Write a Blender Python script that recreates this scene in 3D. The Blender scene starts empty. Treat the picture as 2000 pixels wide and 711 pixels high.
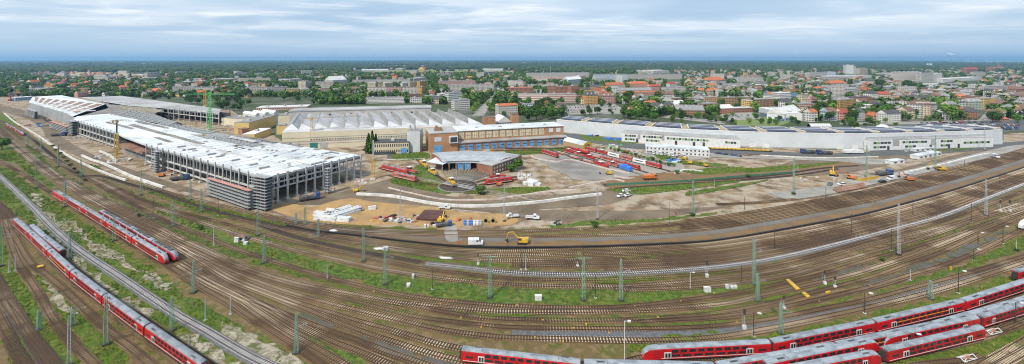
import bpy, math, random
from mathutils import Vector, Matrix
from mathutils.geometry import delaunay_2d_cdt
R = random.Random(7)
SC = bpy.context.scene
COL = SC.collection
# ---------------------------------------------------------------- camera, sky, sun, exposure
F, H, HY = 800.0, 85.0, 115.6          # focal length in photo pixels, camera height in metres, horizon row of the photo
cam = bpy.data.cameras.new('camera'); cam_ob = bpy.data.objects.new('camera', cam); COL.objects.link(cam_ob)
cam.sensor_width = 36.0; cam.lens = F / 2000 * 36.0
cam.shift_y = -(355.5 - HY) / 2000.0
cam.clip_start = 1.0; cam.clip_end = 120000.0
cam_ob.location = (0, 0, H); cam_ob.rotation_euler = (math.radians(90), 0, 0)
SC.camera = cam_ob
SC.view_settings.view_transform = 'Standard'; SC.view_settings.look = 'None'
SC.view_settings.gamma = 1.0; SC.view_settings.exposure = 0.30
SC.render.engine = 'CYCLES'
SC.cycles.max_bounces = 5; SC.cycles.diffuse_bounces = 2; SC.cycles.glossy_bounces = 2
SC.cycles.transmission_bounces = 2; SC.cycles.volume_bounces = 0; SC.cycles.transparent_max_bounces = 6
SC.cycles.pixel_filter_type = 'BLACKMAN_HARRIS'; SC.cycles.filter_width = 1.05
SUN_EL, SUN_ROT = math.radians(48), math.radians(215)
wd = bpy.data.worlds.new('World'); SC.world = wd; wd.use_nodes = True
def build_world():
    nt = wd.node_tree; N, L = nt.nodes, nt.links; N.clear()
    out = N.new('ShaderNodeOutputWorld'); bg = N.new('ShaderNodeBackground'); bg.inputs[1].default_value = 0.1
    sky = N.new('ShaderNodeTexSky'); sky.sky_type = 'NISHITA'; sky.sun_disc = False
    sky.sun_elevation = SUN_EL; sky.sun_rotation = SUN_ROT; sky.air_density = 1.0; sky.dust_density = 1.5
    tc = N.new('ShaderNodeTexCoord'); sp = N.new('ShaderNodeSeparateXYZ'); L.new(tc.outputs['Generated'], sp.inputs[0])
    def m(op, a, b=None, c=None):
        n = N.new('ShaderNodeMath'); n.operation = op
        for i, v in enumerate((a, b, c)):
            if v is None: continue
            if isinstance(v, (int, float)): n.inputs[i].default_value = v
            else: L.new(v, n.inputs[i])
        return n.outputs[0]
    zz = m('ADD', m('MAXIMUM', sp.outputs[2], 0.0), 0.045)
    cx = N.new('ShaderNodeCombineXYZ'); L.new(m('DIVIDE', sp.outputs[0], zz), cx.inputs[0]); L.new(m('DIVIDE', sp.outputs[1], zz), cx.inputs[1])
    def noise(scale, detail, off, sx=1.0, rough=0.55, dist=0.0):
        mp = N.new('ShaderNodeMapping'); mp.inputs['Location'].default_value = off; mp.inputs['Scale'].default_value = (sx, 1, 1)
        L.new(cx.outputs[0], mp.inputs[0])
        n = N.new('ShaderNodeTexNoise'); n.inputs['Scale'].default_value = scale; n.inputs['Detail'].default_value = detail
        n.inputs['Roughness'].default_value = rough; n.inputs['Distortion'].default_value = dist
        L.new(mp.outputs[0], n.inputs[0]); return n.outputs[0]
    def mix(f, a, b):
        n = N.new('ShaderNodeMix'); n.data_type = 'RGBA'
        L.new(f, n.inputs[0])
        for k, v in ((6, a), (7, b)):
            if isinstance(v, tuple): n.inputs[k].default_value = (*v, 1)
            else: L.new(v, n.inputs[k])
        return n.outputs[2]
    def ramp(v, a, b):
        n = N.new('ShaderNodeMapRange'); n.interpolation_type = 'SMOOTHSTEP'
        n.inputs[1].default_value = a; n.inputs[2].default_value = b; L.new(v, n.inputs[0]); return n.outputs[0]
    n1 = noise(0.5, 7, (3.1, 1.7, 0), 0.7, 0.55, 0.4); n2 = noise(1.3, 9, (9.0, 4.2, 0), 0.55, 0.62, 0.6); n3 = noise(0.22, 4, (1.0, 7.0, 0), 0.9)
    base = mix(ramp(n3, 0.38, 0.62), (3.8, 5.2, 6.9), (5.3, 6.5, 7.9))       # broad grey-blue layers of the overcast
    mid = mix(m('MULTIPLY', ramp(n1, 0.40, 0.60), 0.9), base, (6.9, 7.7, 8.6))
    wisp = mix(m('MULTIPLY', ramp(n2, 0.49, 0.64), m('MULTIPLY', ramp(n1, 0.40, 0.60), 0.75)), mid, (9.0, 9.4, 9.9))
    low = mix(ramp(sp.outputs[2], 0.003, 0.085), (4.3, 5.8, 7.4), wisp)      # the clearer blue air above the horizon
    rim = mix(ramp(sp.outputs[2], 0.0, 0.010), (5.6, 7.0, 8.2), low)
    fin = mix(m('MULTIPLY', ramp(sp.outputs[2], -0.1, 0.0), 0.88), sky.outputs[0], rim)
    L.new(fin, bg.inputs[0]); L.new(bg.outputs[0], out.inputs[0])
build_world()
sun = bpy.data.lights.new('sun', 'SUN'); sun.energy = 3.9; sun.angle = math.radians(5); sun.color = (1.0, 0.93, 0.81)
sun_ob = bpy.data.objects.new('sun', sun); COL.objects.link(sun_ob)
_d = Vector((math.sin(SUN_ROT) * math.cos(SUN_EL), math.cos(SUN_ROT) * math.cos(SUN_EL), math.sin(SUN_EL)))
sun_ob.rotation_euler = _d.to_track_quat('Z', 'Y').to_euler()

# ---------------------------------------------------------------- helpers
def G(px, py, z=0.0):                  # the point at height z that stands at that spot of the site
    Y = F * (H - z) / (py - HY); return Vector(((px - 1000) * Y / F, Y, z))
def M(py, hpx): return hpx * H / (py - HY)          # metres of an upright thing whose foot is on row py
MATS = {}
def mat(name, c, rough=0.85, c2=None, scale=0.0, metal=0.0, lo=0.4, hi=0.6, bump=0.0, c3=None, scale3=1.0, coord='Object', rnd=0.0, detail=5):
    if name in MATS: return MATS[name]
    m = bpy.data.materials.new(name); m.use_nodes = True; nt = m.node_tree; N, L = nt.nodes, nt.links
    b = N['Principled BSDF']; b.inputs['Roughness'].default_value = rough; b.inputs['Metallic'].default_value = metal
    if 'Specular IOR Level' in b.inputs: b.inputs['Specular IOR Level'].default_value = 0.25 if rough > 0.5 else 0.5
    b.inputs['Base Color'].default_value = (*c, 1); cur = None
    if c2 is not None or rnd or bump:
        if coord == 'World': src = N.new('ShaderNodeNewGeometry').outputs['Position']
        else: src = N.new('ShaderNodeTexCoord').outputs['Object']
    if c2 is not None:
        def layer(cur, cc, sc, a, bb, off):
            n = N.new('ShaderNodeTexNoise'); n.inputs['Scale'].default_value = sc; n.inputs['Detail'].default_value = detail; n.inputs['Roughness'].default_value = 0.62
            mp = N.new('ShaderNodeMapping'); mp.inputs['Location'].default_value = (off, off * 1.7, 0); L.new(src, mp.inputs[0]); L.new(mp.outputs[0], n.inputs[0])
            r = N.new('ShaderNodeMapRange'); r.inputs[1].default_value = a; r.inputs[2].default_value = bb; L.new(n.outputs[0], r.inputs[0])
            x = N.new('ShaderNodeMix'); x.data_type = 'RGBA'; L.new(r.outputs[0], x.inputs[0])
            if cur is None: x.inputs[6].default_value = (*c, 1)
            else: L.new(cur, x.inputs[6])
            x.inputs[7].default_value = (*cc, 1); return x.outputs[2]
        cur = layer(None, c2, scale, lo, hi, 0.0)
        if c3 is not None: cur = layer(cur, c3, scale3, lo, hi, 31.0)
    if rnd:
        oi = N.new('ShaderNodeObjectInfo'); hs = N.new('ShaderNodeHueSaturation')
        mr = N.new('ShaderNodeMapRange'); mr.inputs[3].default_value = 1 - rnd; mr.inputs[4].default_value = 1 + rnd
        L.new(oi.outputs['Random'], mr.inputs[0]); L.new(mr.outputs[0], hs.inputs['Value'])
        if cur is None: hs.inputs['Color'].default_value = (*c, 1)
        else: L.new(cur, hs.inputs['Color'])
        cur = hs.outputs[0]
    if cur is not None: L.new(cur, b.inputs['Base Color'])
    if bump:
        n = N.new('ShaderNodeTexNoise'); n.inputs['Scale'].default_value = max(scale, scale3) * 3; n.inputs['Detail'].default_value = 3; L.new(src, n.inputs[0])
        bp = N.new('ShaderNodeBump'); bp.inputs['Distance'].default_value = bump; L.new(n.outputs[0], bp.inputs['Height']); L.new(bp.outputs[0], b.inputs['Normal'])
    MATS[name] = m; return m
def winmat(name, c, c2=None, wu=0.55, wv=0.5, glass=(0.045, 0.055, 0.065), frame=None):
    """rendered wall whose windows sit on a one-unit UV grid; strips of darker render below and age streaks"""
    if name in MATS: return MATS[name]
    m = bpy.data.materials.new(name); m.use_nodes = True; nt = m.node_tree; N, L = nt.nodes, nt.links; b = N['Principled BSDF']
    uv = N.new('ShaderNodeUVMap'); sp = N.new('ShaderNodeSeparateXYZ'); L.new(uv.outputs[0], sp.inputs[0])
    def mm(op, a, bb):
        n = N.new('ShaderNodeMath'); n.operation = op
        for i, v in enumerate((a, bb)):
            if isinstance(v, (int, float)): n.inputs[i].default_value = v
            else: L.new(v, n.inputs[i])
        return n.outputs[0]
    fu = mm('ABSOLUTE', mm('SUBTRACT', mm('FRACT', sp.outputs[0], 0), 0.5), 0); fv = mm('ABSOLUTE', mm('SUBTRACT', mm('FRACT', sp.outputs[1], 0), 0.53), 0)
    w = mm('MULTIPLY', mm('LESS_THAN', fu, wu / 2), mm('LESS_THAN', fv, wv / 2)); w = mm('MULTIPLY', w, mm('GREATER_THAN', sp.outputs[1], 0.02))
    oi = N.new('ShaderNodeObjectInfo'); hs = N.new('ShaderNodeHueSaturation'); mr = N.new('ShaderNodeMapRange'); mr.inputs[3].default_value = .82; mr.inputs[4].default_value = 1.15
    L.new(oi.outputs['Random'], mr.inputs[0]); L.new(mr.outputs[0], hs.inputs['Value'])
    nz = N.new('ShaderNodeTexNoise'); nz.inputs['Scale'].default_value = 0.35; nz.inputs['Detail'].default_value = 5
    tc = N.new('ShaderNodeTexCoord'); L.new(tc.outputs['Object'], nz.inputs[0])
    x0 = N.new('ShaderNodeMix'); x0.data_type = 'RGBA'; L.new(nz.outputs[0], x0.inputs[0]); x0.inputs[6].default_value = (*c, 1); x0.inputs[7].default_value = (*(c2 or tuple(v * .8 for v in c)), 1)
    L.new(x0.outputs[2], hs.inputs['Color'])
    x = N.new('ShaderNodeMix'); x.data_type = 'RGBA'; L.new(w, x.inputs[0]); L.new(hs.outputs[0], x.inputs[6]); x.inputs[7].default_value = (*glass, 1)
    L.new(x.outputs[2], b.inputs['Base Color'])
    r = N.new('ShaderNodeMapRange'); r.inputs[3].default_value = .85; r.inputs[4].default_value = .25; L.new(w, r.inputs[0]); L.new(r.outputs[0], b.inputs['Roughness'])
    MATS[name] = m; return m

class MB:
    def __init__(s): s.v = []; s.f = []; s.m = []; s.uv = []
    def face(s, pts, m=0, uv=None):
        b = len(s.v); s.v += [tuple(p) for p in pts]; s.f.append(tuple(range(b, b + len(pts)))); s.m.append(m); s.uv.append(uv or [(0, 0)] * len(pts))
    def box(s, x0, x1, y0, y1, z0, z1, m=0, rz=0.0, c=(0, 0, 0), skip=''):
        P = [Vector(p) for p in ((x0, y0, z0), (x1, y0, z0), (x1, y1, z0), (x0, y1, z0), (x0, y0, z1), (x1, y0, z1), (x1, y1, z1), (x0, y1, z1))]
        if rz:
            r = Matrix.Rotation(rz, 3, 'Z'); P = [r @ p for p in P]
        c = Vector(c); P = [p + c for p in P]; b = len(s.v); s.v += [tuple(p) for p in P]
        for k, q in (('b', (3, 2, 1, 0)), ('t', (4, 5, 6, 7)), ('f', (0, 1, 5, 4)), ('r', (1, 2, 6, 5)), ('k', (2, 3, 7, 6)), ('l', (3, 0, 4, 7))):
            if k in skip: continue
            s.f.append(tuple(b + i for i in q)); s.m.append(m); s.uv.append([(0, 0)] * 4)
        return s
    def bar(s, a, b, w=0.1, m=0, n=4):
        a, b = Vector(a), Vector(b); d = b - a
        if d.length < 1e-6: return s
        z = d.normalized(); x = z.cross(Vector((0, 0, 1)));  x = Vector((1, 0, 0)) if x.length < 1e-3 else x.normalized(); y = z.cross(x)
        k = len(s.v)
        for p in (a, b):
            for i in range(n):
                t = 2 * math.pi * (i + .5) / n; s.v.append(tuple(p + (x * math.cos(t) + y * math.sin(t)) * w * .5 * 1.2))
        for i in range(n):
            j = (i + 1) % n; s.f.append((k + i, k + j, k + n + j, k + n + i)); s.m.append(m); s.uv.append([(0, 0)] * 4)
        s.f.append(tuple(range(k + n - 1, k - 1, -1))); s.m.append(m); s.uv.append([(0, 0)] * n); s.f.append(tuple(range(k + n, k + 2 * n))); s.m.append(m); s.uv.append([(0, 0)] * n)
        return s
    def cyl(s, c, r, h, m=0, n=14, axis='z', r2=None):
        c = Vector(c); r2 = r if r2 is None else r2; k = len(s.v)
        for q, rr in ((0, r), (h, r2)):
            for i in range(n):
                t = 2 * math.pi * i / n; a, b = rr * math.cos(t), rr * math.sin(t)
                s.v.append(tuple(c + Vector({'z': (a, b, q), 'y': (a, q, -b), 'x': (q, a, b)}[axis])))
        for i in range(n):
            j = (i + 1) % n; s.f.append((k + i, k + j, k + n + j, k + n + i)); s.m.append(m); s.uv.append([(0, 0)] * 4)
        s.f.append(tuple(range(k + n - 1, k - 1, -1))); s.f.append(tuple(range(k + n, k + 2 * n))); s.m += [m, m]; s.uv += [[(0, 0)] * n] * 2
        return s
    def wall(s, a, b, z0, z1, m=0, nu=None, nv=None):     # upright sheet with a window grid in its UVs
        a, b = Vector(a), Vector(b); L = (b - a).length; nu = nu if nu is not None else max(1, round(L / 3.4)); nv = nv if nv is not None else max(1, round((z1 - z0) / 3.1))
        s.face([(a.x, a.y, z0), (b.x, b.y, z0), (b.x, b.y, z1), (a.x, a.y, z1)], m, [(0, 0), (nu, 0), (nu, nv), (0, nv)])
    def prism(s, poly, z0, z1, m=0, mt=None, walls=True, nu=None, nv=None, bottom=False):
        P = [Vector((p[0], p[1])) for p in poly]
        ar = sum(P[i].x * P[(i + 1) % len(P)].y - P[(i + 1) % len(P)].x * P[i].y for i in range(len(P)))
        if ar < 0: P.reverse()
        if walls:
            for i in range(len(P)): s.wall(P[i], P[(i + 1) % len(P)], z0, z1, m, nu, nv)
        s.face([(p.x, p.y, z1) for p in P], m if mt is None else mt)
        if bottom: s.face([(p.x, p.y, z0) for p in reversed(P)], m if mt is None else mt)
        return s
    def extr(s, prof, x0, x1, m=0, caps=True, mc=None):   # profile in (y, z), swept along x
        k = len(s.v); n = len(prof)
        for x in (x0, x1): s.v += [(x, p[0], p[1]) for p in prof]
        for i in range(n):
            j = (i + 1) % n; s.f.append((k + i, k + n + i, k + n + j, k + j)); s.m.append(m); s.uv.append([(0, 0)] * 4)
        if caps:
            s.f.append(tuple(range(k, k + n))); s.f.append(tuple(range(k + 2 * n - 1, k + n - 1, -1))); s.m += [m if mc is None else mc] * 2; s.uv += [[(0, 0)] * n] * 2
        return s
    def build(s, name, mats, parent=None, loc=None, rz=0.0, smooth=False):
        me = bpy.data.meshes.new(name); me.from_pydata(s.v, [], s.f)
        if not isinstance(mats, (list, tuple)): mats = [mats]
        for x in mats: me.materials.append(x)
        me.polygons.foreach_set('material_index', s.m)
        if any(any(u != (0, 0) for u in q) for q in s.uv):
            l = me.uv_layers.new(name='UVMap'); l.data.foreach_set('uv', [c for q in s.uv for u in q for c in u])
        if smooth: me.polygons.foreach_set('use_smooth', [True] * len(me.polygons))
        me.update(); o = bpy.data.objects.new(name, me); COL.objects.link(o)
        if parent is not None: o.parent = parent
        if loc is not None: o.location = loc
        o.rotation_euler = (0, 0, rz); return o
THINGS = []
def tag(o, label, cat, group=None, px=None):
    o['label'] = label; o['category'] = cat
    if group: o['group'] = group
    THINGS.append(o); return o
def empty(name, loc=(0, 0, 0), rz=0.0):
    o = bpy.data.objects.new(name, None); COL.objects.link(o); o.location = loc; o.rotation_euler = (0, 0, rz); return o
def thing(name, label, cat, loc=(0, 0, 0), rz=0.0, group=None): return tag(empty(name, loc, rz), label, cat, group)
def struct(o, kind='structure'): o['kind'] = kind; return o
KIDS = {}
def copy_tree(o, loc=None, rz=None, label=None, scale=None, parent=None, group=None):
    c = o.copy(); COL.objects.link(c)
    if parent is not None: c.parent = parent
    if loc is not None: c.location = loc
    if rz is not None: c.rotation_euler = (0, 0, rz)
    if scale is not None: c.scale = scale
    if label: c['label'] = label
    if group: c['group'] = group
    if o.name not in KIDS: KIDS[o.name] = list(o.children)
    for ch in KIDS[o.name]: copy_tree(ch, parent=c)
    if parent is None: THINGS.append(c)
    return c
class Kind:                             # first call places the prototype itself, later calls copy it
    def __init__(s, make): s.make = make; s.p = None
    def __call__(s, loc, rz=0.0, label=None, scale=(1, 1, 1), group=None):
        if s.p is None:
            s.p = s.make(); o = s.p; THINGS.append(o); o.location = loc; o.rotation_euler = (0, 0, rz); o.scale = scale
            if label: o['label'] = label
            if group: o['group'] = group
            return o
        return copy_tree(s.p, loc, rz, label, scale, group=group)
def proto(name, label, cat, group=None):
    o = empty(name); o['label'] = label; o['category'] = cat
    if group: o['group'] = group
    return o
def cr(P, step=None, n=8):              # Catmull-Rom through points, evenly spaced when step is set
    P = [Vector(p) for p in P]; Q = [P[0] * 2 - P[1]] + P + [P[-1] * 2 - P[-2]]; out = []
    for i in range(1, len(Q) - 2):
        a, b, c, d = Q[i - 1:i + 3]
        for k in range(n):
            t = k / n; out.append(0.5 * ((2 * b) + (c - a) * t + (2 * a - 5 * b + 4 * c - d) * t * t + (3 * b - a - 3 * c + d) * t ** 3))
    out.append(P[-1])
    if step is None: return out
    res = [out[0]]; need = step; 
    for a, b in zip(out, out[1:]):
        l = (b - a).length; pos = 0.0
        while l - pos >= need: pos += need; res.append(a + (b - a) * (pos / l)); need = step
        need -= l - pos
    return res
def curve_px(pts, step=None, z=0.0, n=8):
    return cr([G(x, y, z) for x, y in pts], step, n)
def lerp_y(g, x):
    for (x0, y0), (x1, y1) in zip(g, g[1:]):
        if x0 <= x <= x1: return y0 + (y1 - y0) * (x - x0) / (x1 - x0)
    return g[0][1] if x < g[0][0] else g[-1][1]
def sweep(mb, pts, prof, m=0, closed=False):      # profile (offset sideways, height) along a flat path
    n = len(prof); k0 = len(mb.v)
    for i, p in enumerate(pts):
        d = (pts[min(i + 1, len(pts) - 1)] - pts[max(i - 1, 0)]); d.z = 0; d.normalize(); s = Vector((d.y, -d.x, 0))
        mb.v += [tuple(p + s * a + Vector((0, 0, b))) for a, b in prof]
    for i in range(len(pts) - 1):
        for j in range(n if closed else n - 1):
            a = k0 + i * n + j; b = k0 + i * n + (j + 1) % n
            mb.f.append((a, a + n, b + n, b)); mb.m.append(m); mb.uv.append([(0, 0)] * 4)
    if closed:
        mb.f.append(tuple(range(k0 + n - 1, k0 - 1, -1))); e = k0 + (len(pts) - 1) * n; mb.f.append(tuple(range(e, e + n))); mb.m += [m, m]; mb.uv += [[(0, 0)] * n] * 2
def sheet(name, px, material, z, smooth=True, jit=0.0, world=False):
    P = [Vector(p) for p in px] if world else [G(x, y) for x, y in px]
    if smooth: P = cr(P + [P[0]], n=5)[:-1]
    if jit:                            # ragged natural edges
        Q = []
        for a, b in zip(P, P[1:] + P[:1]):
            k = max(1, min(14, int((b - a).length / (2.5 + a.y * .006))))
            for i in range(k): s_ = jit * (1 + a.y * .002); Q.append(a.lerp(b, i / k) + Vector((R.uniform(-s_, s_), R.uniform(-s_, s_) * 1.3, 0)))
        P = Q
    mb = MB(); vs, _, fs, *_r = delaunay_2d_cdt([Vector((p.x, p.y)) for p in P], [], [list(range(len(P)))], 1, 1e-3)
    for f in fs: mb.face([(vs[i].x, vs[i].y, z) for i in f])
    if 'grass' in material.name: GRASS.extend(([Vector((vs[i].x, vs[i].y, z)) for i in f] for f in fs))
    return struct(mb.build(name, material))
GRASS = []
def band(name, up, lo, material, z, n=40, jit=0.0):   # sheet between two px lines
    x0, x1 = max(up[0][0], lo[0][0]), min(up[-1][0], lo[-1][0]); P = []
    for g, rev in ((up, 0), (lo, 1)):
        q = [(x0 + (x1 - x0) * i / n, lerp_y(g, x0 + (x1 - x0) * i / n)) for i in range(n + 1)]
        P += list(reversed(q)) if rev else q
    return sheet(name, P, material, z, smooth=False, jit=jit)
# ---------------------------------------------------------------- materials of the ground
GM = dict(coord='World')
m_far = mat('far_woodland', (0.022, 0.040, 0.018), c2=(0.040, 0.060, 0.024), scale=0.0016, lo=.42, hi=.62, c3=(0.012, 0.024, 0.012), scale3=0.012, **GM)
m_town = mat('town_ground', (0.060, 0.075, 0.035), c2=(0.13, 0.125, 0.11), scale=0.02, lo=.46, hi=.6, c3=(0.045, 0.07, 0.025), scale3=0.008, **GM)
m_yard = mat('yard_gravel', (0.130, 0.090, 0.038), c2=(0.066, 0.088, 0.010), scale=0.085, lo=.48, hi=.60, c3=(0.175, 0.125, 0.062), scale3=0.35, bump=.2, **GM)
m_sand = mat('sandy_soil', (0.24, 0.168, 0.098), c2=(0.125, 0.085, 0.050), scale=0.045, lo=.42, hi=.58, c3=(0.33, 0.275, 0.21), scale3=0.10, bump=.15, **GM)
m_dirt = mat('dirt_road', (0.175, 0.135, 0.095), c2=(0.115, 0.088, 0.060), scale=0.06, lo=.42, hi=.62, **GM)
m_osand = mat('orange_sand', (0.37, 0.235, 0.10), c2=(0.26, 0.17, 0.085), scale=0.09, lo=.45, hi=.62, bump=.1, **GM)
m_bsoil = mat('brown_soil', (0.19, 0.115, 0.052), c2=(0.14, 0.10, 0.06), scale=0.1, lo=.42, hi=.62, **GM)
m_grass = mat('grass', (0.080, 0.128, 0.010), c2=(0.135, 0.140, 0.022), scale=0.09, lo=.42, hi=.58, c3=(0.048, 0.088, 0.008), scale3=0.5, bump=.4, **GM)
m_grass2 = mat('bright_grass', (0.080, 0.150, 0.014), c2=(0.145, 0.150, 0.035), scale=0.12, lo=.42, hi=.58, c3=(0.05, 0.09, 0.015), scale3=.5, bump=.2, **GM)
m_asph = mat('asphalt', (0.105, 0.11, 0.115), c2=(0.085, 0.088, 0.09), scale=0.08, **GM)
m_pave = mat('pale_paving', (0.30, 0.285, 0.26), c2=(0.22, 0.21, 0.19), scale=0.08, **GM)
m_field = mat('stubble_field', (0.36, 0.30, 0.19), c2=(0.28, 0.25, 0.15), scale=0.004, **GM)
m_gfield = mat('green_field', (0.15, 0.19, 0.06), c2=(0.19, 0.20, 0.085), scale=0.003, **GM)
m_rubble = mat('pale_rubble', (0.36, 0.32, 0.25), c2=(0.085, 0.10, 0.03), scale=0.22, lo=.47, hi=.56, c3=(0.22, 0.19, 0.14), scale3=0.6, bump=.3, **GM)
m_bal_g = mat('grey_ballast', (0.125, 0.13, 0.14), c2=(0.085, 0.09, 0.098), scale=0.7, bump=.1, **GM)
m_bal_b = mat('brown_ballast', (0.078, 0.048, 0.025), c2=(0.042, 0.027, 0.015), scale=0.3, c3=(0.120, 0.078, 0.038), scale3=0.05, bump=.1, **GM)
m_bal_d = mat('dark_ballast', (0.050, 0.040, 0.034), c2=(0.075, 0.058, 0.048), scale=0.25, **GM)
m_slp_p = mat('pale_sleepers', (0.52, 0.43, 0.31), c2=(0.22, 0.155, 0.095), scale=.03, lo=.45, hi=.55, **GM)
m_slp_w = mat('white_sleepers', (0.60, 0.59, 0.58), c2=(0.44, 0.43, 0.42), scale=.25, **GM)
m_slp_b = mat('brown_sleepers', (0.30, 0.215, 0.13), c2=(0.11, 0.070, 0.040), scale=.03, lo=.45, hi=.55, **GM)
m_slp_d = mat('dark_sleepers', (0.075, 0.058, 0.048), c2=(0.05, 0.04, 0.033), scale=.2, **GM)
m_rail = mat('rusty_rail', (0.055, 0.030, 0.022), .6, c2=(0.085, 0.05, 0.036), scale=.1, **GM)
m_conc = mat('concrete', (0.46, 0.44, 0.42), c2=(0.36, 0.345, 0.33), scale=.3, rnd=.08)
m_conc_w = mat('white_concrete', (0.58, 0.57, 0.55), c2=(0.42, 0.41, 0.39), scale=.25)
m_pinkc = mat('pinkish_concrete', (0.50, 0.43, 0.39), c2=(0.38, 0.32, 0.29), scale=.25)
m_black = mat('black_plastic', (0.018, 0.018, 0.02), .6)
# ---------------------------------------------------------------- the ground, one sheet to the horizon
mb = MB(); mb.face([(math.cos(t * math.pi / 32) * 42000, math.sin(t * math.pi / 32) * 42000, 0) for t in range(64)])
ground = struct(mb.build('ground', m_far))
sheet('town_ground', [(-900, 152), (500, 150), (1000, 146), (1500, 132), (2000, 128), (3600, 130), (2900, 420), (2000, 300), (1500, 330), (0, 330), (-700, 300)], m_town, .02, smooth=False)
for pts, m in (([(60, 147), (130, 141.5), (225, 142), (285, 146.5), (270, 150.5), (150, 149.5)], m_field), ([(180, 149), (260, 148), (330, 152), (280, 152.6)], m_field), ([(0, 145), (40, 145), (60, 148), (0, 148.5)], m_field),
               ([(112, 153.5), (150, 150.5), (152, 157), (125, 157)], m_gfield), ([(690, 138), (900, 135.5), (1010, 139), (990, 142), (840, 143), (760, 141.5)], m_gfield), ([(1000, 141), (1020, 141), (1010, 146), (992, 146)], m_gfield),
               ([(530, 138.5), (600, 137.6), (660, 139), (640, 140.6), (560, 140.2)], m_field), ([(0, 137), (12, 137.5), (10, 143), (0, 143)], m_gfield)):
    sheet('field', pts, m, .05)
FIELDS = []
for i in range(26):
    y = 121.5 + 14 * R.random() ** 1.3; x = R.uniform(-30, 2030); w = R.uniform(18, 70); h = .14 + (y - 116) * .022
    if 1240 < x and y > 130: continue
    FIELDS.append((x - w, x + w, y - h * 2.2, y + h)); sheet('field', [(x - w, y), (x - w * .4, y - h), (x + w * .8, y - h * .8), (x + w, y + h * .3), (x + w * .2, y + h), (x - w * .7, y + h * .8)], (m_field, m_gfield)[i % 2], .05)
lake = mat('lake_water', (0.25, 0.33, 0.40), .12)
sheet('lake', [(1858, 120.2), (1960, 119.9), (2060, 120.1), (2060, 121.6), (1900, 121.4)], lake, .06)
# construction side, soil
sheet('construction_ground', [(-300, 150), (60, 183), (250, 195), (450, 215), (560, 280), (760, 288), (1010, 285), (1110, 272), (1250, 276), (1420, 285), (1625, 293), (1960, 273), (2300, 250), (2300, 300), (2100, 270), (2000, 292), (1700, 374), (1500, 410), (1300, 437), (1140, 446), (860, 453), (620, 436), (500, 418), (330, 378), (200, 338), (80, 282), (0, 228), (-300, 170)], m_sand, .04, smooth=False)
sheet('yard_ground', [(-500, 150), (-300, 166), (0, 216), (80, 276), (200, 333), (330, 374), (500, 414), (620, 434), (860, 451), (1140, 444), (1300, 435), (1500, 408), (1700, 372), (2000, 290), (2200, 238), (2500, 420), (3200, 900), (1000, 900), (-1200, 900), (-1200, 400)], m_yard, .06, smooth=False)
z = .08
def gs(pts, m=m_grass, nm='grass_strip', sm=True):
    global z; z += .004; return sheet(nm, pts, m, z, smooth=sm, jit=.9)
# left grass areas
gs([(-200, 300), (0, 268), (40, 305), (90, 352), (112, 372), (60, 345), (0, 312), (-200, 330)])
gs([(-200, 190), (0, 222), (30, 256), (60, 284), (110, 330), (170, 366), (230, 405), (200, 392), (120, 345), (60, 300), (10, 252), (-200, 212)])
gs([(0, 322), (50, 352), (105, 392), (190, 450), (280, 510), (330, 548), (400, 595), (470, 640), (560, 690), (600, 722), (500, 722), (440, 670), (360, 620), (260, 555), (180, 500), (100, 440), (0, 340)])
gs([(0, 352), (60, 410), (120, 470), (200, 530), (300, 600), (400, 660), (480, 722), (440, 722), (330, 660), (230, 590), (130, 505), (40, 425), (-40, 360)])
gs([(-60, 430), (5, 440), (40, 520), (90, 600), (150, 680), (180, 722), (110, 722), (60, 650), (20, 580), (-60, 480)])
gs([(60, 520), (100, 545), (160, 610), (220, 665), (280, 722), (200, 722), (140, 650), (95, 590)])
gs([(-80, 570), (0, 600), (30, 640), (50, 700), (55, 722), (20, 722), (0, 670), (-80, 640)])
# grass between the upper curves
gs([(112, 318), (170, 345), (240, 372), (330, 402), (430, 436), (520, 462), (640, 492), (600, 483), (500, 462), (400, 432), (300, 400), (210, 358), (150, 338)])
gs([(200, 368), (270, 408), (350, 448), (420, 474), (540, 516), (660, 552), (760, 576), (840, 588), (700, 566), (600, 544), (520, 520), (430, 490), (330, 452), (250, 405)])
gs([(290, 402), (400, 441), (520, 482), (640, 512), (760, 534), (860, 548), (1000, 565), (1160, 567), (1290, 566), (1410, 563), (1500, 555), (1400, 574), (1290, 592), (1160, 598), (1000, 594), (870, 584), (760, 568), (640, 540), (520, 503), (400, 459), (330, 425)], m_grass2)
gs([(280, 362), (400, 398), (520, 428), (600, 446), (560, 442), (480, 436), (380, 410), (300, 380)])
gs([(640, 446), (780, 470), (860, 488), (960, 512), (1010, 522), (960, 522), (840, 508), (760, 492), (680, 472)], m_grass)
gs([(620, 432), (720, 443), (860, 448), (740, 449), (640, 441)])
gs([(1060, 441), (1160, 432), (1300, 425), (1420, 412), (1380, 420), (1300, 432), (1150, 442), (1080, 445)], m_grass2)
gs([(600, 660), (640, 672), (720, 708), (740, 730), (690, 730), (640, 700)], m_grass2)
gs([(1150, 640), (1250, 634), (1400, 628), (1520, 612), (1640, 590), (1760, 556), (1880, 515), (2000, 462), (2100, 440), (2100, 470), (2000, 492), (1880, 528), (1760, 562), (1640, 588), (1520, 616), (1400, 632), (1250, 642)])
gs([(1200, 668), (1400, 662), (1600, 640), (1800, 590), (2000, 530), (2100, 500), (2100, 525), (2000, 552), (1850, 592), (1700, 632), (1500, 668), (1380, 690), (1250, 686)])
gs([(1480, 590), (1600, 562), (1700, 535), (1800, 505), (1780, 515), (1660, 556), (1560, 580)])
gs([(1700, 506), (1800, 470), (1900, 440), (1960, 420), (1900, 446), (1800, 478), (1740, 496)])
gs([(1720, 690), (1850, 668), (1960, 640), (2050, 622), (2050, 690), (1960, 712), (1900, 730), (1700, 730)])
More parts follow.
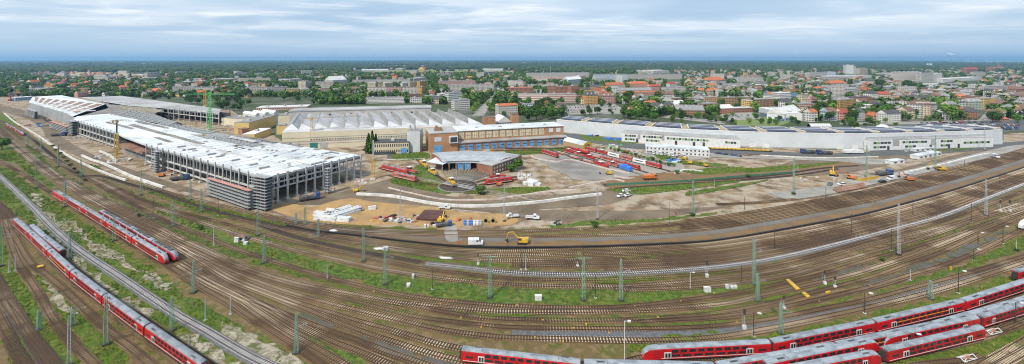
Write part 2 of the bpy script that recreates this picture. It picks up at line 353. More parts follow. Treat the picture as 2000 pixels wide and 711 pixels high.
# rubble where old track was lifted, pale ballast heaps
for pts in ([(60, 378), (75, 380), (90, 410), (112, 425), (140, 460), (110, 440), (75, 410)], [(65, 430), (85, 428), (120, 470), (150, 500), (200, 545), (240, 580), (215, 575), (150, 520), (100, 470)], [(125, 425), (140, 430), (160, 455), (200, 480), (260, 520), (270, 535), (220, 510), (160, 470)],
            [(270, 530), (300, 535), (330, 562), (320, 570), (290, 555)], [(430, 632), (470, 640), (520, 668), (590, 712), (620, 730), (560, 730), (480, 690), (440, 660)], [(340, 655), (370, 655), (430, 690), (470, 722), (420, 722), (360, 690)], [(230, 585), (260, 585), (300, 620), (290, 630), (250, 610)], [(80, 540), (100, 545), (125, 590), (140, 620), (118, 610), (95, 575)]):
    gs(pts, m_rubble, 'rubble_ground')
# upper construction land: dirt roads, orange sand, green verges, the black cable trough line
sheet('dirt_road', [(-200, 175), (20, 222), (100, 278), (200, 325), (330, 366), (500, 408), (600, 430), (720, 437), (690, 428), (560, 412), (430, 385), (300, 345), (200, 310), (120, 268), (40, 214), (-200, 165)], m_dirt, .17)
sheet('dirt_road', [(560, 400), (690, 370), (760, 352), (830, 358), (860, 380), (960, 392), (1100, 380), (1200, 372), (1240, 378), (1180, 400), (1050, 410), (1240, 412), (1450, 400), (1600, 385), (1760, 352), (1900, 315), (2000, 290), (2000, 280), (1880, 300), (1760, 330), (1650, 365), (1500, 390), (1300, 425), (1160, 432), (1060, 430), (930, 412), (820, 404), (720, 395), (640, 400)], m_dirt, .19)
sheet('sand_patch', [(610, 405), (680, 388), (740, 396), (860, 406), (900, 415), (1000, 420), (1000, 440), (905, 442), (890, 452), (860, 448), (800, 440), (700, 440), (600, 432), (520, 405), (560, 398)], m_osand, .21)
for pts, m in (([(1400, 345), (1500, 330), (1600, 300), (1700, 305), (1800, 300), (1700, 330), (1560, 345)], m_dirt), ([(1180, 350), (1300, 338), (1400, 340), (1600, 322), (1760, 300), (1620, 330), (1400, 356), (1250, 372), (1200, 372)], m_bsoil),
               ([(1450, 330), (1560, 322), (1640, 318), (1560, 330), (1460, 338)], m_grass)):
    z += .004; sheet("soil_patch", pts, m, .22 + z * .1)
for pts in ([(760, 300), (830, 298), (835, 310), (775, 313)], [(800, 335), (822, 322), (850, 345), (866, 360), (845, 368), (790, 358), (760, 352)], [(765, 352), (860, 366), (880, 378), (850, 376), (770, 360)], [(905, 378), (950, 370), (1060, 366), (1065, 372), (960, 380)], [(985, 296), (1100, 288), (1110, 293), (1060, 300), (1000, 303)], [(1180, 371), (1260, 366), (1350, 359), (1440, 352), (1430, 358), (1310, 374), (1240, 380)], [(1340, 376), (1450, 359), (1500, 352), (1470, 360), (1350, 382)], [(1000, 366), (1060, 368), (1060, 376), (990, 380)], [(1330, 335), (1420, 326), (1470, 333), (1380, 342)], [(175, 320), (190, 325), (200, 335), (180, 330)],
            [(1780, 295), (1860, 288), (1900, 292), (1830, 298)], [(1270, 290), (1330, 312), (1420, 322), (1380, 325), (1290, 312)], [(1130, 262), (1240, 268), (1240, 280), (1150, 275)], [(1250, 370), (1270, 366), (1280, 372), (1260, 376)]):
    z += .004; sheet("grass_patch", pts, m_grass2, .25 + z * .2)
sheet('yard_paving', [(1037, 306), (1090, 300), (1110, 292), (1330, 318), (1340, 330), (1236, 345), (1182, 352), (1120, 352), (1080, 330)], mat('worn_grey_hardstanding', (0.235, 0.225, 0.215), c2=(0.17, 0.155, 0.14), scale=.06, c3=(0.29, 0.27, 0.24), scale3=.02, **GM), .27, smooth=False, jit=.8)
sheet('depot_paving', [(756, 303), (830, 303), (830, 311), (756, 311)], m_asph, .27, smooth=False)
sheet('depot_paving', [(1260, 296), (1400, 290), (1425, 302), (1330, 318), (1250, 305)], m_pave, .27, smooth=False)
sheet('hall_road', [(1110, 262), (1230, 280), (1400, 292), (1620, 301), (1700, 297), (1950, 280), (2100, 268), (2100, 275), (1960, 290), (1840, 300), (1700, 306), (1600, 306), (1400, 300), (1230, 290), (1105, 272)], m_asph, .29, smooth=False)
sheet('hall_forecourt', [(1700, 293), (1940, 281), (1960, 284), (1860, 298), (1800, 300), (1760, 304), (1700, 303)], m_asph, .31, smooth=False)
sheet('pale_track_road', [(1400, 303), (1500, 307), (1620, 310), (1700, 310), (1780, 316), (1700, 322), (1640, 316), (1500, 311), (1400, 308)], m_pave, .33)
sheet('pale_track_road', [(1500, 378), (1600, 366), (1660, 350), (1760, 335), (1860, 312), (1960, 288), (2000, 283), (2000, 289), (1940, 306), (1800, 340), (1700, 362), (1620, 380), (1540, 390)], m_pave, .35)
sheet('gravel_ramp', [(866, 440), (888, 440), (894, 470), (872, 470)], m_pave, .36)
# the service road inside the upper yard and the soil beside it
RA = [(560, 425), (700, 452), (860, 466), (1000, 470), (1140, 469), (1280, 464), (1400, 454), (1540, 430), (1700, 400), (1850, 360), (2000, 314), (2120, 276)]
band('service_road', [(x, y - 4) for x, y in RA], [(x, y + 4) for x, y in RA], mat('dusty_service_road', (0.15, 0.145, 0.138), c2=(0.13, 0.108, 0.082), scale=.05, **GM), .16)
band('soil_strip', [(x, y + 4.3) for x, y in RA], [(x, y + 15) for x, y in RA], m_bsoil, .165)
GB = [(560, 442), (620, 453), (710, 463), (800, 474), (900, 483), (1000, 485.5), (1140, 484), (1280, 479), (1400, 471), (1540, 448), (1680, 421), (1756, 402), (1850, 376), (1926, 352), (2000, 328), (2120, 285)]
GG = [(620, 478), (710, 493), (800, 509), (829, 515), (900, 522), (1000, 533), (1140, 537), (1280, 531), (1420, 519), (1540, 499), (1680, 465), (1736, 450), (1834, 423.5), (1926, 387.6), (2000, 359), (2120, 312)]
tr = MB(); sweep(tr, curve_px(GB, 6), [(-.45, 0), (-.45, .9), (.45, .9), (.45, 0)], closed=True)
tag(tr.build('cable_barrier', m_black), 'long low black barrier curving along the upper edge of the main yard', 'barrier')
band('grey_gravel_strip', [(1000, 645), (1140, 648), (1280, 649), (1400, 643), (1520, 627), (1615, 608), (1700, 590), (1820, 558), (1915, 532), (2000, 505), (2100, 475)], [(1000, 656), (1140, 660), (1280, 661), (1400, 655), (1496, 640), (1591, 621), (1700, 597), (1820, 567), (1915, 538), (2000, 511), (2100, 479)], m_bal_g, .24)
for pts in ([(1700, 548), (1790, 520), (1880, 488), (1960, 452), (1930, 476), (1850, 508), (1760, 545), (1690, 562)], [(1560, 548), (1700, 515), (1690, 522), (1600, 545)], [(700, 655), (800, 690), (900, 708), (960, 716), (860, 712), (760, 690)], [(560, 600), (640, 628), (700, 642), (640, 640), (580, 615)]): gs(pts, mat('dark_gravel', (0.10, 0.092, 0.085), c2=(0.07, 0.075, 0.045), scale=.12, **GM), 'gravel_patch')
for pts, m in (([(1500, 536), (1600, 515), (1700, 488), (1800, 460), (1900, 425), (1990, 388), (1900, 418), (1800, 452), (1690, 482), (1590, 508), (1500, 528)], m_bsoil), ([(1530, 585), (1600, 575), (1660, 565), (1600, 588), (1540, 600)], m_bsoil), ([(1040, 472), (1300, 470), (1400, 462), (1300, 474), (1100, 480)], m_bsoil),
               ([(1140, 545), (1300, 541), (1420, 530), (1400, 537), (1280, 549), (1150, 553)], m_grass), ([(1200, 500), (1300, 497), (1360, 492), (1290, 502), (1220, 504)], m_grass), ([(1000, 615), (1130, 619), (1250, 616), (1400, 604), (1480, 590), (1400, 612), (1260, 624), (1130, 626), (1010, 622)], m_grass), ([(1290, 660), (1390, 650), (1400, 655), (1330, 664)], m_grass),
               ([(870, 605), (960, 615), (1060, 618), (960, 622)], m_grass), ([(650, 582), (740, 604), (790, 612), (720, 606)], m_grass), ([(620, 530), (700, 552), (700, 556), (640, 545)], m_bsoil), ([(1440, 560), (1500, 552), (1530, 552), (1450, 572)], m_grass), ([(1700, 462), (1760, 448), (1840, 425), (1760, 452)], m_bsoil), ([(1660, 640), (1760, 612), (1800, 600), (1720, 628)], m_grass2), ([(840, 520), (900, 528), (860, 527)], m_bsoil)): gs(pts, m, 'verge_patch')
# ---------------------------------------------------------------- tracks
NTR = 0
def track(pts, bed='b', slp='b', step=.95, far=430, w=1.3, lab=None):
    global NTR
    NTR += 1; zz = .30 + (NTR % 7) * .012
    bm_ = {'b': m_bal_b, 'g': m_bal_g, 'd': m_bal_d}[bed]; sm_ = {'b': m_slp_b, 'p': m_slp_p, 'w': m_slp_w, 'd': m_slp_d}[slp]
    P = curve_px(pts, 3.0)
    root = empty('railway_track'); struct(root)
    a = MB(); ww = w + (.35 if bed == 'g' else 0); sweep(a, P, [(-ww - .3, .05), (-ww, zz - .05), (ww, zz - .05), (ww + .3, .05)]); a.build('ballast', bm_, root)
    b = MB(); S = curve_px(pts, step)
    for i in range(1, len(S) - 1):
        p = S[i]
        if p.y > far or abs(p.x) > p.y * 1.35 + 20 or p.y < 95: continue
        d = S[i + 1] - S[i - 1]; b.box(-.15, .15, -1.3, 1.3, zz - .06, zz + .07, rz=math.atan2(d.y, d.x), c=(p.x, p.y, 0), skip='b')
    if b.f: b.build('sleepers', sm_, root)
    for sgn in (-1, 1):
        r = MB(); o = sgn * .78; sweep(r, P, [(o - .085, zz + .06), (o - .085, zz + .22), (o + .085, zz + .22), (o + .085, zz + .06)]); r.build('rail', m_rail, root)
    return root
def between(ga, gb, t, x0, x1, **k):
    xs = [x0 + (x1 - x0) * i / 16 for i in range(17)]
    return track([(x, lerp_y(ga, x) * (1 - t) + lerp_y(gb, x) * t) for x in xs], **k)
TR = [  # px lines of the running tracks, left to right; bed, sleepers
 ([(-60, 218), (0, 236), (56, 267), (112, 312), (157, 341), (200, 345), (256, 361), (312, 376), (369, 397), (450, 421), (484, 429), (546, 443), (597, 453), (650, 461)], 'd', 'd'),
 ([(281, 360), (346, 381.6), (400, 394), (484, 414), (569, 433), (620, 439), (710, 448), (863, 453), (1000, 453), (1140, 448)], 'b', 'p'),
 ([(512, 424), (569, 437), (620, 445), (703, 456), (863, 461), (1000, 463), (1140, 461), (1280, 457), (1400, 446)], 'b', 'p'),
 ([(450, 425), (546, 448), (620, 459), (710, 470), (800, 481), (900, 489), (1000, 491), (1140, 487.4)], 'b', 'p'),
 ([(600, 462), (710, 477), (800, 488), (900, 497), (1000, 500), (1140, 496)], 'b', 'p'),
 ([(740, 483), (800, 494), (900, 506), (1000, 510), (1140, 506)], 'b', 'p'),
 ([(112, 316), (157, 345), (200, 353), (270, 387), (341, 412.5), (400, 427), (456, 443), (518, 460), (580, 475.6), (650, 491), (710, 502), (800, 521), (860, 531), (900, 535), (1000, 545), (1140, 548), (1280, 543), (1420, 532), (1540, 513), (1700, 469.5), (1843, 430), (2000, 374), (2100, 335)], 'b', 'b'),
 ([(507, 440), (569, 461), (620, 474), (710, 493), (800, 509), (829, 515)], 'd', 'd'),
 ([(829, 515), (900, 522), (1000, 533), (1140, 537), (1280, 531), (1420, 519), (1540, 499), (1680, 465), (1736, 450), (1834, 423.5), (1926, 387.6), (2000, 359), (2100, 320)], 'g', 'w'),
 ([(-60, 228), (0, 244), (60, 285), (130, 325), (200, 359), (265, 393), (341, 418), (400, 437), (470, 460), (540, 480), (597, 494), (650, 506), (710, 519), (800, 535), (900, 548.5), (1000, 557), (1140, 561), (1240, 559), (1400, 546), (1540, 525), (1700, 481), (1796, 456), (1891, 430), (2000, 395), (2100, 360)], 'b', 'p'),
 ([(1200, 567), (1300, 565), (1400, 559), (1472, 549), (1540, 539), (1620, 517), (1700, 494.5), (1772, 475), (1843, 451.5), (1903, 430), (2000, 404), (2100, 372)], 'b', 'p'),
 ([(150, 340), (200, 366), (262, 401), (335, 438), (400, 462), (456, 485.5), (512, 504), (569, 522), (650, 546), (700, 559), (764, 573), (837, 585.5), (930, 595), (1000, 600), (1140, 603), (1250, 598), (1400, 580), (1472, 567), (1543, 551), (1603, 538), (1700, 508), (1796, 481), (1867, 459), (1929, 437), (2000, 414), (2100, 385)], 'b', 'b'),
 ([(-60, 213), (0, 251), (28, 277), (67, 308), (93, 327), (127, 352), (169, 379), (228, 409), (290, 440), (369, 475), (425, 500), (456, 516), (506, 534), (585, 556), (700, 578), (778, 592), (930, 607), (1000, 610), (1140, 610), (1250, 607), (1400, 596), (1484, 579), (1567, 560), (1651, 541), (1700, 527), (1786, 498), (1867, 466), (1951, 430), (2050, 395)], 'b', 'p'),
 ([(-60, 220), (0, 258), (51, 299), (84, 326), (127, 360), (174, 390), (228, 419), (284, 446), (357, 480), (402, 501), (450, 521), (520, 544), (585, 562), (700, 592), (764, 609), (820, 622), (930, 635), (1000, 641), (1140, 643), (1280, 643), (1400, 638), (1520, 622), (1615, 603), (1700, 586), (1820, 554), (1915, 528), (2000, 502), (2100, 472)], 'b', 'b'),
 ([(-20, 255), (28, 289), (84, 334), (150, 376), (240, 424), (320, 468), (400, 506), (456, 532), (534, 562), (619, 588), (700, 608), (764, 623), (849, 643), (930, 655), (1000, 661), (1140, 664), (1280, 666), (1400, 660), (1496, 644), (1591, 625), (1700, 601), (1820, 571), (1915, 542), (2000, 514), (2100, 482)], 'b', 'p'),
 ([(778, 592), (850, 608), (930, 620), (1000, 625), (1140, 627), (1280, 624), (1400, 613), (1496, 596), (1591, 572), (1700, 543), (1772, 517), (1843, 492), (1915, 459), (1984, 430), (2080, 395)], 'b', 'b'),
 ([(1250, 630), (1400, 621), (1496, 608), (1567, 594), (1700, 562), (1779, 538), (1843, 519), (1915, 490), (1992, 451), (2080, 410)], 'b', 'b'),
 ([(130, 350), (200, 388), (256, 412), (320, 448), (360, 472)], 'b', 'p'),
 ([(290, 446), (330, 471), (380, 500), (450, 542), (517, 570), (579, 592), (700, 629), (764, 646), (849, 671), (900, 682), (1000, 700), (1100, 722)], 'b', 'p'),
 ([(330, 476), (390, 511), (450, 548), (534, 581), (619, 615), (700, 647), (764, 668), (849, 694), (930, 712), (1000, 725)], 'b', 'p'),
 ([(240, 440), (330, 497), (400, 536), (450, 562), (506, 592), (577, 623), (647, 649), (700, 667), (764, 691), (840, 716), (900, 735)], 'b', 'b'),
 ([(350, 515), (400, 545), (464, 578), (520, 600), (577, 634), (640, 665), (700, 688), (759, 712), (800, 730)], 'b', 'p'),
 ([(345, 520), (400, 552), (464, 584), (520, 621), (562, 649), (619, 682), (669, 711), (700, 730)], 'b', 'p'),
 ([(-60, 276), (0, 315), (51, 344), (107, 382), (180, 428), (250, 472), (325, 518), (390, 560), (450, 595), (506, 632), (562, 668), (624, 711), (660, 735)], 'b', 'b'),
 ([(-60, 295), (0, 345), (56, 397.5), (112, 454), (169, 499), (230, 539), (334, 609), (399, 646), (480, 694), (526, 716), (570, 735)], 'g', 'w'),
 ([(-60, 350), (0, 400), (40, 440), (80, 472), (121, 505), (169, 547), (230, 595), (286, 629), (342, 668), (404, 711), (440, 735)], 'b', 'b'),
 ([(-60, 362), (0, 406), (30, 442), (80, 488), (133, 540), (212, 603), (315, 680), (365, 716), (400, 740)], 'b', 'b'),
 ([(-40, 385), (0, 418), (30, 466), (56, 511), (84, 533), (112, 556), (155, 595), (197, 635), (250, 677), (296, 716), (320, 735)], 'b', 'b'),
 ([(-40, 375), (0, 412), (16, 460), (34, 511), (70, 567), (98, 615), (135, 663), (183, 713), (205, 735)], 'b', 'b'),
 ([(-40, 480), (0, 556), (28, 601), (56, 646), (107, 713), (125, 735)], 'd', 'b'),
 ([(-40, 510), (0, 580), (42, 637), (92, 713), (106, 735)], 'd', 'b'),
 ([(-40, 560), (0, 626), (28, 680), (50, 716), (62, 740)], 'b', 'b'),
 ([(1500, 735), (1700, 698), (1800, 686), (1917, 660), (2000, 632), (2100, 598)], 'b', 'b'),
 ([(1700, 735), (1800, 715), (1880, 706), (1920, 696)], 'b', 'b'),
 ([(1880, 735), (1926, 711), (2000, 669), (2060, 630)], 'b', 'p'), ([(1920, 735), (1962, 711), (2000, 690), (2060, 655)], 'b', 'p'),
 ([(1150, 742), (1255, 700), (1400, 705), (1505, 687), (1700, 646), (1791, 627), (1877, 606), (1940, 588), (2000, 564), (2080, 536)], 'b', 'b'),
 ([(1300, 745), (1400, 735), (1632, 694), (1823, 652), (1903, 630), (1981, 606), (2060, 578)], 'b', 'b'),
 ([(1600, 745), (1720, 705), (1900, 665), (2000, 625)], 'b', 'b'),
 ([(1400, 400), (1500, 395), (1560, 389)], 'b', 'b'),
 ([(1180, 362), (1260, 358), (1400, 352), (1520, 342), (1600, 330), (1680, 324)], 'd', 'd'), ([(1200, 369), (1300, 362), (1440, 353), (1560, 342), (1640, 330)], 'd', 'd'),
]
for pts, bed, slp in TR: track(pts, bed, slp)
for t, x0 in ((.08, 1138), (.24, 1138), (.41, 1138), (.57, 1000), (.72, 1000), (.87, 1180)): between(GB, GG, t, x0, 2115, slp='p' if t < .3 else 'b')
GT0 = [(1140, 447), (1280, 438), (1400, 424), (1540, 401), (1700, 371), (1850, 331), (2000, 293), (2120, 262)]
GT1 = [(1140, 461), (1280, 457), (1400, 447), (1540, 424), (1700, 394), (1850, 354), (2000, 308), (2120, 272)]
for t, x0 in ((0.05, 1340), (.3, 1140), (.53, 1330), (.76, 1330), (1.0, 1400)): between(GT0, GT1, t, x0, 2110, slp='b')
# ---------------------------------------------------------------- haze
def build_haze():
    m = bpy.data.materials.new('haze_air'); m.use_nodes = True; nt = m.node_tree; nt.nodes.clear()
    o = nt.nodes.new('ShaderNodeOutputMaterial'); v = nt.nodes.new('ShaderNodeVolumePrincipled')
    v.inputs['Color'].default_value = (0.36, 0.66, 1.0, 1); v.inputs['Density'].default_value = 5.4e-5; v.inputs['Anisotropy'].default_value = 0.2
    nt.links.new(v.outputs[0], o.inputs['Volume'])
    mb = MB(); mb.box(-46000, 46000, -46000, 46000, -1.0, 260); struct(mb.build('haze', m), 'stuff')
build_haze()
def wb(mb, name, mats, parent, smooth=False):          # a part modelled in place under its thing
    return mb.build(name, mats, parent, loc=-parent.location, smooth=smooth)
def mid_of(P): s = Vector((0, 0, 0)); [s.__iadd__(Vector((p[0], p[1], 0))) for p in P]; return s / len(P)
# ---------------------------------------------------------------- industry materials
m_wroof = mat('white_roof_membrane', (0.52, 0.555, 0.58), c2=(0.37, 0.405, 0.43), scale=.08, lo=.45, hi=.62, c3=(0.61, 0.645, 0.665), scale3=.025)
m_wwall = mat('pale_grey_panel', (0.52, 0.545, 0.575), c2=(0.45, 0.475, 0.50), scale=.04)
m_wgrey = mat('light_metal_wall', (0.48, 0.51, 0.525), c2=(0.42, 0.44, 0.455), scale=.08)
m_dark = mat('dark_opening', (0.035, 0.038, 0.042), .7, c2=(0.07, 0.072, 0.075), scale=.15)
m_colu = mat('precast_concrete', (0.50, 0.50, 0.49), c2=(0.38, 0.38, 0.375), scale=.5)
m_steel = mat('galvanised_steel', (0.42, 0.44, 0.45), .5, c2=(0.32, 0.34, 0.35), scale=.5, metal=.2)
m_net = mat('scaffold_netting', (0.13, 0.14, 0.15), .8, c2=(0.22, 0.235, 0.245), scale=.5)
m_redp = mat('faded_red_boards', (0.42, 0.16, 0.12), c2=(0.50, 0.30, 0.25), scale=.5)
m_brown = mat('brown_roof_underlay', (0.21, 0.115, 0.08), c2=(0.30, 0.19, 0.145), scale=.1)
m_floor = mat('raw_floor', (0.24, 0.225, 0.205), c2=(0.15, 0.14, 0.125), scale=.1)
m_cream = mat('cream_render', (0.60, 0.54, 0.41), c2=(0.52, 0.47, 0.36), scale=.06)
m_yellow_w = mat('yellow_render', (0.60, 0.44, 0.17), c2=(0.52, 0.38, 0.16), scale=.08)
m_groof = mat('grey_roofing', (0.30, 0.30, 0.305), c2=(0.22, 0.215, 0.21), scale=.06, c3=(0.38, 0.38, 0.38), scale3=.02)
m_saw = mat('sawtooth_sheeting', (0.48, 0.485, 0.50), c2=(0.36, 0.36, 0.37), scale=.07, lo=.42, hi=.6)
m_sawg = mat('sawtooth_glazing', (0.26, 0.265, 0.26), .35, c2=(0.17, 0.16, 0.14), scale=.2)
m_brick = mat('red_brown_brick', (0.29, 0.150, 0.095), c2=(0.22, 0.11, 0.07), scale=.12)
m_obrick = mat('orange_brick', (0.38, 0.215, 0.12), c2=(0.30, 0.165, 0.09), scale=.12)
m_bluedoor = mat('blue_door', (0.07, 0.22, 0.44), .55, c2=(0.13, 0.32, 0.54), scale=.4)
m_glassb = mat('cream_glass_block', (0.42, 0.38, 0.26), .45, c2=(0.55, 0.50, 0.36), scale=.4)
m_glass = mat('window_glass', (0.045, 0.055, 0.065), .15)
m_white = mat('white_paint', (0.62, 0.63, 0.635), .5, c2=(0.50, 0.51, 0.515), scale=.5)
m_green = mat('lime_panel', (0.17, 0.30, 0.09), .5)
m_solar = mat('solar_glass', (0.012, 0.018, 0.055), .3, c2=(0.02, 0.026, 0.07), scale=.5)
m_groofgreen = mat('green_sedum_roof', (0.27, 0.27, 0.17), c2=(0.34, 0.32, 0.24), scale=.1)
m_tan = mat('tan_rooflight', (0.34, 0.26, 0.13), .6)
m_yel = mat('machine_yellow', (0.60, 0.36, 0.02), .5, c2=(0.40, 0.25, 0.03), scale=.6)
m_org = mat('machine_orange', (0.58, 0.17, 0.03), .5, c2=(0.38, 0.13, 0.04), scale=.6)
m_gren = mat('crane_green', (0.10, 0.42, 0.14), .5)
m_tyre = mat('tyre_rubber', (0.02, 0.02, 0.02), .8)
m_blue = mat('blue_tarpaulin', (0.03, 0.13, 0.50), .5, c2=(0.05, 0.2, 0.6), scale=.5)
m_redm = mat('red_steel', (0.44, 0.030, 0.024), .55, c2=(0.27, 0.035, 0.028), scale=.4)
# ---------------------------------------------------------------- the unfinished workshop hall
def hall():
    P0 = G(522, 346, 16)
    t = thing('unfinished_hall', 'huge unfinished workshop hall with white roofs and open concrete columns beside the tracks', 'industrial hall', (P0.x, P0.y, 0))
    def roof(px, z, th, m, nm='roof', ms=None):
        mb = MB(); P = [G(x, y, z) for x, y in px]; mb.prism(P, z - th, z, 1, 0, bottom=True); return wb(mb, nm, [m, ms or m_wgrey], t)
    roof([(522, 346), (704, 303), (545, 279), (475, 291), (391, 268), (300, 244), (228, 240), (205, 247), (240, 266), (287, 283)], 16, 1.3, m_wroof)
    roof([(223, 258), (143, 234), (150, 227), (215, 222), (300, 241), (395, 262), (300, 262), (262, 268)], 15.4, 1.2, m_wroof)
    roof([(162, 190), (236, 187), (350, 202), (432, 213), (428, 221), (330, 211), (250, 205), (200, 197)], 15.9, 1.0, m_groof)
    roof([(140, 228), (206, 203), (255, 207), (320, 214), (300, 222), (345, 240), (215, 224), (165, 231)], 14.0, 1.0, m_floor)
    def paint(px, z, m, nm): mb = MB(); P = [G(x, y, z) for x, y in px]; mb.prism(P, z - .3, z, 0); return wb(mb, nm, m, t)
    # strips of rooflights on the front roof, rows running into depth
    A, B, Q = G(522, 346, 16), G(287, 283, 16), G(704, 303, 16); u = (B - A); v = (Q - A)
    def quad(a, b, c, d, z0, m, nm, h=.5):
        mb = MB(); P = [A + u * i + v * j for i, j in ((a, c), (b, c), (b, d), (a, d))]; mb.prism(P, z0, z0 + h, 0); return wb(mb, nm, m, t)
    for i in range(3):
        for a, b in ((.06, .30), (.34, .60), (.64, .9)): quad(a, b, .28 + i * .24, .335 + i * .24, 16.02, m_saw if (i + int(a * 9)) % 2 else m_wgrey, 'rooflight')
    for i in range(17): quad(i / 17 - .001, i / 17 + .0012, .02, .98, 16.02, m_wgrey, 'roof_seam', .12)
    for i in range(46):
        a, c = R.uniform(.02, .96), R.uniform(.04, .94); quad(a, a + R.uniform(.003, .008), c, c + R.uniform(.015, .05), 16.02, R.choice((m_groof, m_white, m_steel, m_tan)), 'roof_clutter', R.uniform(.4, 1.3))
    for a in (.12, .2, .33, .45, .52, .7, .8): quad(a, a + .012, .12, .2, 16.02, m_groof, 'roof_hatch', 1.0)
    for a, b, c, d in ((.02, .10, .45, .62), (.14, .2, .78, .9), (-.02, .03, .2, .3), (.3, .34, .7, .8)): quad(a, b, c, d, 16.3, m_white, 'pallet_of_sheets', .9)
    for a in (.1, .35, .55, .75): quad(a, a + .17, .905, .935, 16.03, m_floor, 'roof_opening', .25)
    for px in ([(250, 244), (262, 242), (330, 262), (318, 263)], [(318, 262), (331, 261), (400, 280), (388, 281.5)], [(262, 236), (270, 235), (330, 249), (322, 250.5)], [(205, 238), (212, 237), (262, 250), (254, 251.5)], [(300, 268), (312, 268), (340, 277), (328, 277.5)]):
        paint(px, 16.35, m_floor, 'roof_slot')
    # lattice decks still waiting for roof sheets
    def lattice(px, z, nx, ny):
        a, b, c, d = [G(x, y, z) for x, y in px]; mb = MB()
        for i in range(nx + 1): s = i / nx; mb.bar(a.lerp(b, s), d.lerp(c, s), .7)
        for j in range(ny + 1): s = j / ny; mb.bar(a.lerp(d, s), b.lerp(c, s), .5)
        for i in range(nx):
            for j in range(ny):
                s, q = i / nx, j / ny; p1 = a.lerp(b, s).lerp(d.lerp(c, s), q); s2 = (i + 1) / nx; p2 = a.lerp(b, s2).lerp(d.lerp(c, s2), q + 1 / ny)
                mb.bar(p1, p2, .3)
        wb(mb, 'roof_lattice', m_steel, t)
    lattice([(475, 291), (545, 279), (421, 260), (391, 268)], 15, 9, 16)
    lattice([(300, 243), (395, 262), (421, 258), (330, 240)], 15, 10, 4)
    lattice([(215, 224), (330, 244), (345, 238), (255, 214)], 15.5, 12, 6)
    lattice([(262, 272), (232, 262), (262, 250), (300, 262)], 15.4, 5, 5)
    paint([(475, 291), (545, 279), (421, 260), (391, 268)], 4, m_floor, 'inner_floor')
    paint([(229, 206.5), (300, 210), (322, 219), (250, 217.5)], 14.4, m_rubble, 'rubble_on_deck')
    # rear block with its brown striped roof
    mb = MB(); S = [G(x, y, 14) for x, y in ((130, 221), (56, 200), (64, 189), (120, 186), (206, 203), (212, 211), (145, 230))]
    mb.prism(S, 0, 14, 1, 0); wb(mb, 'rear_block', [m_wroof, mat('dull_grey_cladding', (0.30, 0.315, 0.32), c2=(0.25, 0.26, 0.265), scale=.05)], t)
    a, b, c, d = [G(x, y, 14) for x, y in ((66, 197.5), (66, 189.6), (206, 204), (150, 222))]
    for k in range(9):
        for h0, h1 in ((.03, .47), (.53, .97)):
            s0, s1 = k / 9 + .02, k / 9 + .082; q = lambda s, h: a.lerp(d, s).lerp(b.lerp(c, s), h); mb = MB(); mb.prism([q(s0, h0), q(s1, h0), q(s1, h1), q(s0, h1)], 14.02, 14.35, 0); wb(mb, 'brown_roof_strip', m_brown, t)
    for k in range(7):
        q = lambda s: G(60 + 70 * s, 201 + 20 * s, 14.01); p = q(.08 + k * .13); e = p + Vector((38, 8, 0)); mb = MB(); mb.bar(p + Vector((0, 0, .6)), e + Vector((0, 0, .6)), 1.6); wb(mb, 'raised_rooflight', m_white, t)
    for x0, x1, y in ((80, 88, 0), (95, 100, 2)):   # dark loading openings in the side wall
        p, q = G(x0, 231 + (x0 - 72) * .5), G(x1, 231 + (x1 - 72) * .5); n = Vector((-.5, -.8, 0)) * .4; mb = MB(); mb.prism([p + n, q + n, q - n, p - n], 3, 7, 0); wb(mb, 'loading_opening', m_dark, t)
    # columns, beams and the dark inside behind them
    def colonnade(pa, pb, n, z, w=.75, mids=(8.0,), back=6.0, inner=True, out=1.0):
        a, b = G(*pa, z), G(*pb, z); a.z = b.z = 0; d = (b - a).normalized(); nrm = Vector((-d.y, d.x, 0)); nrm = -nrm if nrm.dot(a) < 0 else nrm; rz = math.atan2(d.y, d.x)
        for i in range(n + 1):
            p = a.lerp(b, i / n) - nrm * .3; mb = MB(); mb.box(-w / 2, w / 2, -w / 2, w / 2, 0, z + 1.0, rz=rz, c=p); mb.box(-1.1, 1.1, -1.1, 1.1, 0, .9, rz=rz, c=p); wb(mb, 'column', m_colu, t)
        for k, h in enumerate(mids):
            mb = MB(); mb.bar(a + Vector((0, 0, h)), b + Vector((0, 0, h)), 1.0); wb(mb, 'beam', m_colu, t)
        mb = MB(); mb.bar(a + nrm + Vector((0, 0, z - 1.9)), b + nrm + Vector((0, 0, z - 1.9)), 1.7); wb(mb, 'fascia', m_net, t)
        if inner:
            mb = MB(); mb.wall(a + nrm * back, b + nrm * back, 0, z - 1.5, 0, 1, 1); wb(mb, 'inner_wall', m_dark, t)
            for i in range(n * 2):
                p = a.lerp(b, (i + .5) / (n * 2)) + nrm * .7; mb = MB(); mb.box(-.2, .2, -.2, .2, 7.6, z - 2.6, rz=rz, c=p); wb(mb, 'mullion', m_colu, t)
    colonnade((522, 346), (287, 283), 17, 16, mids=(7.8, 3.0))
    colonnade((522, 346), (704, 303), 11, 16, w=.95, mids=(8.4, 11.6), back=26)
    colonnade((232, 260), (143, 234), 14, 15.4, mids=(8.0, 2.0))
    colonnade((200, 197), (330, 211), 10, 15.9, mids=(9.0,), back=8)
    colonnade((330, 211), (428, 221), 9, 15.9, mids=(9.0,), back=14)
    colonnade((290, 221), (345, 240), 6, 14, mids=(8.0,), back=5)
    # red steel stage in the recess
    a, b = G(278, 318), G(232, 300); mb = MB(); mb.prism([a, b, b + Vector((8, 9, 0)), a + Vector((8, 9, 0))], 6.8, 8.8, 0); wb(mb, 'red_steel_platform', m_brown, t)
    mb = MB(); mb.prism([a + Vector((3, 3, 0)), b + Vector((3, 3, 0)), b + Vector((10, 12, 0)), a + Vector((10, 12, 0))], 0, 5.8, 0); wb(mb, 'grey_base', m_net, t)
    return t
hall_t = hall()
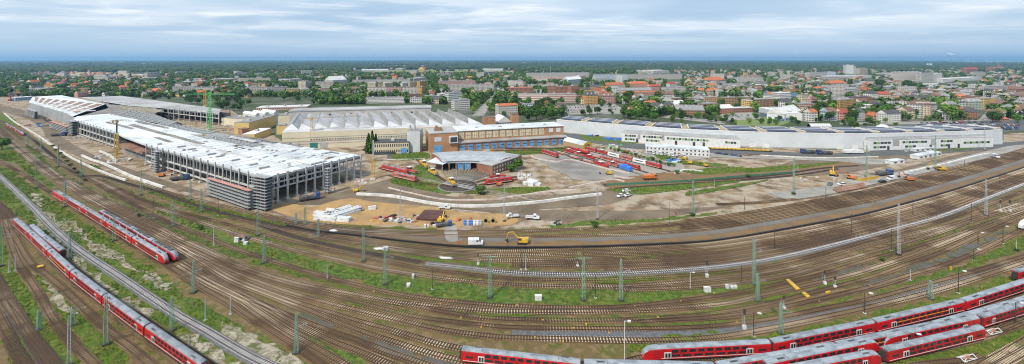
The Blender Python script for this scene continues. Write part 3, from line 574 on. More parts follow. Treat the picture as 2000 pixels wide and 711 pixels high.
m_net2 = mat('scaffold_boards', (0.26, 0.27, 0.275), .8, c2=(0.34, 0.35, 0.36), scale=.3)
def scaffold(label, pa, pb, h, depth=2.5, nb=6, lifts=7, top=None, net=True, mt=None):
    a, b = G(*pa), G(*pb); L = (b - a).length; t = thing('scaffold', label, 'scaffolding', a, math.atan2(b.y - a.y, b.x - a.x), 'scaffolds on the unfinished hall')
    mb = MB()
    for i in range(nb + 1):
        for y in (0, depth): mb.bar((L * i / nb, y, 0), (L * i / nb, y, h), .14)
    for k in range(1, lifts + 1):
        z = h * k / lifts
        for y in (0, depth): mb.bar((0, y, z), (L, y, z), .12)
    mb.build('frame', m_steel, t)
    for k in range(1, lifts + 1):
        mb = MB(); z = h * k / lifts - .3; mb.box(-.1, L + .1, .1, depth - .1, z, z + .12); mb.box(-.1, L + .1, -.1, -.05, z + .1, z + .5); mb.build('deck', top if (top and k == lifts) else m_net2, t)
    if net: mb = MB(); mb.box(.05, L - .05, depth - .5, depth - .4, .5, h - .2); mb.build('netting', mt or m_net, t)
    return t
scaffold('tall grey netted scaffold stair tower at the front corner of the unfinished hall', (487, 408), (517, 415), 19, 5, 4, 11, mt=m_net)
scaffold('long low grey scaffold with red top boards along the unfinished hall facade', (402, 384), (484, 413), 11.5, 2.5, 14, 6, top=m_redp)
scaffold('slim grey scaffold tower between the columns of the right facade of the unfinished hall', (640, 380), (648, 378), 16, 4, 2, 9)
scaffold('scaffold tower at the step between the rear block and the colonnade', (129, 262), (139, 266), 16, 5, 3, 9)
scaffold('scaffold with faded red decks along the rear block wall', (96, 251), (128, 263), 9, 3, 8, 5, top=m_redp)
scaffold('dark scaffold around the far end of the rear block', (48, 226), (66, 233), 11, 4, 5, 7)
scaffold('narrow scaffold on a column near the red steel platform', (296, 336), (303, 339), 16, 3, 2, 9)
# ---------------------------------------------------------------- buildings in general
WALLC = {'white': (0.62, 0.61, 0.58), 'cream': (0.58, 0.50, 0.36), 'grey': (0.42, 0.41, 0.39), 'beige': (0.48, 0.40, 0.30), 'yellow': (0.66, 0.45, 0.14), 'ochre': (0.55, 0.33, 0.10), 'pink': (0.55, 0.33, 0.29),
         'brick': (0.33, 0.15, 0.095), 'brown': (0.36, 0.215, 0.115), 'blue': (0.20, 0.34, 0.50), 'pale blue': (0.46, 0.54, 0.60), 'pale green': (0.46, 0.52, 0.43), 'salmon': (0.60, 0.34, 0.23)}
ROOFC = {'red': (0.34, 0.085, 0.055), 'orange': (0.46, 0.145, 0.065), 'brown': (0.20, 0.125, 0.095), 'dark': (0.085, 0.085, 0.095), 'grey': (0.27, 0.27, 0.275), 'white': (0.62, 0.63, 0.64)}
WM = {k: winmat('wall_' + k.replace(' ', '_'), v) for k, v in WALLC.items()}
PM = {k: mat('plain_' + k.replace(' ', '_'), v, c2=tuple(x * .8 for x in v), scale=.1) for k, v in WALLC.items()}
RM = {k: mat('roof_' + k, v, c2=tuple(x * .72 for x in v), scale=.25, rnd=.12) for k, v in ROOFC.items()}
m_strip = winmat('wall_striped_panel', (0.55, 0.54, 0.51), wu=.9, wv=.42, glass=(.11, .12, .13)); m_rstrip = winmat('wall_red_striped', (0.60, 0.58, 0.54), wu=1.0, wv=.46, glass=(.30, .12, .09)); m_plat = winmat('wall_slab_block', (0.50, 0.48, 0.44), (0.42, 0.39, 0.36), wu=.6, wv=.55, glass=(.13, .12, .12))
def roofmesh(mb, L, D, h, kind, rh, ov=.5, m=0, mw=1):
    a, b, c, d = (-ov, -ov), (L + ov, -ov), (L + ov, D + ov), (-ov, D + ov)
    if kind == 'flat':
        mb.box(-.15, L + .15, -.15, D + .15, h, h + .45, m); return
    along = L >= D
    if kind == 'gable':
        if along: r1, r2 = (-ov, D / 2), (L + ov, D / 2)
        else: r1, r2 = (L / 2, -ov), (L / 2, D + ov)
    else:
        k = min(L, D) * .48
        if kind == 'mansard': k = min(L, D) * .2
        r1, r2 = ((k, D / 2), (L - k, D / 2)) if along else ((L / 2, k), (L / 2, D - k))
    z0, z1 = h - .05, h + rh; V = lambda p, z: (p[0], p[1], z)
    if along:
        mb.face([V(a, z0), V(b, z0), V(r2, z1), V(r1, z1)], m); mb.face([V(c, z0), V(d, z0), V(r1, z1), V(r2, z1)], m)
        mb.face([V(b, z0), V(c, z0), V(r2, z1)], mw if kind == 'gable' else m); mb.face([V(d, z0), V(a, z0), V(r1, z1)], mw if kind == 'gable' else m)
    else:
        mb.face([V(b, z0), V(c, z0), V(r2, z1), V(r1, z1)], m); mb.face([V(d, z0), V(a, z0), V(r1, z1), V(r2, z1)], m)
        mb.face([V(a, z0), V(b, z0), V(r1, z1)], mw if kind == 'gable' else m); mb.face([V(c, z0), V(d, z0), V(r2, z1)], mw if kind == 'gable' else m)
    mb.face([V(d, z0), V(c, z0), V(b, z0), V(a, z0)], m)
def bld(name, label, cat, a, b, D, hp, wall='white', roof='grey', kind='flat', rh=None, wm=None, nv=None, nu=None, group=None, h=None, bays=(), chim=0, dorm=0, extra=None):
    """a building whose foot runs from px a to px b, D metres deep, hp photo pixels tall"""
    A, B = G(*a), G(*b); L = (B - A).length; h = h or M((a[1] + b[1]) / 2, hp)
    t = thing(name, label, cat, A, math.atan2(B.y - A.y, B.x - A.x), group)
    wmat_ = wm or WM[wall]; w = MB(); P = [(0, 0), (L, 0), (L, D), (0, D)]
    for i in range(4): w.wall((*P[i], 0), (*P[(i + 1) % 4], 0), 0, h, 0, nu if i % 2 == 0 else None, nv)
    w.build('wall', wmat_, t)
    if 'long orange roof behind the brick hall' in label: rh = 2.6
    r = MB(); rh = rh if rh is not None else min(L, D) * .38; roofmesh(r, L, D, h, kind, rh); ro = r.build('roof', [RM[roof], PM.get(wall, PM['white'])], t)
    if kind == 'flat' and L > 12:
        for i in range(max(1, min(6, int(L / 22)))):
            c = MB(); x = L * (i + .5) / max(1, min(6, int(L / 22))); c.box(x - 1.5, x + 1.5, D * .4, D * .7, h + .45, h + 2.4); c.build('roof_housing', PM['grey'], ro)
    for i in range(chim):
        c = MB(); x = L * (i + .6) / (chim + .2); y = D * .5; c.box(x - .4, x + .4, y - .4, y + .4, h + (rh * .7 if kind != 'flat' else .4), h + (rh if kind != 'flat' else .4) + 1.3); c.build('chimney', m_brick, ro)
    for i in range(dorm):
        c = MB(); x = L * (i + .5) / dorm; c.box(x - .9, x + .9, D * .10, D * .35, h + .2, h + rh * .62); c.build('dormer', PM['white'], ro)
    return t, L, D, h
# ---------------------------------------------------------------- sawtooth hall
def sawtooth():
    A, B = G(551, 257.6, 17), G(945, 243.0, 17); A.z = B.z = 0; e1 = (B - A); L = e1.length; rz = math.atan2(e1.y, e1.x)
    e2 = G(719.6, 220, 19) - G(734, 247, 19); D = 108.0; sk = Vector((e2.x, e2.y)).normalized()
    t = thing('sawtooth_hall', 'wide cream workshop hall with a row of big grey sawtooth roofs', 'industrial hall', A, rz)
    r = Matrix.Rotation(-rz, 2); s2 = r @ sk; s2 = s2 / s2.y; sh = s2.x      # shear of the depth direction in hall coordinates
    V = lambda x, y, z: (x + sh * y, y, z)
    w = MB(); w.face([V(0, 0, 0), V(L, 0, 0), V(L, 0, 16.4), V(0, 0, 16.4)]); w.face([V(L, 0, 0), V(L, D, 0), V(L, D, 16.4), V(L, 0, 16.4)]); w.face([V(0, D, 0), V(0, 0, 0), V(0, 0, 16.4), V(0, D, 16.4)]); w.face([V(L, D, 0), V(0, D, 0), V(0, D, 16.4), V(L, D, 16.4)])
    w.build('wall', m_cream, t)
    bnd = MB()
    for k in range(3): bnd.face([V(0 + .1, -.12, (10.4, 4.4, 6.7)[k]), V(L * .68, -.12, (10.4, 4.4, 6.7)[k]), V(L * .68, -.12, (10.9, 4.9, 7.5)[k]), V(.1, -.12, (10.9, 4.9, 7.5)[k])], 0)
    bnd.build('dark_band', m_groof, t)
    for i in range(46):
        o = MB(); x = L * .13 + i * 2.35; o.box(x, x + 1.0, -.25, .05, 8.2, 9.1); o.build('window', m_glass, t)
    for x, wd, m in ((9, 6, m_groof), (24, 6.5, mat('teal_gate', (0.02, 0.17, 0.15), .5)), (33, 6, m_steel)): o = MB(); o.box(x, x + wd, -.35, .05, 0, 5.6); o.build('gate', m, t)
    fl = MB(); fl.face([V(0, 0, 16.4), V(L, 0, 16.4), V(L, 9, 16.9), V(0, 9, 16.9)]); fl.face([V(0, 9, 16.9), V(L, 9, 16.9), V(L, D, 17), V(0, D, 17)]); fl.build('roof', m_saw, t)
    n = 14; w0 = L / n
    for i in range(n):
        x0, x1 = i * w0, (i + 1) * w0; y0, y1 = (8, D * .93); top = 16.9 + 5.4; o = MB(); xr = x0 + w0 * (.12 if i else .5)
        o.face([V(xr, y0 + 7, top), V(x1, y0, 16.95), V(x1, y1, 16.95), V(xr, y1, top)], 0)
        o.face([V(x0, y0, 16.95), V(xr, y0 + 7, top), V(xr, y1, top), V(x0, y1, 16.95)], 1)
        o.face([V(x0, y0, 16.95), V(x1, y0, 16.95), V(xr, y0 + 7, top)], 0); o.face([V(x1, y1, 16.95), V(x0, y1, 16.95), V(xr, y1, top)], 0)
        s = o.build('roof_tooth', [m_saw, m_sawg], t); o = MB(); o.bar(V(xr, y0 + 7, top + .1), V(xr, y1, top + .1), .6); o.build('ridge_cap', m_groof, s)
    bk = MB(); bk.box(sh * D - 5, L * .83 + sh * D, D, D + 24, 0, 23.0, 0); bk.build('rear_block', PM['grey'], t)
    bk = MB(); bk.box(sh * D - 6, L * .83 + sh * D + 1, D - .6, D + 25, 23.0, 24.3, 0); bk.build('rear_roof', m_groof, t)
    for i in range(7): o = MB(); x = 14 + i * 24; o.box(x + sh * D, x + sh * D + 2.2, D - .4, D, 17.6, 19.2); o.build('vent', m_dark, t)
sawtooth()
# ---------------------------------------------------------------- long brick hall with blue doors
def brick_hall():
    A, B = G(894, 294.5), G(1107, 281); d = B - A; L = d.length; rz = math.atan2(d.y, d.x)
    t = thing('brick_hall', 'long brick workshop hall with a white roof and a row of blue doors', 'industrial hall', A, rz)
    w = MB(); w.box(0, L, 0, 8, 0, 6.8, skip='t'); w.build('lower_wall', m_brick, t)
    w = MB(); w.box(-.6, L + .8, -.9, 8, 6.8, 7.7); w.build('lower_roof', m_groof, t)
    w = MB(); w.box(0, L, 8, 34, 0, 16.6, skip='t'); w.build('upper_wall', m_obrick, t)
    w = MB(); w.box(-.6, L + .6, 7.2, 35, 16.6, 17.2); w.build('upper_roof', m_wroof, t)
    n = 14
    for i in range(n):
        x = 2.2 + i * (L - 3) / n; o = MB(); o.box(x, x + 4.6, -.2, .05, .1, 5.2); k = o.build('door', m_bluedoor, t)
        o = MB(); o.box(x + .5, x + 4.1, -.28, -.18, 2.9, 3.6); o.build('door_glazing', m_glass, k)
    for i in range(13):
        x = 2 + i * (L - 22) / 13; o = MB(); o.box(x, x + 5.2, 7.75, 8.1, 9.2, 15.4); k = o.build('window', m_glassb, t)
        o = MB(); [o.box(x + q, x + q + .14, 7.68, 7.8, 9.2, 15.4) for q in (1.7, 3.4)]; o.box(x, x + 5.2, 7.68, 7.8, 12.1, 12.3); o.build('sash', m_brown, k)
    for x in (L - 16, L - 8): o = MB(); o.box(x, x + 4.5, 7.7, 8.1, 11, 15); o.build('window', m_wwall, t)
    for i in range(4): o = MB(); x = 20 + i * 24; o.box(x, x + 3, 18, 19.5, 17.2, 18.2); o.build('roof_vent', m_groof, t)
    # annex at the left end
    a, b = G(839, 299), G(894, 295); d2 = b - a; L2 = d2.length
    t2 = thing('brick_annex', 'orange brick annex with dark flat roof at the near end of the brick hall', 'building', a, math.atan2(d2.y, d2.x))
    w = MB(); w.box(0, L2, 0, 30, 0, 17.2, skip='t'); w.build('wall', m_obrick, t2); w = MB(); w.box(-.3, L2 + .3, -.3, 30.3, 17.2, 17.8); w.build('roof', m_groof, t2)
    o = MB(); o.box(L2 * .15, L2 * .42, -.2, .05, 0, 6.5); o.build('door', m_bluedoor, t2); o = MB(); o.box(L2 * .17, L2 * .42, -.2, .05, 10, 14); o.build('window', m_wwall, t2)
    o = MB(); o.box(L2 * .68, L2 - .3, -2.2, -.05, 8.0, 14.4); k = o.build('oriel', m_white, t2); o = MB(); o.box(L2 * .72, L2 - 1, -2.4, -2.2, 9, 13.4); o.build('oriel_window', m_glass, k)
    o = MB(); o.box(6, 13, 10, 15, 17.8, 20.6); o.box(7, 9, 11, 14, 20.6, 22.5); o.build('roof_plant', m_brown, t2)
    # low cream house and pale equipment tower left of it
    t3, *_ = bld('gatehouse', 'low cream building with dark flat roof and blue door before the sawtooth hall', 'building', (731, 302), (798, 300), 16, 22, 'cream', 'dark', nv=2, nu=16)
    o = MB(); LL = (G(798, 300) - G(731, 302)).length; o.box(LL * .78, LL * .95, -.15, .02, 0, 5.2); o.build('door', m_bluedoor, t3); o = MB(); o.box(0, LL * .6, -2, -.02, 0, 2.6); o.build('window_strip', m_glass, t3)
    t4, *_ = bld('equipment_tower', 'pale grey metal tower with pipes on its roof beside the low cream building', 'building', (795, 298), (820, 298), 12, 42, 'grey', 'grey', wm=m_wgrey)
    for x in (2, 6): o = MB(); o.cyl((x, 4, M(298, 42) + .4), .9, 4.5); o.build('roof_pipe', m_steel, t4)
brick_hall()
# ---------------------------------------------------------------- roundhouse and turntable
C0 = G(895, 364)
def roundhouse():
    L1, L2 = G(862, 333), G(966, 338); a0 = math.atan2(L1.y - C0.y, L1.x - C0.x); a1 = math.atan2(L2.y - C0.y, L2.x - C0.x)
    r0 = ((L1 - C0).length + (L2 - C0).length) / 2; r1 = r0 + 34; a0 = max(a0, a1) if a0 > a1 else a0; lo, hi = min(a0, a1), max(a0, a1)
    ctr = C0 + Vector((math.cos((lo + hi) / 2), math.sin((lo + hi) / 2), 0)) * r0
    t = thing('roundhouse', 'fan shaped brick locomotive shed with white roof facing the turntable', 'engine shed', (ctr.x, ctr.y, 0))
    n = 8; P = lambda r, k, z: C0 + Vector((math.cos(hi + (lo - hi) * k / n) * r, math.sin(hi + (lo - hi) * k / n) * r, z))
    h0, h1 = 7.2, 8.6
    rf = MB(); w = MB(); lt = MB()
    for k in range(n):
        rf.face([P(r0 - .8, k, h0), P(r0 - .8, k + 1, h0), P(r0 + 12, k + 1, h1), P(r0 + 12, k, h1)]); rf.face([P(r0 + 12, k, h1), P(r0 + 12, k + 1, h1), P(r1, k + 1, h0 - .5), P(r1, k, h0 - .5)])
        w.face([P(r1, k + 1, 0), P(r1, k, 0), P(r1, k, h0 - .5), P(r1, k + 1, h0 - .5)])
        w.face([P(r0, k, 5.4), P(r0, k + 1, 5.4), P(r0, k + 1, h0 - .05), P(r0, k, h0 - .05)], 1)
        pr = MB(); c = P(r0, k, 0); q = P(r0 + 1.2, k, 0); pr.bar(c + Vector((0, 0, 0)), c + Vector((0, 0, 5.4)), 1.0); wb(pr, 'door_pier', m_brick, t)
        a, b = P(r0 + .5, k + .1, 0), P(r0 + .5, k + .9, 0)
        if k in (2, 3, 5): 
            d = MB(); d.wall(a, a.lerp(b, .49), 0, 5.3); d.wall(a.lerp(b, .51), b, 0, 5.3); wb(d, 'shed_door', m_bluedoor, t)
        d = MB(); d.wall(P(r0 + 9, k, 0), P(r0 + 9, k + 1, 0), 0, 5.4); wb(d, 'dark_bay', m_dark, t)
        lt.face([P(r0 - .05, k + .1, 5.7), P(r0 - .05, k + .9, 5.7), P(r0 - .05, k + .9, 6.7), P(r0 - .05, k + .1, 6.7)])
    for k in (0, n): w.face([P(r0, k, 0), P(r1, k, 0), P(r1, k, h0 - .5), P(r0 + 12, k, h1 - .05), P(r0, k, h0 - .05)])
    wb(rf, 'roof', mat('pale_sheet_roof', (.36, .39, .42), c2=(.28, .31, .335), scale=.15), t); wb(w, 'wall', [m_brick, m_wgrey], t); wb(lt, 'upper_window', m_wwall, t)
    # brick wing on the right
    a, b = G(962, 343), G(1013, 324); d = b - a; t2 = thing('brick_wing', 'low brick wing with grey roof joined to the right of the engine shed', 'building', a, math.atan2(d.y, d.x))
    o = MB(); L = d.length; o.box(0, L, 0, 14, 0, 7, skip='t'); o.build('wall', m_brick, t2); o = MB(); o.box(-.4, L + .4, -.4, 14.4, 7, 7.7); o.build('roof', m_groof, t2)
    for i in range(9): 
        for zz in (1.2, 4.2): o = MB(); x = 1.5 + i * (L - 3) / 9; o.box(x, x + 1.5, -.1, .02, zz, zz + 1.7); o.build('window', m_white, t2)
    # canopy on the left
    a, b = G(849, 333), G(866, 336); t3 = thing('canopy', 'open white canopy on posts left of the engine shed', 'canopy', a, math.atan2((b - a).y, (b - a).x))
    o = MB(); L = (b - a).length; o.face([(-6, -2, 6.2), (L + 1, -2, 6.2), (L - 2, 24, 6.9), (-12, 24, 6.9)]); o.face([(-12, 24, 6.6), (L - 2, 24, 6.6), (L + 1, -2, 5.9), (-6, -2, 5.9)]); o.build('canopy_roof', m_wroof, t3)
    for x in (-5, L): 
        for y in (-1.5, 10, 21): o = MB(); o.bar((x - y * .2, y, 0), (x - y * .2, y, 6), .4); o.build('post', m_steel, t3)
    # turntable
    tt = thing('turntable', 'round locomotive turntable pit with a bridge before the engine shed', 'turntable', C0)
    o = MB(); rr = 12.5; 
    for i in range(48):
        t0, t1 = 2 * math.pi * i / 48, 2 * math.pi * (i + 1) / 48; c = lambda r, q, z: (math.cos(q) * r, math.sin(q) * r, z)
        o.face([c(rr, t0, .55), c(rr, t1, .55), c(rr + 1.1, t1, .55), c(rr + 1.1, t0, .55)], 0); o.face([c(rr, t0, .30), c(rr, t1, .30), c(rr, t1, .55), c(rr, t0, .55)], 1); o.face([c(rr + 1.1, t1, .3), c(rr + 1.1, t0, .3), c(rr + 1.1, t0, .55), c(rr + 1.1, t1, .55)], 0)
    o.build('pit_rim', [m_floor, m_dark], tt)
    o = MB(); o.cyl((0, 0, .31), rr, .08, n=48); o.build('pit_floor', m_bal_d, tt); ang = math.radians(150)
    o = MB(); o.box(-rr + .4, rr - .4, -2.2, 2.2, .5, .95, rz=ang); o.build('bridge', m_groof, tt)
    for s in (-1, 1): o = MB(); o.box(-rr + .4, rr - .4, s * .8 - .12, s * .8 + .12, .95, 1.1, rz=ang); o.build('rail', m_rail, tt)
    o = MB(); [o.box(-rr + .6, rr - .6, s * 2.1 - .05, s * 2.1 + .05, 1.8, 1.95, rz=ang) for s in (-1, 1)]; o.build('handrail', m_steel, tt)
    # radiating tracks
    root = struct(empty('turntable_tracks'));
    for k in [i * .5 for i in range(0, 17)] + [18.5, 19.2, 20, -4.5, -5.2]:
        for s in (-1, 1):
            r = MB(); q = hi + (lo - hi) * k / n; dd = Vector((math.cos(q), math.sin(q), 0)); nn = Vector((-dd.y, dd.x, 0)) * .75 * s; far = r0 + 2 if 0 <= k <= 8 else r0 + 16
            r.bar(C0 + dd * (rr + 1.2) + nn + Vector((0, 0, .42)), C0 + dd * far + nn + Vector((0, 0, .42)), .2); r.build('rail', m_tan, root)
        r = MB(); r.bar(C0 + dd * (rr + 1.2) + Vector((0, 0, .33)), C0 + dd * far + Vector((0, 0, .33)), .9); r.build('track_bed', m_floor, root)
roundhouse()
# ---------------------------------------------------------------- long white hall with solar roof, offices
def solar_hall():
    top = [(1087, 234), (1160, 240), (1226, 245), (1320, 252), (1420, 256.5), (1520, 259.5), (1600, 261), (1680, 261.5), (1780, 260), (1870, 257.5), (1958, 254)]
    hz = 14.5; Fp = [G(x, y, hz) for x, y in top]; Fp = cr(Fp, n=4); dep = 31
    def off(P, d, z=None):
        out = []
        for i, p in enumerate(P):
            q = P[min(i + 1, len(P) - 1)] - P[max(i - 1, 0)]; q.z = 0; q.normalize(); n = Vector((-q.y, q.x, 0)); out.append(Vector((p.x, p.y, 0)) + n * d)
        return out
    A = off(Fp, 0); B = off(Fp, dep); base = A[len(A) // 2]
    t = thing('solar_roof_hall', 'very long pale grey hall with solar panels along its roof edge', 'industrial hall', base)
    w = MB(); ring = A + B[::-1]
    for i in range(len(ring)): a, b = ring[i], ring[(i + 1) % len(ring)]; w.face([(a.x, a.y, 0), (b.x, b.y, 0), (b.x, b.y, hz), (a.x, a.y, hz)])
    wb(w, 'wall', m_wwall, t)
    r = MB()
    for i in range(len(A) - 1): r.face([(A[i].x, A[i].y, hz), (A[i + 1].x, A[i + 1].y, hz), (B[i + 1].x, B[i + 1].y, hz), (B[i].x, B[i].y, hz)])
    wb(r, 'roof', m_groofgreen, t)
    r = MB(); e = off(Fp, .3); sweep(r, e, [(-.4, hz - .3), (-.4, hz + .7), (.4, hz + .7), (.4, hz - .3)], closed=True); wb(r, 'parapet', m_white, t)
    r = MB(); e = off(Fp, -.12); sweep(r, e, [(-.05, 0), (-.05, 1.0), (.05, 1.0), (.05, 0)], closed=True); wb(r, 'plinth', m_groof, t)
    # solar groups placed along the front edge
    Sx = [0.0]
    for a, b in zip(A, A[1:]): Sx.append(Sx[-1] + (b - a).length)
    def at(s):
        for i in range(len(A) - 1):
            if Sx[i + 1] >= s: break
        q = (A[i + 1] - A[i]); return A[i] + q * ((s - Sx[i]) / q.length), q.normalized()
    n = 13; tot = Sx[-1]
    for g in range(n):
        s0 = tot * (g + .1) / n; s1 = tot * (g + .83) / n; 
        for k in range(3):
            p0, d = at(s0); p1, d1 = at(s1); nn = Vector((-d.y, d.x, 0)); y0 = 3.0 + k * 8.6; y1 = y0 + 4.6; m = MB()
            m.face([p0 + nn * y0 + Vector((0, 0, hz + 1.0)), p1 + nn * y0 + Vector((0, 0, hz + 1.0)), p1 + nn * y1 + Vector((0, 0, hz + 1.9)), p0 + nn * y1 + Vector((0, 0, hz + 1.9))])
            m.face([p0 + nn * y1 + Vector((0, 0, hz + 1.85)), p1 + nn * y1 + Vector((0, 0, hz + 1.85)), p1 + nn * y0 + Vector((0, 0, hz + .95)), p0 + nn * y0 + Vector((0, 0, hz + .95))]); wb(m, 'solar_panel', m_solar, t)
            m = MB(); m.bar(p0 + nn * (y1 + .6) + Vector((0, 0, hz + 1.6)), p1 + nn * (y1 + .6) + Vector((0, 0, hz + 1.6)), 1.2); wb(m, 'panel_upstand', m_wwall, t)
        p0, d = at(s1 + tot * .02 / n); p1, _ = at(s1 + tot * .2 / n); nn = Vector((-d.y, d.x, 0)); m = MB(); m.prism([p0 + nn * 2.5, p1 + nn * 2.5, p1 + nn * 26, p0 + nn * 26], hz + .02, hz + 1.2, 0); wb(m, 'rooflight', m_tan, t)
        for pp in (p0, p1): m = MB(); m.bar(pp + nn * 2 + Vector((0, 0, hz + 1.5)), pp + nn * 27 + Vector((0, 0, hz + 1.5)), 1.0); wb(m, 'rooflight_kerb', m_white, t)
    a, da = at(tot * .655); b, _ = at(tot * .695); nn = Vector((da.y, -da.x, 0)); m = MB(); m.prism([a + nn * .3, b + nn * .3, b - nn * .1, a - nn * .1], 0, 7.2, 0); wb(m, 'gate', mat('blue_grey_gate', (.10, .15, .19), .5), t)
    for s in (.40, .43, .455, .60, .63): a, da = at(tot * s); m = MB(); nn = Vector((da.y, -da.x, 0)); b = a + da * 6; m.prism([a + nn * .3, b + nn * .3, b - nn * .1, a - nn * .1], 0, 3.6, 0); wb(m, 'door', m_white, t)
solar_hall()
def office(label, a, b, D, h, groups, recess=()):
    A, B = G(*a), G(*b); L = (B - A).length; t = thing('office_block', label, 'office building', A, math.atan2((B - A).y, (B - A).x))
    w = MB(); w.box(0, L, 0, D, 0, h, skip='t'); w.build('wall', m_white, t); w = MB(); w.box(-.1, L + .1, -.1, D + .1, h, h + .4); w.build('roof', m_groof, t)
    w = MB(); w.box(2, L - 2, D * .5, D * .8, h + .4, h + 2.2); w.build('roof_plant', m_steel, t)
    for s0, s1, z, n, col in groups:
        for i in range(n):
            x = L * (s0 + (s1 - s0) * i / n); wd = L * (s1 - s0) / n; o = MB(); o.box(x + wd * .08, x + wd * .92, -.15, .02, z, z + 1.9); o.build('window', m_green if (i % 4 == 1 or (col and i % 2)) else m_glass, t)
    for s0, s1 in recess: o = MB(); o.box(L * s0, L * s1, -.2, .02, h * .42, h - .2); o.build('stair_glazing', m_groof, t)
    for s0 in (.13, .47, .62, .70): o = MB(); o.box(L * s0, L * s0 + 2.2, -.2, .02, 0, 4.2); o.build('entrance', m_dark, t)
office("white office block with green window panels before the right end of the solar hall", (1700.6, 294.6), (1940, 287.5), 9, 9.6, [(.02, .16, 6.2, 5, 0), (.02, .12, 2.2, 4, 0), (.25, .45, 6.2, 8, 0), (.27, .36, 2.2, 3, 1), (.56, .66, 6.2, 4, 0), (.56, .64, 2.2, 4, 0), (.75, .97, 4.2, 9, 1)], [(.175, .225), (.48, .52)])
office('white office block with green windows before the left part of the solar hall', (1214, 276.5), (1446, 291), 13, 8.8, [(.03, .13, 5.6, 5, 0), (.03, .12, 2.0, 4, 0), (.19, .36, 5.6, 7, 0), (.22, .34, 2.0, 6, 1), (.4, .75, 5.2, 14, 1), (.88, .97, 4.6, 4, 0)], [(.145, .17), (.36, .38)])
# container offices: each stacked row is a thing with its containers as parts
def containers(label, a, b, D, h, n, rows, name='site_office_row'):
    A, B = G(*a), G(*b); L = (B - A).length; t = thing(name, label, 'site office', A, math.atan2((B - A).y, (B - A).x))
    for r in range(rows):
        for i in range(n):
            x = L * i / n; o = MB(); o.box(x + .06, x + L / n - .06, 0, D, r * h / rows + .1, (r + 1) * h / rows - .05); k = o.build('container', m_white, t)
            o = MB(); o.box(x + L / n * .3, x + L / n * .7, -.1, .02, r * h / rows + 1, r * h / rows + h / rows * .78); o.build('window', m_glass, k)
    o = MB(); o.box(-.2, L + .2, -.2, D + .2, h, h + .3); o.build('roof', m_wroof, t)
containers('long two storey row of white site office containers behind parked vans', (1261, 299), (1386, 307), 14, 6.0, 16, 2)
containers('single row of white containers by the road before the office block', (1795, 312), (1839, 304), 6, 3.0, 5, 1)
containers('pair of white containers on the sandy ground near the yard', (1743, 322), (1767, 319), 5, 2.8, 2, 1)
containers('low white container row against the office block forecourt', (1788, 297), (1826, 294.5), 4, 2.6, 4, 1)
containers('white containers left of the parked lorries at the solar hall', (1649, 299), (1684, 299.4), 4, 2.8, 4, 1)
# yellow buildings left of the sawtooth hall, sheds
bld('workshop', 'yellow flat roofed workshop left of the sawtooth hall', 'building', (486, 262), (537, 246), 16, 21, 'yellow', 'grey', wm=m_yellow_w)
bld('workshop', 'pale yellow low lean-to beside the yellow workshop', 'building', (497, 275), (530, 262), 12, 12, 'yellow', 'white', wm=m_yellow_w)
bld('workshop', 'small orange brown shed left of the yellow workshop', 'building', (473, 268), (487, 266), 10, 15, 'brick', 'brown', wm=m_obrick)
bld('workshop', 'grey roofed hall with small sawteeth behind the yellow workshop', 'building', (481, 248), (555, 236), 45, 14, 'cream', 'grey', wm=m_cream)
for i in range(3): p = G(500 + i * 17, 225 - i, 12); bld('rooflight_block', 'white sloping rooflight block, number %s from the sawtooth hall on the grey roofed hall' % ('third', 'second', 'first')[i], 'rooflight', (499 + i * 18, 243 - i * 2.4), (507 + i * 18, 242 - i * 2.4), 34, 3, 'white', 'white', 'gable', h=12.2, rh=3.0, wm=m_white, group='rooflights on the grey roofed hall')
bld('workshop', 'cream cube shaped block at the corner of the sawtooth hall', 'building', (543, 250), (567, 249), 18, 24, 'yellow', 'grey', wm=m_cream)
bld('workshop', 'low yellow block standing before the cream cube by the sawtooth hall', 'building', (540, 263), (565, 262), 10, 17, 'yellow', 'grey', wm=m_yellow_w)
for i, (x, y, c) in enumerate([(951, 243, 'orange'), (962, 244, 'salmon'), (1007, 240, 'brown')]):
    bld('brick_turret', ('narrow orange brick block', 'square pale brick block', 'tall brown brick block')[i] + ' behind the white roof of the brick hall', 'building', (x - 7, y + 8), (x + 6, y + 7.5), 10, 20 + i * 2, 'brown', 'brown', wm=m_obrick)
bld('barn', 'hall with pale pitched roof behind the white roof of the brick hall', 'building', (970, 249), (1000, 247), 22, 9, 'white', 'white', 'gable')
bld('workshop', 'pink edged flat hall with white roof beyond the yellow crane machine', 'building', (500, 216), (600, 213), 30, 5, 'pink', 'white')
def tent():
    a, b = G(1100, 283), G(1138, 293); d = b - a; L = d.length; t = thing('tunnel_tent', 'white roofed timber tunnel with a yellow arched mouth beside the brick hall', 'shed', a, math.atan2(d.y, d.x))
    pr = [(0, 0), (0, 4.2), (2, 5.9), (6, 6.9), (10, 5.9), (12, 4.2), (12, 0)]; o = MB(); o.extr(pr, 0, L, m=0); o.build('shell', m_tan, t); o = MB(); o.extr([(-.2, 4.2), (1.9, 6.1), (6, 7.15), (10.1, 6.1), (12.2, 4.2), (10, 5.7), (6, 6.7), (2, 5.7)], -.2, L + .2); o.build('cover', m_wroof, t)
    o = MB(); o.extr([(0.2, 0), (0.2, 4.4), (2, 6.1), (6, 7.2), (10, 6.1), (11.8, 4.4), (11.8, 0), (9.4, 0), (9.4, 4), (6, 5), (2.6, 4), (2.6, 0)], L, L + .8); o.build('arch', m_yel, t)
tent()
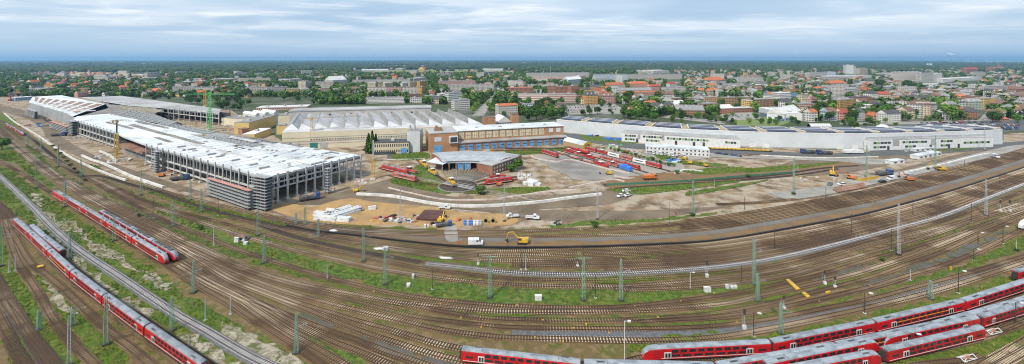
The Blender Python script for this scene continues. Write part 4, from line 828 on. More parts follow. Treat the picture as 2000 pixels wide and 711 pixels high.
# ---------------------------------------------------------------- places used to tell repeats apart
PLACES = [(15, 180, 'at the far left edge of the town'), (60, 185, 'beyond the far end of the unfinished hall'), (125, 182, 'behind the brown striped roof'), (165, 160, 'near the stubble fields'), (215, 183, 'behind the grey wing of the unfinished hall'), (270, 185, 'behind the middle of the grey wing'),
 (315, 188, 'near the yellow gabled house'), (375, 182, 'beside the first long slab block'), (360, 200, 'left of the green crane'), (455, 195, 'right of the green crane'), (455, 160, 'near the long pale low roofs'), (520, 182, 'beside the second long slab block'), (530, 200, 'before the second long slab block'),
 (595, 178, 'by the square tower block'), (590, 198, 'behind the grey roofed hall'), (650, 168, 'near the white shed beyond the tower block'), (665, 195, 'behind the left end of the sawtooth hall'), (750, 162, 'behind the third slab block'), (770, 185, 'before the third slab block'), (755, 200, 'by the long white low block'),
 (815, 198, 'by the red topped block'), (850, 172, 'between the third slab block and the avenue'), (880, 200, 'beside the white striped block'), (920, 182, 'near the yellow ended block'), (920, 218, 'on the near end of the avenue'), (950, 200, 'along the straight avenue'), (990, 170, 'at the far end of the avenue'), (985, 225, 'by the orange roofed white block'),
 (1060, 225, 'behind the brick hall roof'), (1070, 200, 'before the red striped block'), (1095, 172, 'around the brick factory'), (1090, 150, 'near the long grey slab block'), (1155, 215, 'by the town car park'), (1155, 195, 'around the ochre corner house'), (1195, 160, 'near the blue grey slab block'), (1195, 195, 'by the red roofed row'),
 (1240, 170, 'among the orange hipped roofs'), (1250, 225, 'behind the left part of the solar hall'), (1250, 195, 'by the long beige block'), (1280, 150, 'near the long cream slab block'), (1310, 215, 'beside the small orange roofed house'), (1325, 180, 'by the big white ornate block'), (1360, 232, 'before the low brick sheds'), (1390, 205, 'among the brown barracks'), (1380, 175, 'behind the brown barracks'),
 (1400, 155, 'near the small orange dome roofs'), (1440, 235, 'on the meadow behind the solar hall'), (1450, 205, 'right of the brown barracks'), (1470, 160, 'near the wide white block in the old town'), (1510, 232, 'around the white and blue workshop'), (1520, 185, 'by the blue glass office'), (1560, 150, 'near the orange cube block'), (1585, 215, 'by the pink apartment block'), (1590, 175, 'right of the blue glass office'),
 (1610, 235, 'left of the red roofed villa'), (1640, 205, 'by the yellow flats'), (1645, 170, 'by the wide orange roof'), (1660, 145, 'at the foot of the white tower'), (1680, 240, 'between the villa and the white gabled house'), (1690, 195, 'by the long dark brick block'), (1725, 172, 'left of the large white slab'), (1760, 240, 'beside the white gabled house'), (1745, 195, 'behind the white gabled house'),
 (1800, 170, 'before the large white slab'), (1805, 235, 'before the pink townhouses'), (1815, 190, 'behind the pink townhouses'), (1855, 230, 'near the dark red villa'), (1865, 185, 'behind the pale blue townhouses'), (1880, 158, 'near the curved shopping hall'), (1900, 140, 'near the red church roof'), (1930, 225, 'on the street at the yellow corner house'), (1935, 180, 'behind the yellow corner house'), (1955, 145, 'around the brick church tower'), (1975, 235, 'by the orange kiosk'), (1985, 195, 'at the right edge of the town'), (1990, 165, 'among the far roofs at the right edge')]
def place(px, py): return min(PLACES, key=lambda p: (p[0] - px) ** 2 + ((p[1] - py) * 2.2) ** 2)[2]
# ---------------------------------------------------------------- roads and car parks of the town
z = .10
for nm, pts, m in (('avenue', [(922, 226), (945, 226), (966, 190), (989, 172), (1001, 150), (997, 149), (984, 169), (958, 188)], m_pave), ('street', [(1908, 238), (1926, 240), (1938, 216), (1930, 214)], m_pave), ('street', [(1640, 243), (1800, 243), (2010, 236), (2010, 231), (1800, 237), (1640, 240)], m_pave),
                   ('car_park', [(1098, 206), (1200, 203), (1235, 222), (1110, 224)], m_pave), ('car_park', [(1780, 246), (1840, 238), (2000, 234), (2090, 252), (1965, 256), (1880, 248)], m_asph), ('meadow', [(1435, 232), (1500, 229), (1545, 238), (1520, 247), (1440, 245)], m_gfield), ('car_park', [(1400, 222), (1470, 219), (1490, 232), (1420, 236)], m_pave), ('gravel_lot', [(1960, 262), (2090, 252), (2100, 272), (1960, 282)], m_sand), ('street', [(1300, 224), (1420, 238), (1415, 243), (1290, 229)], m_pave)):
    z += .004; sheet(nm, pts, m, z, smooth=False)
# ---------------------------------------------------------------- buildings one can name
S = 'apartment block'; B_ = 'building'; HS = 'house'
NAMED = [
 (61, 168, 79, 167, 16, 8, 'cream', 'orange', 'gable', 'wide cream house with orange roof beyond the far end of the unfinished hall', HS), (86, 171, 97, 171, 14, 6, 'ochre', 'orange', 'hip', 'ochre block with orange roof near the far end of the unfinished hall', HS), (45, 183, 78, 180, 25, 7, 'white', 'grey', 'flat', 'long low white commercial building beyond the far end of the unfinished hall', B_), (80, 181, 112, 178, 25, 7, 'cream', 'grey', 'flat', 'long low cream commercial building behind the brown striped roof', B_), (127, 176, 157, 174, 20, 5, 'beige', 'brown', 'flat', 'long low beige building behind the brown striped roof', B_), (30, 197, 63, 195, 22, 6, 'blue', 'white', 'flat', 'long blue shed at the far end of the unfinished hall', B_),
 (234, 179, 250, 178, 16, 8, 'cream', 'orange', 'hip', 'cream house with orange hipped roof behind the grey wing', HS), (304, 187, 316, 186, 14, 10, 'yellow', 'orange', 'gable', 'yellow gabled house with orange roof near the first slab block', HS), (316, 184, 326, 183, 14, 9, 'cream', 'brown', 'gable', 'cream house joined to the yellow gabled house', HS),
 (336, 182, 380, 181, 13, 12, 'white', 'grey', 'flat', 'first long slab block with rows of windows, left section', S), (381, 182, 424, 181, 13, 11, 'white', 'grey', 'flat', 'first long slab block with rows of windows, right section', S), (478, 184, 520, 183, 13, 13, 'white', 'grey', 'flat', 'second long slab block, left section behind the green crane', S), (521, 184, 562, 182, 13, 12.5, 'grey', 'grey', 'flat', 'second long slab block, right section next to the yellow block', S), (560, 185, 584, 184, 14, 11, 'yellow', 'grey', 'flat', 'yellow four storey block left of the square tower block', S),
 (358, 164, 405, 162, 25, 4, 'beige', 'white', 'flat', 'long low building with pale roof near the first slab block', B_), (417, 160, 462, 158, 28, 5, 'cream', 'white', 'flat', 'long low cream building with pale roof beyond the first slab block', B_), (464, 160, 528, 159, 28, 6, 'beige', 'grey', 'flat', 'long low beige building with grey roof beyond the second slab block', B_), (544, 161, 562, 161, 20, 6, 'white', 'white', 'flat', 'white flat block left of the square tower block', B_), (566, 161, 587, 160, 20, 6, 'white', 'white', 'flat', 'white flat block beside the square tower block', B_), (582, 175, 597, 175, 16, 16, 'cream', 'grey', 'flat', 'square cream tower block', S), (597, 175, 608, 174, 16, 15, 'grey', 'grey', 'flat', 'grey windowed tower block beside the square cream tower', S), (650, 165, 677, 163, 35, 8, 'white', 'white', 'gable', 'large white shed right of the square tower block', B_), (588, 184, 605, 183, 14, 9, 'white', 'grey', 'hip', 'white hipped roof house before the square cream tower', HS), (625, 182, 645, 181, 14, 9, 'pink', 'grey', 'flat', 'pink flat block right of the square cream tower', S),
 (688, 164, 800, 162, 13, 7, 'beige', 'grey', 'flat', 'long beige row behind the third slab block', S), (801, 169, 820, 168, 13, 9, 'beige', 'grey', 'flat', 'beige block behind the right end of the third slab block', S), (820, 169, 834, 168, 14, 10, 'ochre', 'grey', 'flat', 'ochre cube block above the third slab block', S), (718, 171, 733, 171, 12, 9, 'cream', 'white', 'flat', 'pale cream point block behind the left of the third slab block', S), (752, 171, 767, 170, 12, 9, 'cream', 'white', 'flat', 'pale cream point block behind the middle of the third slab block', S), (786, 169, 800, 168, 12, 7, 'white', 'white', 'flat', 'small white block behind the third slab block', S),
 (717, 183, 755, 183, 13, 12, 'beige', 'brown', 'flat', 'third slab block, beige left section', S), (756, 183, 784, 183, 13, 12, 'pink', 'brown', 'flat', 'third slab block, pinkish middle section', S), (785, 183, 824, 182, 13, 12, 'beige', 'brown', 'flat', 'third slab block, beige right section', S), (824, 183, 832, 182, 13, 13, 'ochre', 'brown', 'flat', 'ochre end of the third slab block', S),
 (714, 202, 790, 201, 14, 11, 'white', 'grey', 'flat', 'long white low block behind the sawtooth hall', B_, m_strip), (798, 202, 824, 201, 16, 10, 'white', 'grey', 'flat', 'white base of the red topped block behind the sawtooth hall', B_), (798, 196, 824, 195, 14, 11, 'brick', 'dark', 'flat', 'dark red upper block above a white base behind the sawtooth hall', B_), (858, 196, 876, 195, 14, 12, 'white', 'white', 'flat', 'plain white block left of the white striped block', B_), (876, 202, 903, 200, 14, 20, 'white', 'grey', 'flat', 'white striped office block by the avenue', B_, m_strip), (888, 215, 918, 213, 16, 19, 'cream', 'grey', 'flat', 'cream striped office block at the right end of the sawtooth hall', B_, m_strip), (830, 196, 856, 195, 14, 8, 'grey', 'grey', 'flat', 'grey low block between the red topped block and the striped block', B_),
 (877, 178, 965, 176, 13, 12, 'white', 'grey', 'flat', 'long white slab block left of the avenue', S), (920, 187, 928, 187, 12, 11, 'yellow', 'grey', 'flat', 'yellow left end block near the avenue', S), (928, 186, 951, 185, 14, 8, 'grey', 'dark', 'flat', 'grey low block between two yellow ends near the avenue', B_), (951, 186, 959, 185, 12, 10, 'yellow', 'grey', 'flat', 'yellow right end block beside the avenue', S), (856, 166, 928, 164, 13, 7, 'pink', 'grey', 'flat', 'long pinkish row behind the white slab block near the avenue', S),
 (706, 140, 759, 139.5, 220, 3.5, 'white', 'white', 'flat', 'huge pale flat warehouse at the edge of the far green field', B_), (941, 139.5, 982, 139.5, 200, 4, 'grey', 'white', 'flat', 'grey exhibition hall on the far green field', B_), (772, 136, 786, 136, 120, 2.5, 'cream', 'cream' if 0 else 'white', 'flat', 'far cream warehouse beyond the green field', B_), (817, 137.5, 828, 137.5, 80, 3, 'yellow', 'orange', 'gable', 'far yellow barn by the green field', B_),
 (974, 228, 1011, 226, 16, 21, 'white', 'orange', 'gable', 'white block with long orange roof behind the brick hall', S), (1021, 217, 1050, 216, 18, 14, 'pale blue', 'grey', 'flat', 'pale blue low shed among the trees behind the brick hall', B_), (1051, 207, 1056, 206, 5, 9, 'blue', 'blue' if 0 else 'dark', 'flat', 'small bright blue tower by the red striped block', B_),
 (1012, 201, 1070, 201, 14, 17, 'white', 'grey', 'flat', 'red striped white office block, left half', B_, m_rstrip), (1070, 201, 1126, 200, 14, 17, 'white', 'grey', 'flat', 'red striped white office block, right half', B_, m_rstrip), (1071, 184, 1087, 184, 20, 16, 'brick', 'brown', 'flat', 'tall brick factory block behind the red striped block', B_), (1088, 184, 1115, 183, 24, 14, 'brick', 'brown', 'flat', 'wide brick factory block behind the red striped block', B_), (1116, 184, 1132, 183, 20, 15, 'brick', 'brown', 'flat', 'brick factory tower right of the wide factory block', B_), (992, 182, 1040, 181, 16, 10, 'brick', 'orange', 'flat', 'long brick row with orange roof at the avenue', B_), (1033, 172, 1090, 171, 14, 6, 'grey', 'grey', 'flat', 'long grey row behind the brick factory', S),
 (1030, 152, 1150, 150, 13, 9, 'grey', 'grey', 'flat', 'very long grey slab block far behind the brick factory', S), (1040, 156, 1115, 156, 30, 6, 'pink', 'grey', 'flat', 'low pinkish sheds before the very long grey slab', B_), (1113, 155, 1130, 154, 30, 4.5, 'blue', 'dark', 'flat', 'flat blue hall before the very long grey slab', B_), (1131, 158, 1143, 157, 14, 10, 'cream', 'white', 'flat', 'cream point block right of the very long grey slab', S), (1110, 164, 1137, 162, 25, 8, 'pale blue', 'white', 'gable', 'pale blue shed before the cream point block', B_),
 (1161, 158, 1226, 157, 13, 12, 'pale blue', 'grey', 'flat', 'blue grey slab block behind the ochre corner house', S), (1161, 160, 1190, 159, 13, 8, 'white', 'white', 'flat', 'low white block before the blue grey slab block', S), (1203, 163, 1216, 163, 14, 15, 'white', 'white', 'flat', 'bright white tower block before the blue grey slab', S), (1229, 156, 1332, 155, 13, 10, 'cream', 'grey', 'flat', 'long cream slab block behind the orange hipped roofs', S),
 (1145, 204, 1168, 203, 16, 18, 'ochre', 'dark', 'mansard', 'ochre corner house with dark mansard roof at the car park', HS), (1140, 186, 1155, 185, 14, 11, 'yellow', 'dark', 'hip', 'yellow house with dark roof behind the ochre corner house', HS), (1152, 178, 1172, 181, 14, 10, 'ochre', 'dark', 'gable', 'ochre house with grey roof behind the ochre corner house', HS), (1177, 203, 1202, 202, 15, 15, 'pink', 'brown', 'mansard', 'pink corner house with brown roof right of the ochre corner house', HS), (1170, 192, 1188, 196, 12, 11, 'salmon', 'red', 'gable', 'salmon house with red roof in the row above the car park', HS), (1160, 185, 1173, 188, 12, 10, 'cream', 'red', 'gable', 'cream house with red roof in the row above the car park', HS),
 (1184, 174, 1221, 173, 18, 8, 'beige', 'orange', 'hip', 'beige block with wide orange hipped roof, left of two', S), (1229, 172, 1267, 171, 18, 8, 'salmon', 'orange', 'hip', 'salmon block with wide orange hipped roof, right of two', S), (1196, 184, 1208, 184, 12, 12, 'white', 'grey', 'gable', 'narrow white gabled house below the orange hipped roofs', HS), (1210, 186, 1274, 185, 16, 9, 'grey', 'grey', 'gable', 'long house with pale grey roof behind the long beige block', S), (1220, 190, 1286, 189, 14, 7, 'salmon', 'orange', 'gable', 'long salmon house with orange roof behind the long beige block', S), (1231, 195, 1316, 193, 15, 9, 'beige', 'brown', 'gable', 'long beige block with brown roof behind the solar hall', S), (1270, 178, 1290, 177, 14, 9, 'pink', 'red', 'gable', 'pink house with red gabled roof left of the white ornate block', HS),
 (1300, 184, 1340, 183, 18, 13, 'white', 'grey', 'flat', 'big white ornate block with many windows', S), (1308, 172, 1322, 171, 14, 8, 'white', 'red', 'hip', 'dark red hipped roof above the white ornate block', HS), (1266, 206, 1331, 204, 15, 13, 'brown', 'grey', 'flat', 'brown flat block behind the small orange roofed house', B_), (1265, 217, 1283, 216, 12, 14, 'salmon', 'orange', 'gable', 'small orange roofed house among trees behind the solar hall', HS), (1276, 144, 1307, 143, 120, 6, 'white', 'white', 'flat', 'white stadium building on the far wood edge', B_), (1314, 214, 1340, 213, 20, 8, 'beige', 'white', 'gable', 'low shed with white roof right of the orange roofed house', B_),
 (1376, 206, 1403, 206, 13, 16, 'brown', 'grey', 'flat', 'left brown barrack block with grey roof', B_), (1414, 207, 1444, 206, 13, 16, 'brown', 'grey', 'flat', 'middle brown barrack block with grey roof', B_), (1448, 203, 1476, 203, 13, 13, 'brown', 'grey', 'flat', 'rear brown barrack block with grey roof', B_), (1475, 210, 1511, 208, 16, 15, 'brown', 'grey', 'flat', 'right brown barrack block at an angle', B_), (1373, 217, 1403, 216, 14, 14, 'brown', 'grey', 'flat', 'square brown building before the left barrack', B_), (1346, 204, 1356, 204, 13, 12, 'brown', 'grey', 'flat', 'narrow brown block left of the barracks', B_), (1320, 202, 1332, 202, 13, 11, 'brown', 'grey', 'flat', 'short brown block far left of the barracks', B_),
 (1408, 223, 1432, 222, 14, 11, 'brick', 'white', 'gable', 'low brick shed with pale roof before the barracks, left wing', B_), (1426, 221, 1471, 219, 14, 9, 'brick', 'white', 'flat', 'low brick shed with pale roof before the barracks, long wing', B_), (1320, 223, 1376, 224, 20, 8, 'brick', 'grey', 'gable', 'low brick shed with wide grey roof at the left of the barracks', B_),
 (1482, 222, 1528, 235, 26, 13, 'white', 'white', 'flat', 'white workshop with blue base behind the solar hall', B_, m_white), (1532, 236, 1566, 228, 22, 12, 'white', 'white', 'gable', 'white workshop wing with low gable behind the solar hall', B_, m_white), (1483, 225, 1526, 238, 4, 5, 'blue', 'dark', 'flat', 'long blue lean-to before the white workshop', B_), (1540, 236, 1562, 233, 8, 5, 'blue', 'dark', 'flat', 'blue shed with white roof before the workshop wing', B_),
 (1490, 200, 1524, 203, 16, 15, 'pale blue', 'blue' if 0 else 'grey', 'flat', 'pale stepped office block left of the blue glass office', B_, m_strip), (1524, 203, 1545, 202, 18, 21, 'white', 'white', 'flat', 'tall white glazed office block', B_, m_strip), (1541, 200, 1556, 199, 16, 19, 'blue', 'dark', 'flat', 'blue glass office block', B_), (1490, 186, 1540, 186, 14, 6, 'blue', 'dark', 'flat', 'long blue roofed office wing', B_), (1498, 192, 1512, 193, 10, 9, 'salmon', 'orange', 'gable', 'salmon house before the blue roofed office wing', HS), (1540, 186, 1565, 185, 14, 11, 'ochre', 'brown', 'flat', 'orange painted block behind the blue glass office', S),
 (1562, 218, 1596, 217, 14, 15, 'pink', 'grey', 'flat', 'pink apartment block with grey flat roof', S), (1586, 206, 1596, 205, 10, 12, 'pink', 'brown', 'gable', 'narrow pink gabled house behind the pink apartment block', HS), (1610, 215, 1640, 214, 13, 17, 'yellow', 'grey', 'flat', 'yellow flats with balconies, left block', S), (1640, 216, 1672, 213, 13, 20, 'ochre', 'grey', 'flat', 'ochre and grey flats with balconies, right block', S), (1622, 201, 1650, 200, 13, 12, 'white', 'grey', 'flat', 'white flats behind the yellow flats', S),
 (1628, 233, 1645, 234, 13, 15, 'white', 'red', 'gable', 'white villa with red gabled roof and towers, left half', HS), (1645, 235, 1664, 233, 13, 14, 'salmon', 'red', 'hip', 'white villa with red hipped roof, right half', HS), (1624, 171, 1655, 170, 22, 8, 'beige', 'orange', 'hip', 'wide building with bright orange hipped roof in the old town', B_),
 (1653, 145, 1667, 145, 22, 18, 'white', 'white', 'flat', 'tall white tower block on the skyline', S), (1667, 145, 1672, 145, 20, 15, 'pale blue', 'white', 'flat', 'blue slice of the white tower block', S), (1679, 145, 1695, 144, 24, 11, 'beige', 'grey', 'flat', 'beige tower cluster right of the white tower', S), (1616, 150, 1632, 150, 24, 10, 'pale blue', 'grey', 'flat', 'pale blue tower left of the white tower', S), (1581, 153, 1614, 152, 20, 11, 'grey', 'grey', 'flat', 'grey panel block left of the white tower', S), (1567, 153, 1581, 152, 16, 8, 'salmon', 'grey', 'flat', 'orange cube block left of the grey panel block', S), (1620, 154, 1702, 152, 40, 5, 'white', 'white', 'flat', 'long white flat shopping hall below the white tower', B_),
 (1383, 163, 1417, 162, 30, 6, 'pink', 'orange', 'hip', 'building with stepped orange roofs behind the barracks', B_), (1440, 161, 1490, 160, 20, 9, 'white', 'grey', 'flat', 'wide white block in the old town', S), (1452, 156, 1485, 155, 16, 8, 'salmon', 'grey', 'flat', 'salmon block above the wide white block', S),
 (1665, 207, 1703, 206, 14, 17, 'brick', 'dark', 'flat', 'long dark brick block behind the white gabled house', S), (1703, 201, 1715, 200, 14, 18, 'white', 'dark', 'hip', 'narrow white house with dark blue roof beside the dark brick block', HS), (1716, 200, 1740, 200, 13, 16, 'cream', 'red', 'gable', 'cream house with red mansard behind the white gabled house', HS),
 (1748, 161, 1800, 160, 14, 20, 'white', 'white', 'flat', 'large white slab block, left half', S), (1800, 162, 1823, 161, 14, 18, 'grey', 'grey', 'flat', 'large white slab block, grey right half', S), (1823, 161, 1840, 160, 20, 17, 'white', 'white', 'flat', 'white block at the end of the large slab', S), (1841, 161, 1918, 156, 40, 6, 'white', 'white', 'flat', 'long curved white shopping hall', B_), (1888, 144, 1911, 143, 22, 9, 'brick', 'red', 'gable', 'brick church with steep red roof', 'church'), (1938, 140, 1964, 139, 30, 6, 'brick', 'brown', 'gable', 'brick church nave below the tower', 'church'),
 (1732, 239, 1760, 237, 12, 16, 'white', 'dark', 'gable', 'white house with dark gabled roof behind the solar hall', HS), (1688, 233, 1702, 234, 12, 11, 'white', 'orange', 'hip', 'small white house with orange hipped roof behind the solar hall', HS), (1706, 236, 1721, 235, 12, 10, 'salmon', 'orange', 'hip', 'lower orange roofed house joined to the small white house', HS),
 (1778, 226, 1793, 230, 13, 24, 'cream', 'brown', 'flat', 'cream townhouse gable at the left of the pink townhouses', HS), (1793, 231, 1804, 230, 13, 27, 'white', 'brown', 'mansard', 'white balconied townhouse left of the pink townhouse', HS), (1804, 230, 1820, 229, 13, 26, 'pink', 'brown', 'mansard', 'deep pink townhouse with gables', HS), (1820, 229, 1832, 228, 13, 24, 'white', 'dark', 'mansard', 'pale townhouse with pointed gable right of the pink townhouse', HS),
 (1848, 215, 1866, 216, 13, 17, 'pale blue', 'dark', 'mansard', 'pale blue townhouse behind the bright green tree', HS), (1866, 217, 1886, 216, 13, 17, 'white', 'dark', 'mansard', 'white townhouse beside the pale blue townhouse', HS), (1877, 229, 1890, 231, 12, 13, 'brick', 'dark', 'gable', 'dark red villa with black roof, gabled part', HS), (1890, 231, 1909, 229, 12, 14, 'brick', 'dark', 'hip', 'dark red villa with black roof, hipped part', HS), (1891, 216, 1920, 215, 13, 17, 'pale green', 'grey', 'mansard', 'pale green townhouse left of the yellow corner house', HS),
 (1921, 214, 1947, 212, 14, 21, 'yellow', 'grey', 'flat', 'bright yellow corner house with many windows', HS), (1947, 210, 1956, 209, 14, 17, 'pale blue', 'grey', 'flat', 'narrow light blue house right of the yellow corner house', HS), (1954, 216, 1976, 215, 13, 13, 'cream', 'brown', 'hip', 'low cream house right of the yellow corner house', HS), (1953, 236, 1971, 236, 10, 4, 'brick', 'orange', 'hip', 'small orange roofed kiosk under the trees at the right', HS), (1895, 201, 1925, 200, 14, 12, 'brick', 'brown', 'flat', 'brick block with brown roof behind the pale green townhouse', S), (1985, 190, 2010, 188, 14, 15, 'brick', 'brown', 'gable', 'brick townhouse at the right edge of the town', HS),
]
for n in NAMED:
    x0, y0, x1, y1, D, hp, wl, rf, kind, lab, cat = n[:11]
    k = {'apartment block': 'apartment_block', 'building': 'building', 'house': 'house', 'church': 'church'}[cat]
    bld(k, lab, cat, (x0, y0), (x1, y1), D, hp, wl, rf, kind, wm=n[11] if len(n) > 11 else (m_plat if cat == 'apartment block' and wl in ('white', 'grey', 'beige', 'cream') and (x1 - x0) > 35 else None), chim=2 if kind in ('gable', 'hip', 'mansard') and y0 > 170 else 0, dorm=3 if kind in ('mansard',) and y0 > 190 else 0)
def spire():
    p = G(1950, 139); t = thing('church_tower', 'tall brick church tower with pointed roof on the right skyline', 'church tower', p); s = 1 / M(139, 1) ; o = MB(); w = M(139, 2); h = M(139, 11)
    o.box(-w, w, -w, w, 0, h); o.build('shaft', m_brick, t); o = MB(); o.cyl((0, 0, h), w * 1.3, h * .45, n=4, r2=.1); o.build('spire', RM['brown'], t)
spire()
for x in (1812, 1820):
    p = G(x - (x > 1816) * 2, 131); r = M(131, 2); t = tag(MB().cyl((0, 0, 0), r, M(131, 7), n=18).build('gas_tank', PM['pale blue'], loc=p), '%s of two white cylindrical tanks far behind the large white slab' % ('left' if x < 1816 else 'right'), 'tank')
# domes and tents behind the solar hall
def dome(x, y, wpx, hpx, lab, nm='marquee'):
    p = G(x, y); r = M(y, wpx) / 2; h = M(y, hpx); mb = MB(); n = 16; prof = [(1, 0), (.98, .3), (.85, .62), (.6, .85), (.3, .97), (0.01, 1)]
    for (r0, z0), (r1, z1) in zip(prof, prof[1:]):
        for i in range(n):
            a, b = 2 * math.pi * i / n, 2 * math.pi * (i + 1) / n
            mb.face([(r * r0 * math.cos(a), r * r0 * .7 * math.sin(a), h * z0), (r * r0 * math.cos(b), r * r0 * .7 * math.sin(b), h * z0), (r * r1 * math.cos(b), r * r1 * .7 * math.sin(b), h * z1), (r * r1 * math.cos(a), r * r1 * .7 * math.sin(a), h * z1)])
    tag(mb.build(nm, m_white, loc=p), lab, 'tent')
dome(1724, 253, 26, 10, 'white domed tent behind the solar hall near the white gabled house'); dome(1816, 252, 20, 9, 'smaller white domed tent behind the solar hall before the pink townhouses'); dome(1926, 254, 18, 9, 'white peaked tent at the right end of the solar hall roof'); dome(1940, 256, 18, 8, 'low white tent cover at the right end of the solar hall')
t = thing('storage_tent', 'long ribbed white storage tent behind the middle of the solar hall', 'tent', G(1583, 250)); o = MB(); o.extr([(0, 0), (0, 3), (3, 5), (6, 3), (6, 0)], 0, 26); o.build('cover', m_white, t); [MB().extr([(-.1, 0), (-.1, 3.05), (3, 5.15), (6.1, 3.05), (6.1, 0)], x, x + .3).build('rib', m_groof, t) for x in (0, 5, 10, 15, 20, 25)]
# ---------------------------------------------------------------- houses that fill the town: the nearest as things, the far ones one mass
def AVL(y): return 999 - 64 * max(0, (y - 148) / 78) ** .8
BLOCKED = []
for n in NAMED: BLOCKED.append((n[0] - 2, n[2] + 2, n[1] - n[5] - 1.5, n[1] + 4))
ROADS = [(1098, 1236, 203, 226), (1780, 2010, 234, 262), (1900, 1940, 210, 242), (1400, 1545, 219, 248)]
def free(x, y, w=5): return not any(a - w < x < b + w and c < y < d for a, b, c, d in BLOCKED) and not any(a < x < b and c < y < d for a, b, c, d in ROADS) and not (148 < y < 226 and AVL(y) - 5 - (y - 148) * .05 < x < AVL(y) + 5 + (y - 148) * .1)
def dens(x, y):                       # share of building per place
    if x > 1240 and y > 204: return .10
    if x > 1240: base = 0.6 if 128 < y < 222 else .35
    elif x > 980: base = 0.5 if 150 < y < 200 else .2
    else: base = 0.55 if 142 < y < 188 else .12
    if x < 600 and y < 158: base *= .6
    if x > 1200 and y < 138: base *= .5
    return base
CELL = {}
_n = 0
for _ in range(600):
    if _n >= 46: break
    x = R.uniform(860, 1990) if R.random() < .8 else R.uniform(20, 860); y = R.uniform(141, 186); w = R.uniform(14, 34) * (.5 + (y - 138) / 50); hp = 10 * (y - 116) / 54 * R.uniform(.8, 1.5)
    if not free(x - w / 2, y, 3) or not free(x + w / 2, y, 3): continue
    wl = R.choice(('white', 'white', 'cream', 'grey', 'beige', 'pale blue')); dy = R.uniform(-1.2, 1.2) * w / 30; big = R.random() < .3
    bld('hall_building' if big else 'apartment_block', f'{wl} {"large low flat hall" if big else "long apartment block"} {place(x, y)}', 'hall' if big else 'apartment block', (x - w / 2, y + dy), (x + w / 2, y - dy), 34 if big else 12, hp * (.5 if big else 1), wl, 'white' if big else 'grey', wm=None if big else m_plat, group='pale blocks of the town'); BLOCKED.append((x - w / 2 - 1, x + w / 2 + 1, y - hp, y + 2)); _n += 1
def clear_at(p, r):
    k = (int(p.x // 26), int(p.y // 26))
    for i in (-1, 0, 1):
        for j in (-1, 0, 1):
            for q, rr in CELL.get((k[0] + i, k[1] + j), ()):
                if (q - p).length < (r + rr) * .82: return False
    CELL.setdefault(k, []).append((p, r)); return True
cand = []
for _ in range(26000):
    x = R.uniform(-60, 2060); y = 131 + (R.random() ** .9) * 106
    if y > 190 and x < 640: continue
    if y > 203 and x < 1010: continue
    if y > 238 - (x < 1500) * 14: continue
    if R.random() > dens(x, y) or not free(x, y): continue
    p = G(x, y); w = R.choice((11, 13, 15, 18, 22)); 
    if clear_at(p, w * .62): cand.append((y, x, p, w))
cand.sort(key=lambda c: -c[0])
def style(x, y):
    if x > 1240: wl = R.choice(('white', 'white', 'cream', 'cream', 'grey', 'beige', 'white', 'pale blue', 'pink', 'yellow', 'white', 'grey')); rf = R.choice(('red', 'orange', 'brown', 'grey', 'dark', 'grey', 'brown', 'grey', 'white', 'dark', 'grey', 'brown', 'dark', 'grey', 'white')); st = R.choice((4, 5, 4, 4, 3, 3))
    else: wl = R.choice(('white', 'cream', 'beige', 'white', 'grey', 'pink', 'yellow')); rf = R.choice(('red', 'orange', 'brown', 'dark', 'grey', 'brown', 'dark', 'grey', 'dark')); st = R.choice((2, 2, 2, 3))
    return wl, rf, st
GRID = math.radians(18)
far_mb = {}
nhouse = 0
for y, x, p, w in cand:
    wl, rf, st = style(x, y); d = R.uniform(9, 12.5); h = st * 3.0 + R.uniform(-.3, 1.2); kind = 'flat' if rf == 'white' or R.random() < .15 else R.choice(('gable', 'gable', 'hip')); rz = GRID * (1 if x > 1240 else -.6) + R.choice((0, math.pi / 2, 0, math.pi / 2, .6)) + R.uniform(-.12, .12)
    if nhouse < 165:
        t = thing('house', f'{wl} {"flat" if kind == "flat" else "gabled" if kind == "gable" else "hipped"} house with {rf} roof {place(x, y)}', 'house', p, rz, 'houses of the town')
        m = MB(); P = [(-w / 2, -d / 2), (w / 2, -d / 2), (w / 2, d / 2), (-w / 2, d / 2)]
        for i in range(4): m.wall((*P[i], 0), (*P[(i + 1) % 4], 0), 0, h, 0, nv=st)
        m.build('wall', WM[wl], t); m = MB(); roofmesh(m, w, d, h, kind, d * .42); m.v = [(a - w / 2, b - d / 2, c) for a, b, c in m.v]; ro = m.build('roof', [RM[rf], PM[wl]], t)
        m = MB(); cx = R.uniform(-w * .3, w * .3); m.box(cx - .4, cx + .4, -.4, .4, h + (.5 if kind == 'flat' else d * .25), h + (1.6 if kind == 'flat' else d * .5)); m.build('chimney', m_brick, ro); nhouse += 1
    else:
        key = (wl, rf); b = far_mb.setdefault(0, (MB(), []))[0]; wi = list(WALLC).index(wl); ri = len(WALLC) + list(ROOFC).index(rf)
        q = MB(); P = [(0, 0), (w, 0), (w, d), (0, d)]
        for i in range(4): q.wall((*P[i], 0), (*P[(i + 1) % 4], 0), 0, h, wi, nv=st)
        roofmesh(q, w, d, h, kind, d * .42, m=ri, mw=wi); r = Matrix.Rotation(rz, 3, 'Z'); k0 = len(b.v)
        b.v += [tuple(r @ Vector((a - w / 2, c - d / 2, e)) + p) for a, c, e in q.v]; b.f += [tuple(k0 + i for i in f) for f in q.f]; b.m += q.m; b.uv += q.uv
if 0 in far_mb: struct(far_mb[0][0].build('distant_houses', [WM[k] for k in WALLC] + [RM[k] for k in ROOFC]), 'stuff')
print('houses', nhouse, 'of', len(cand))
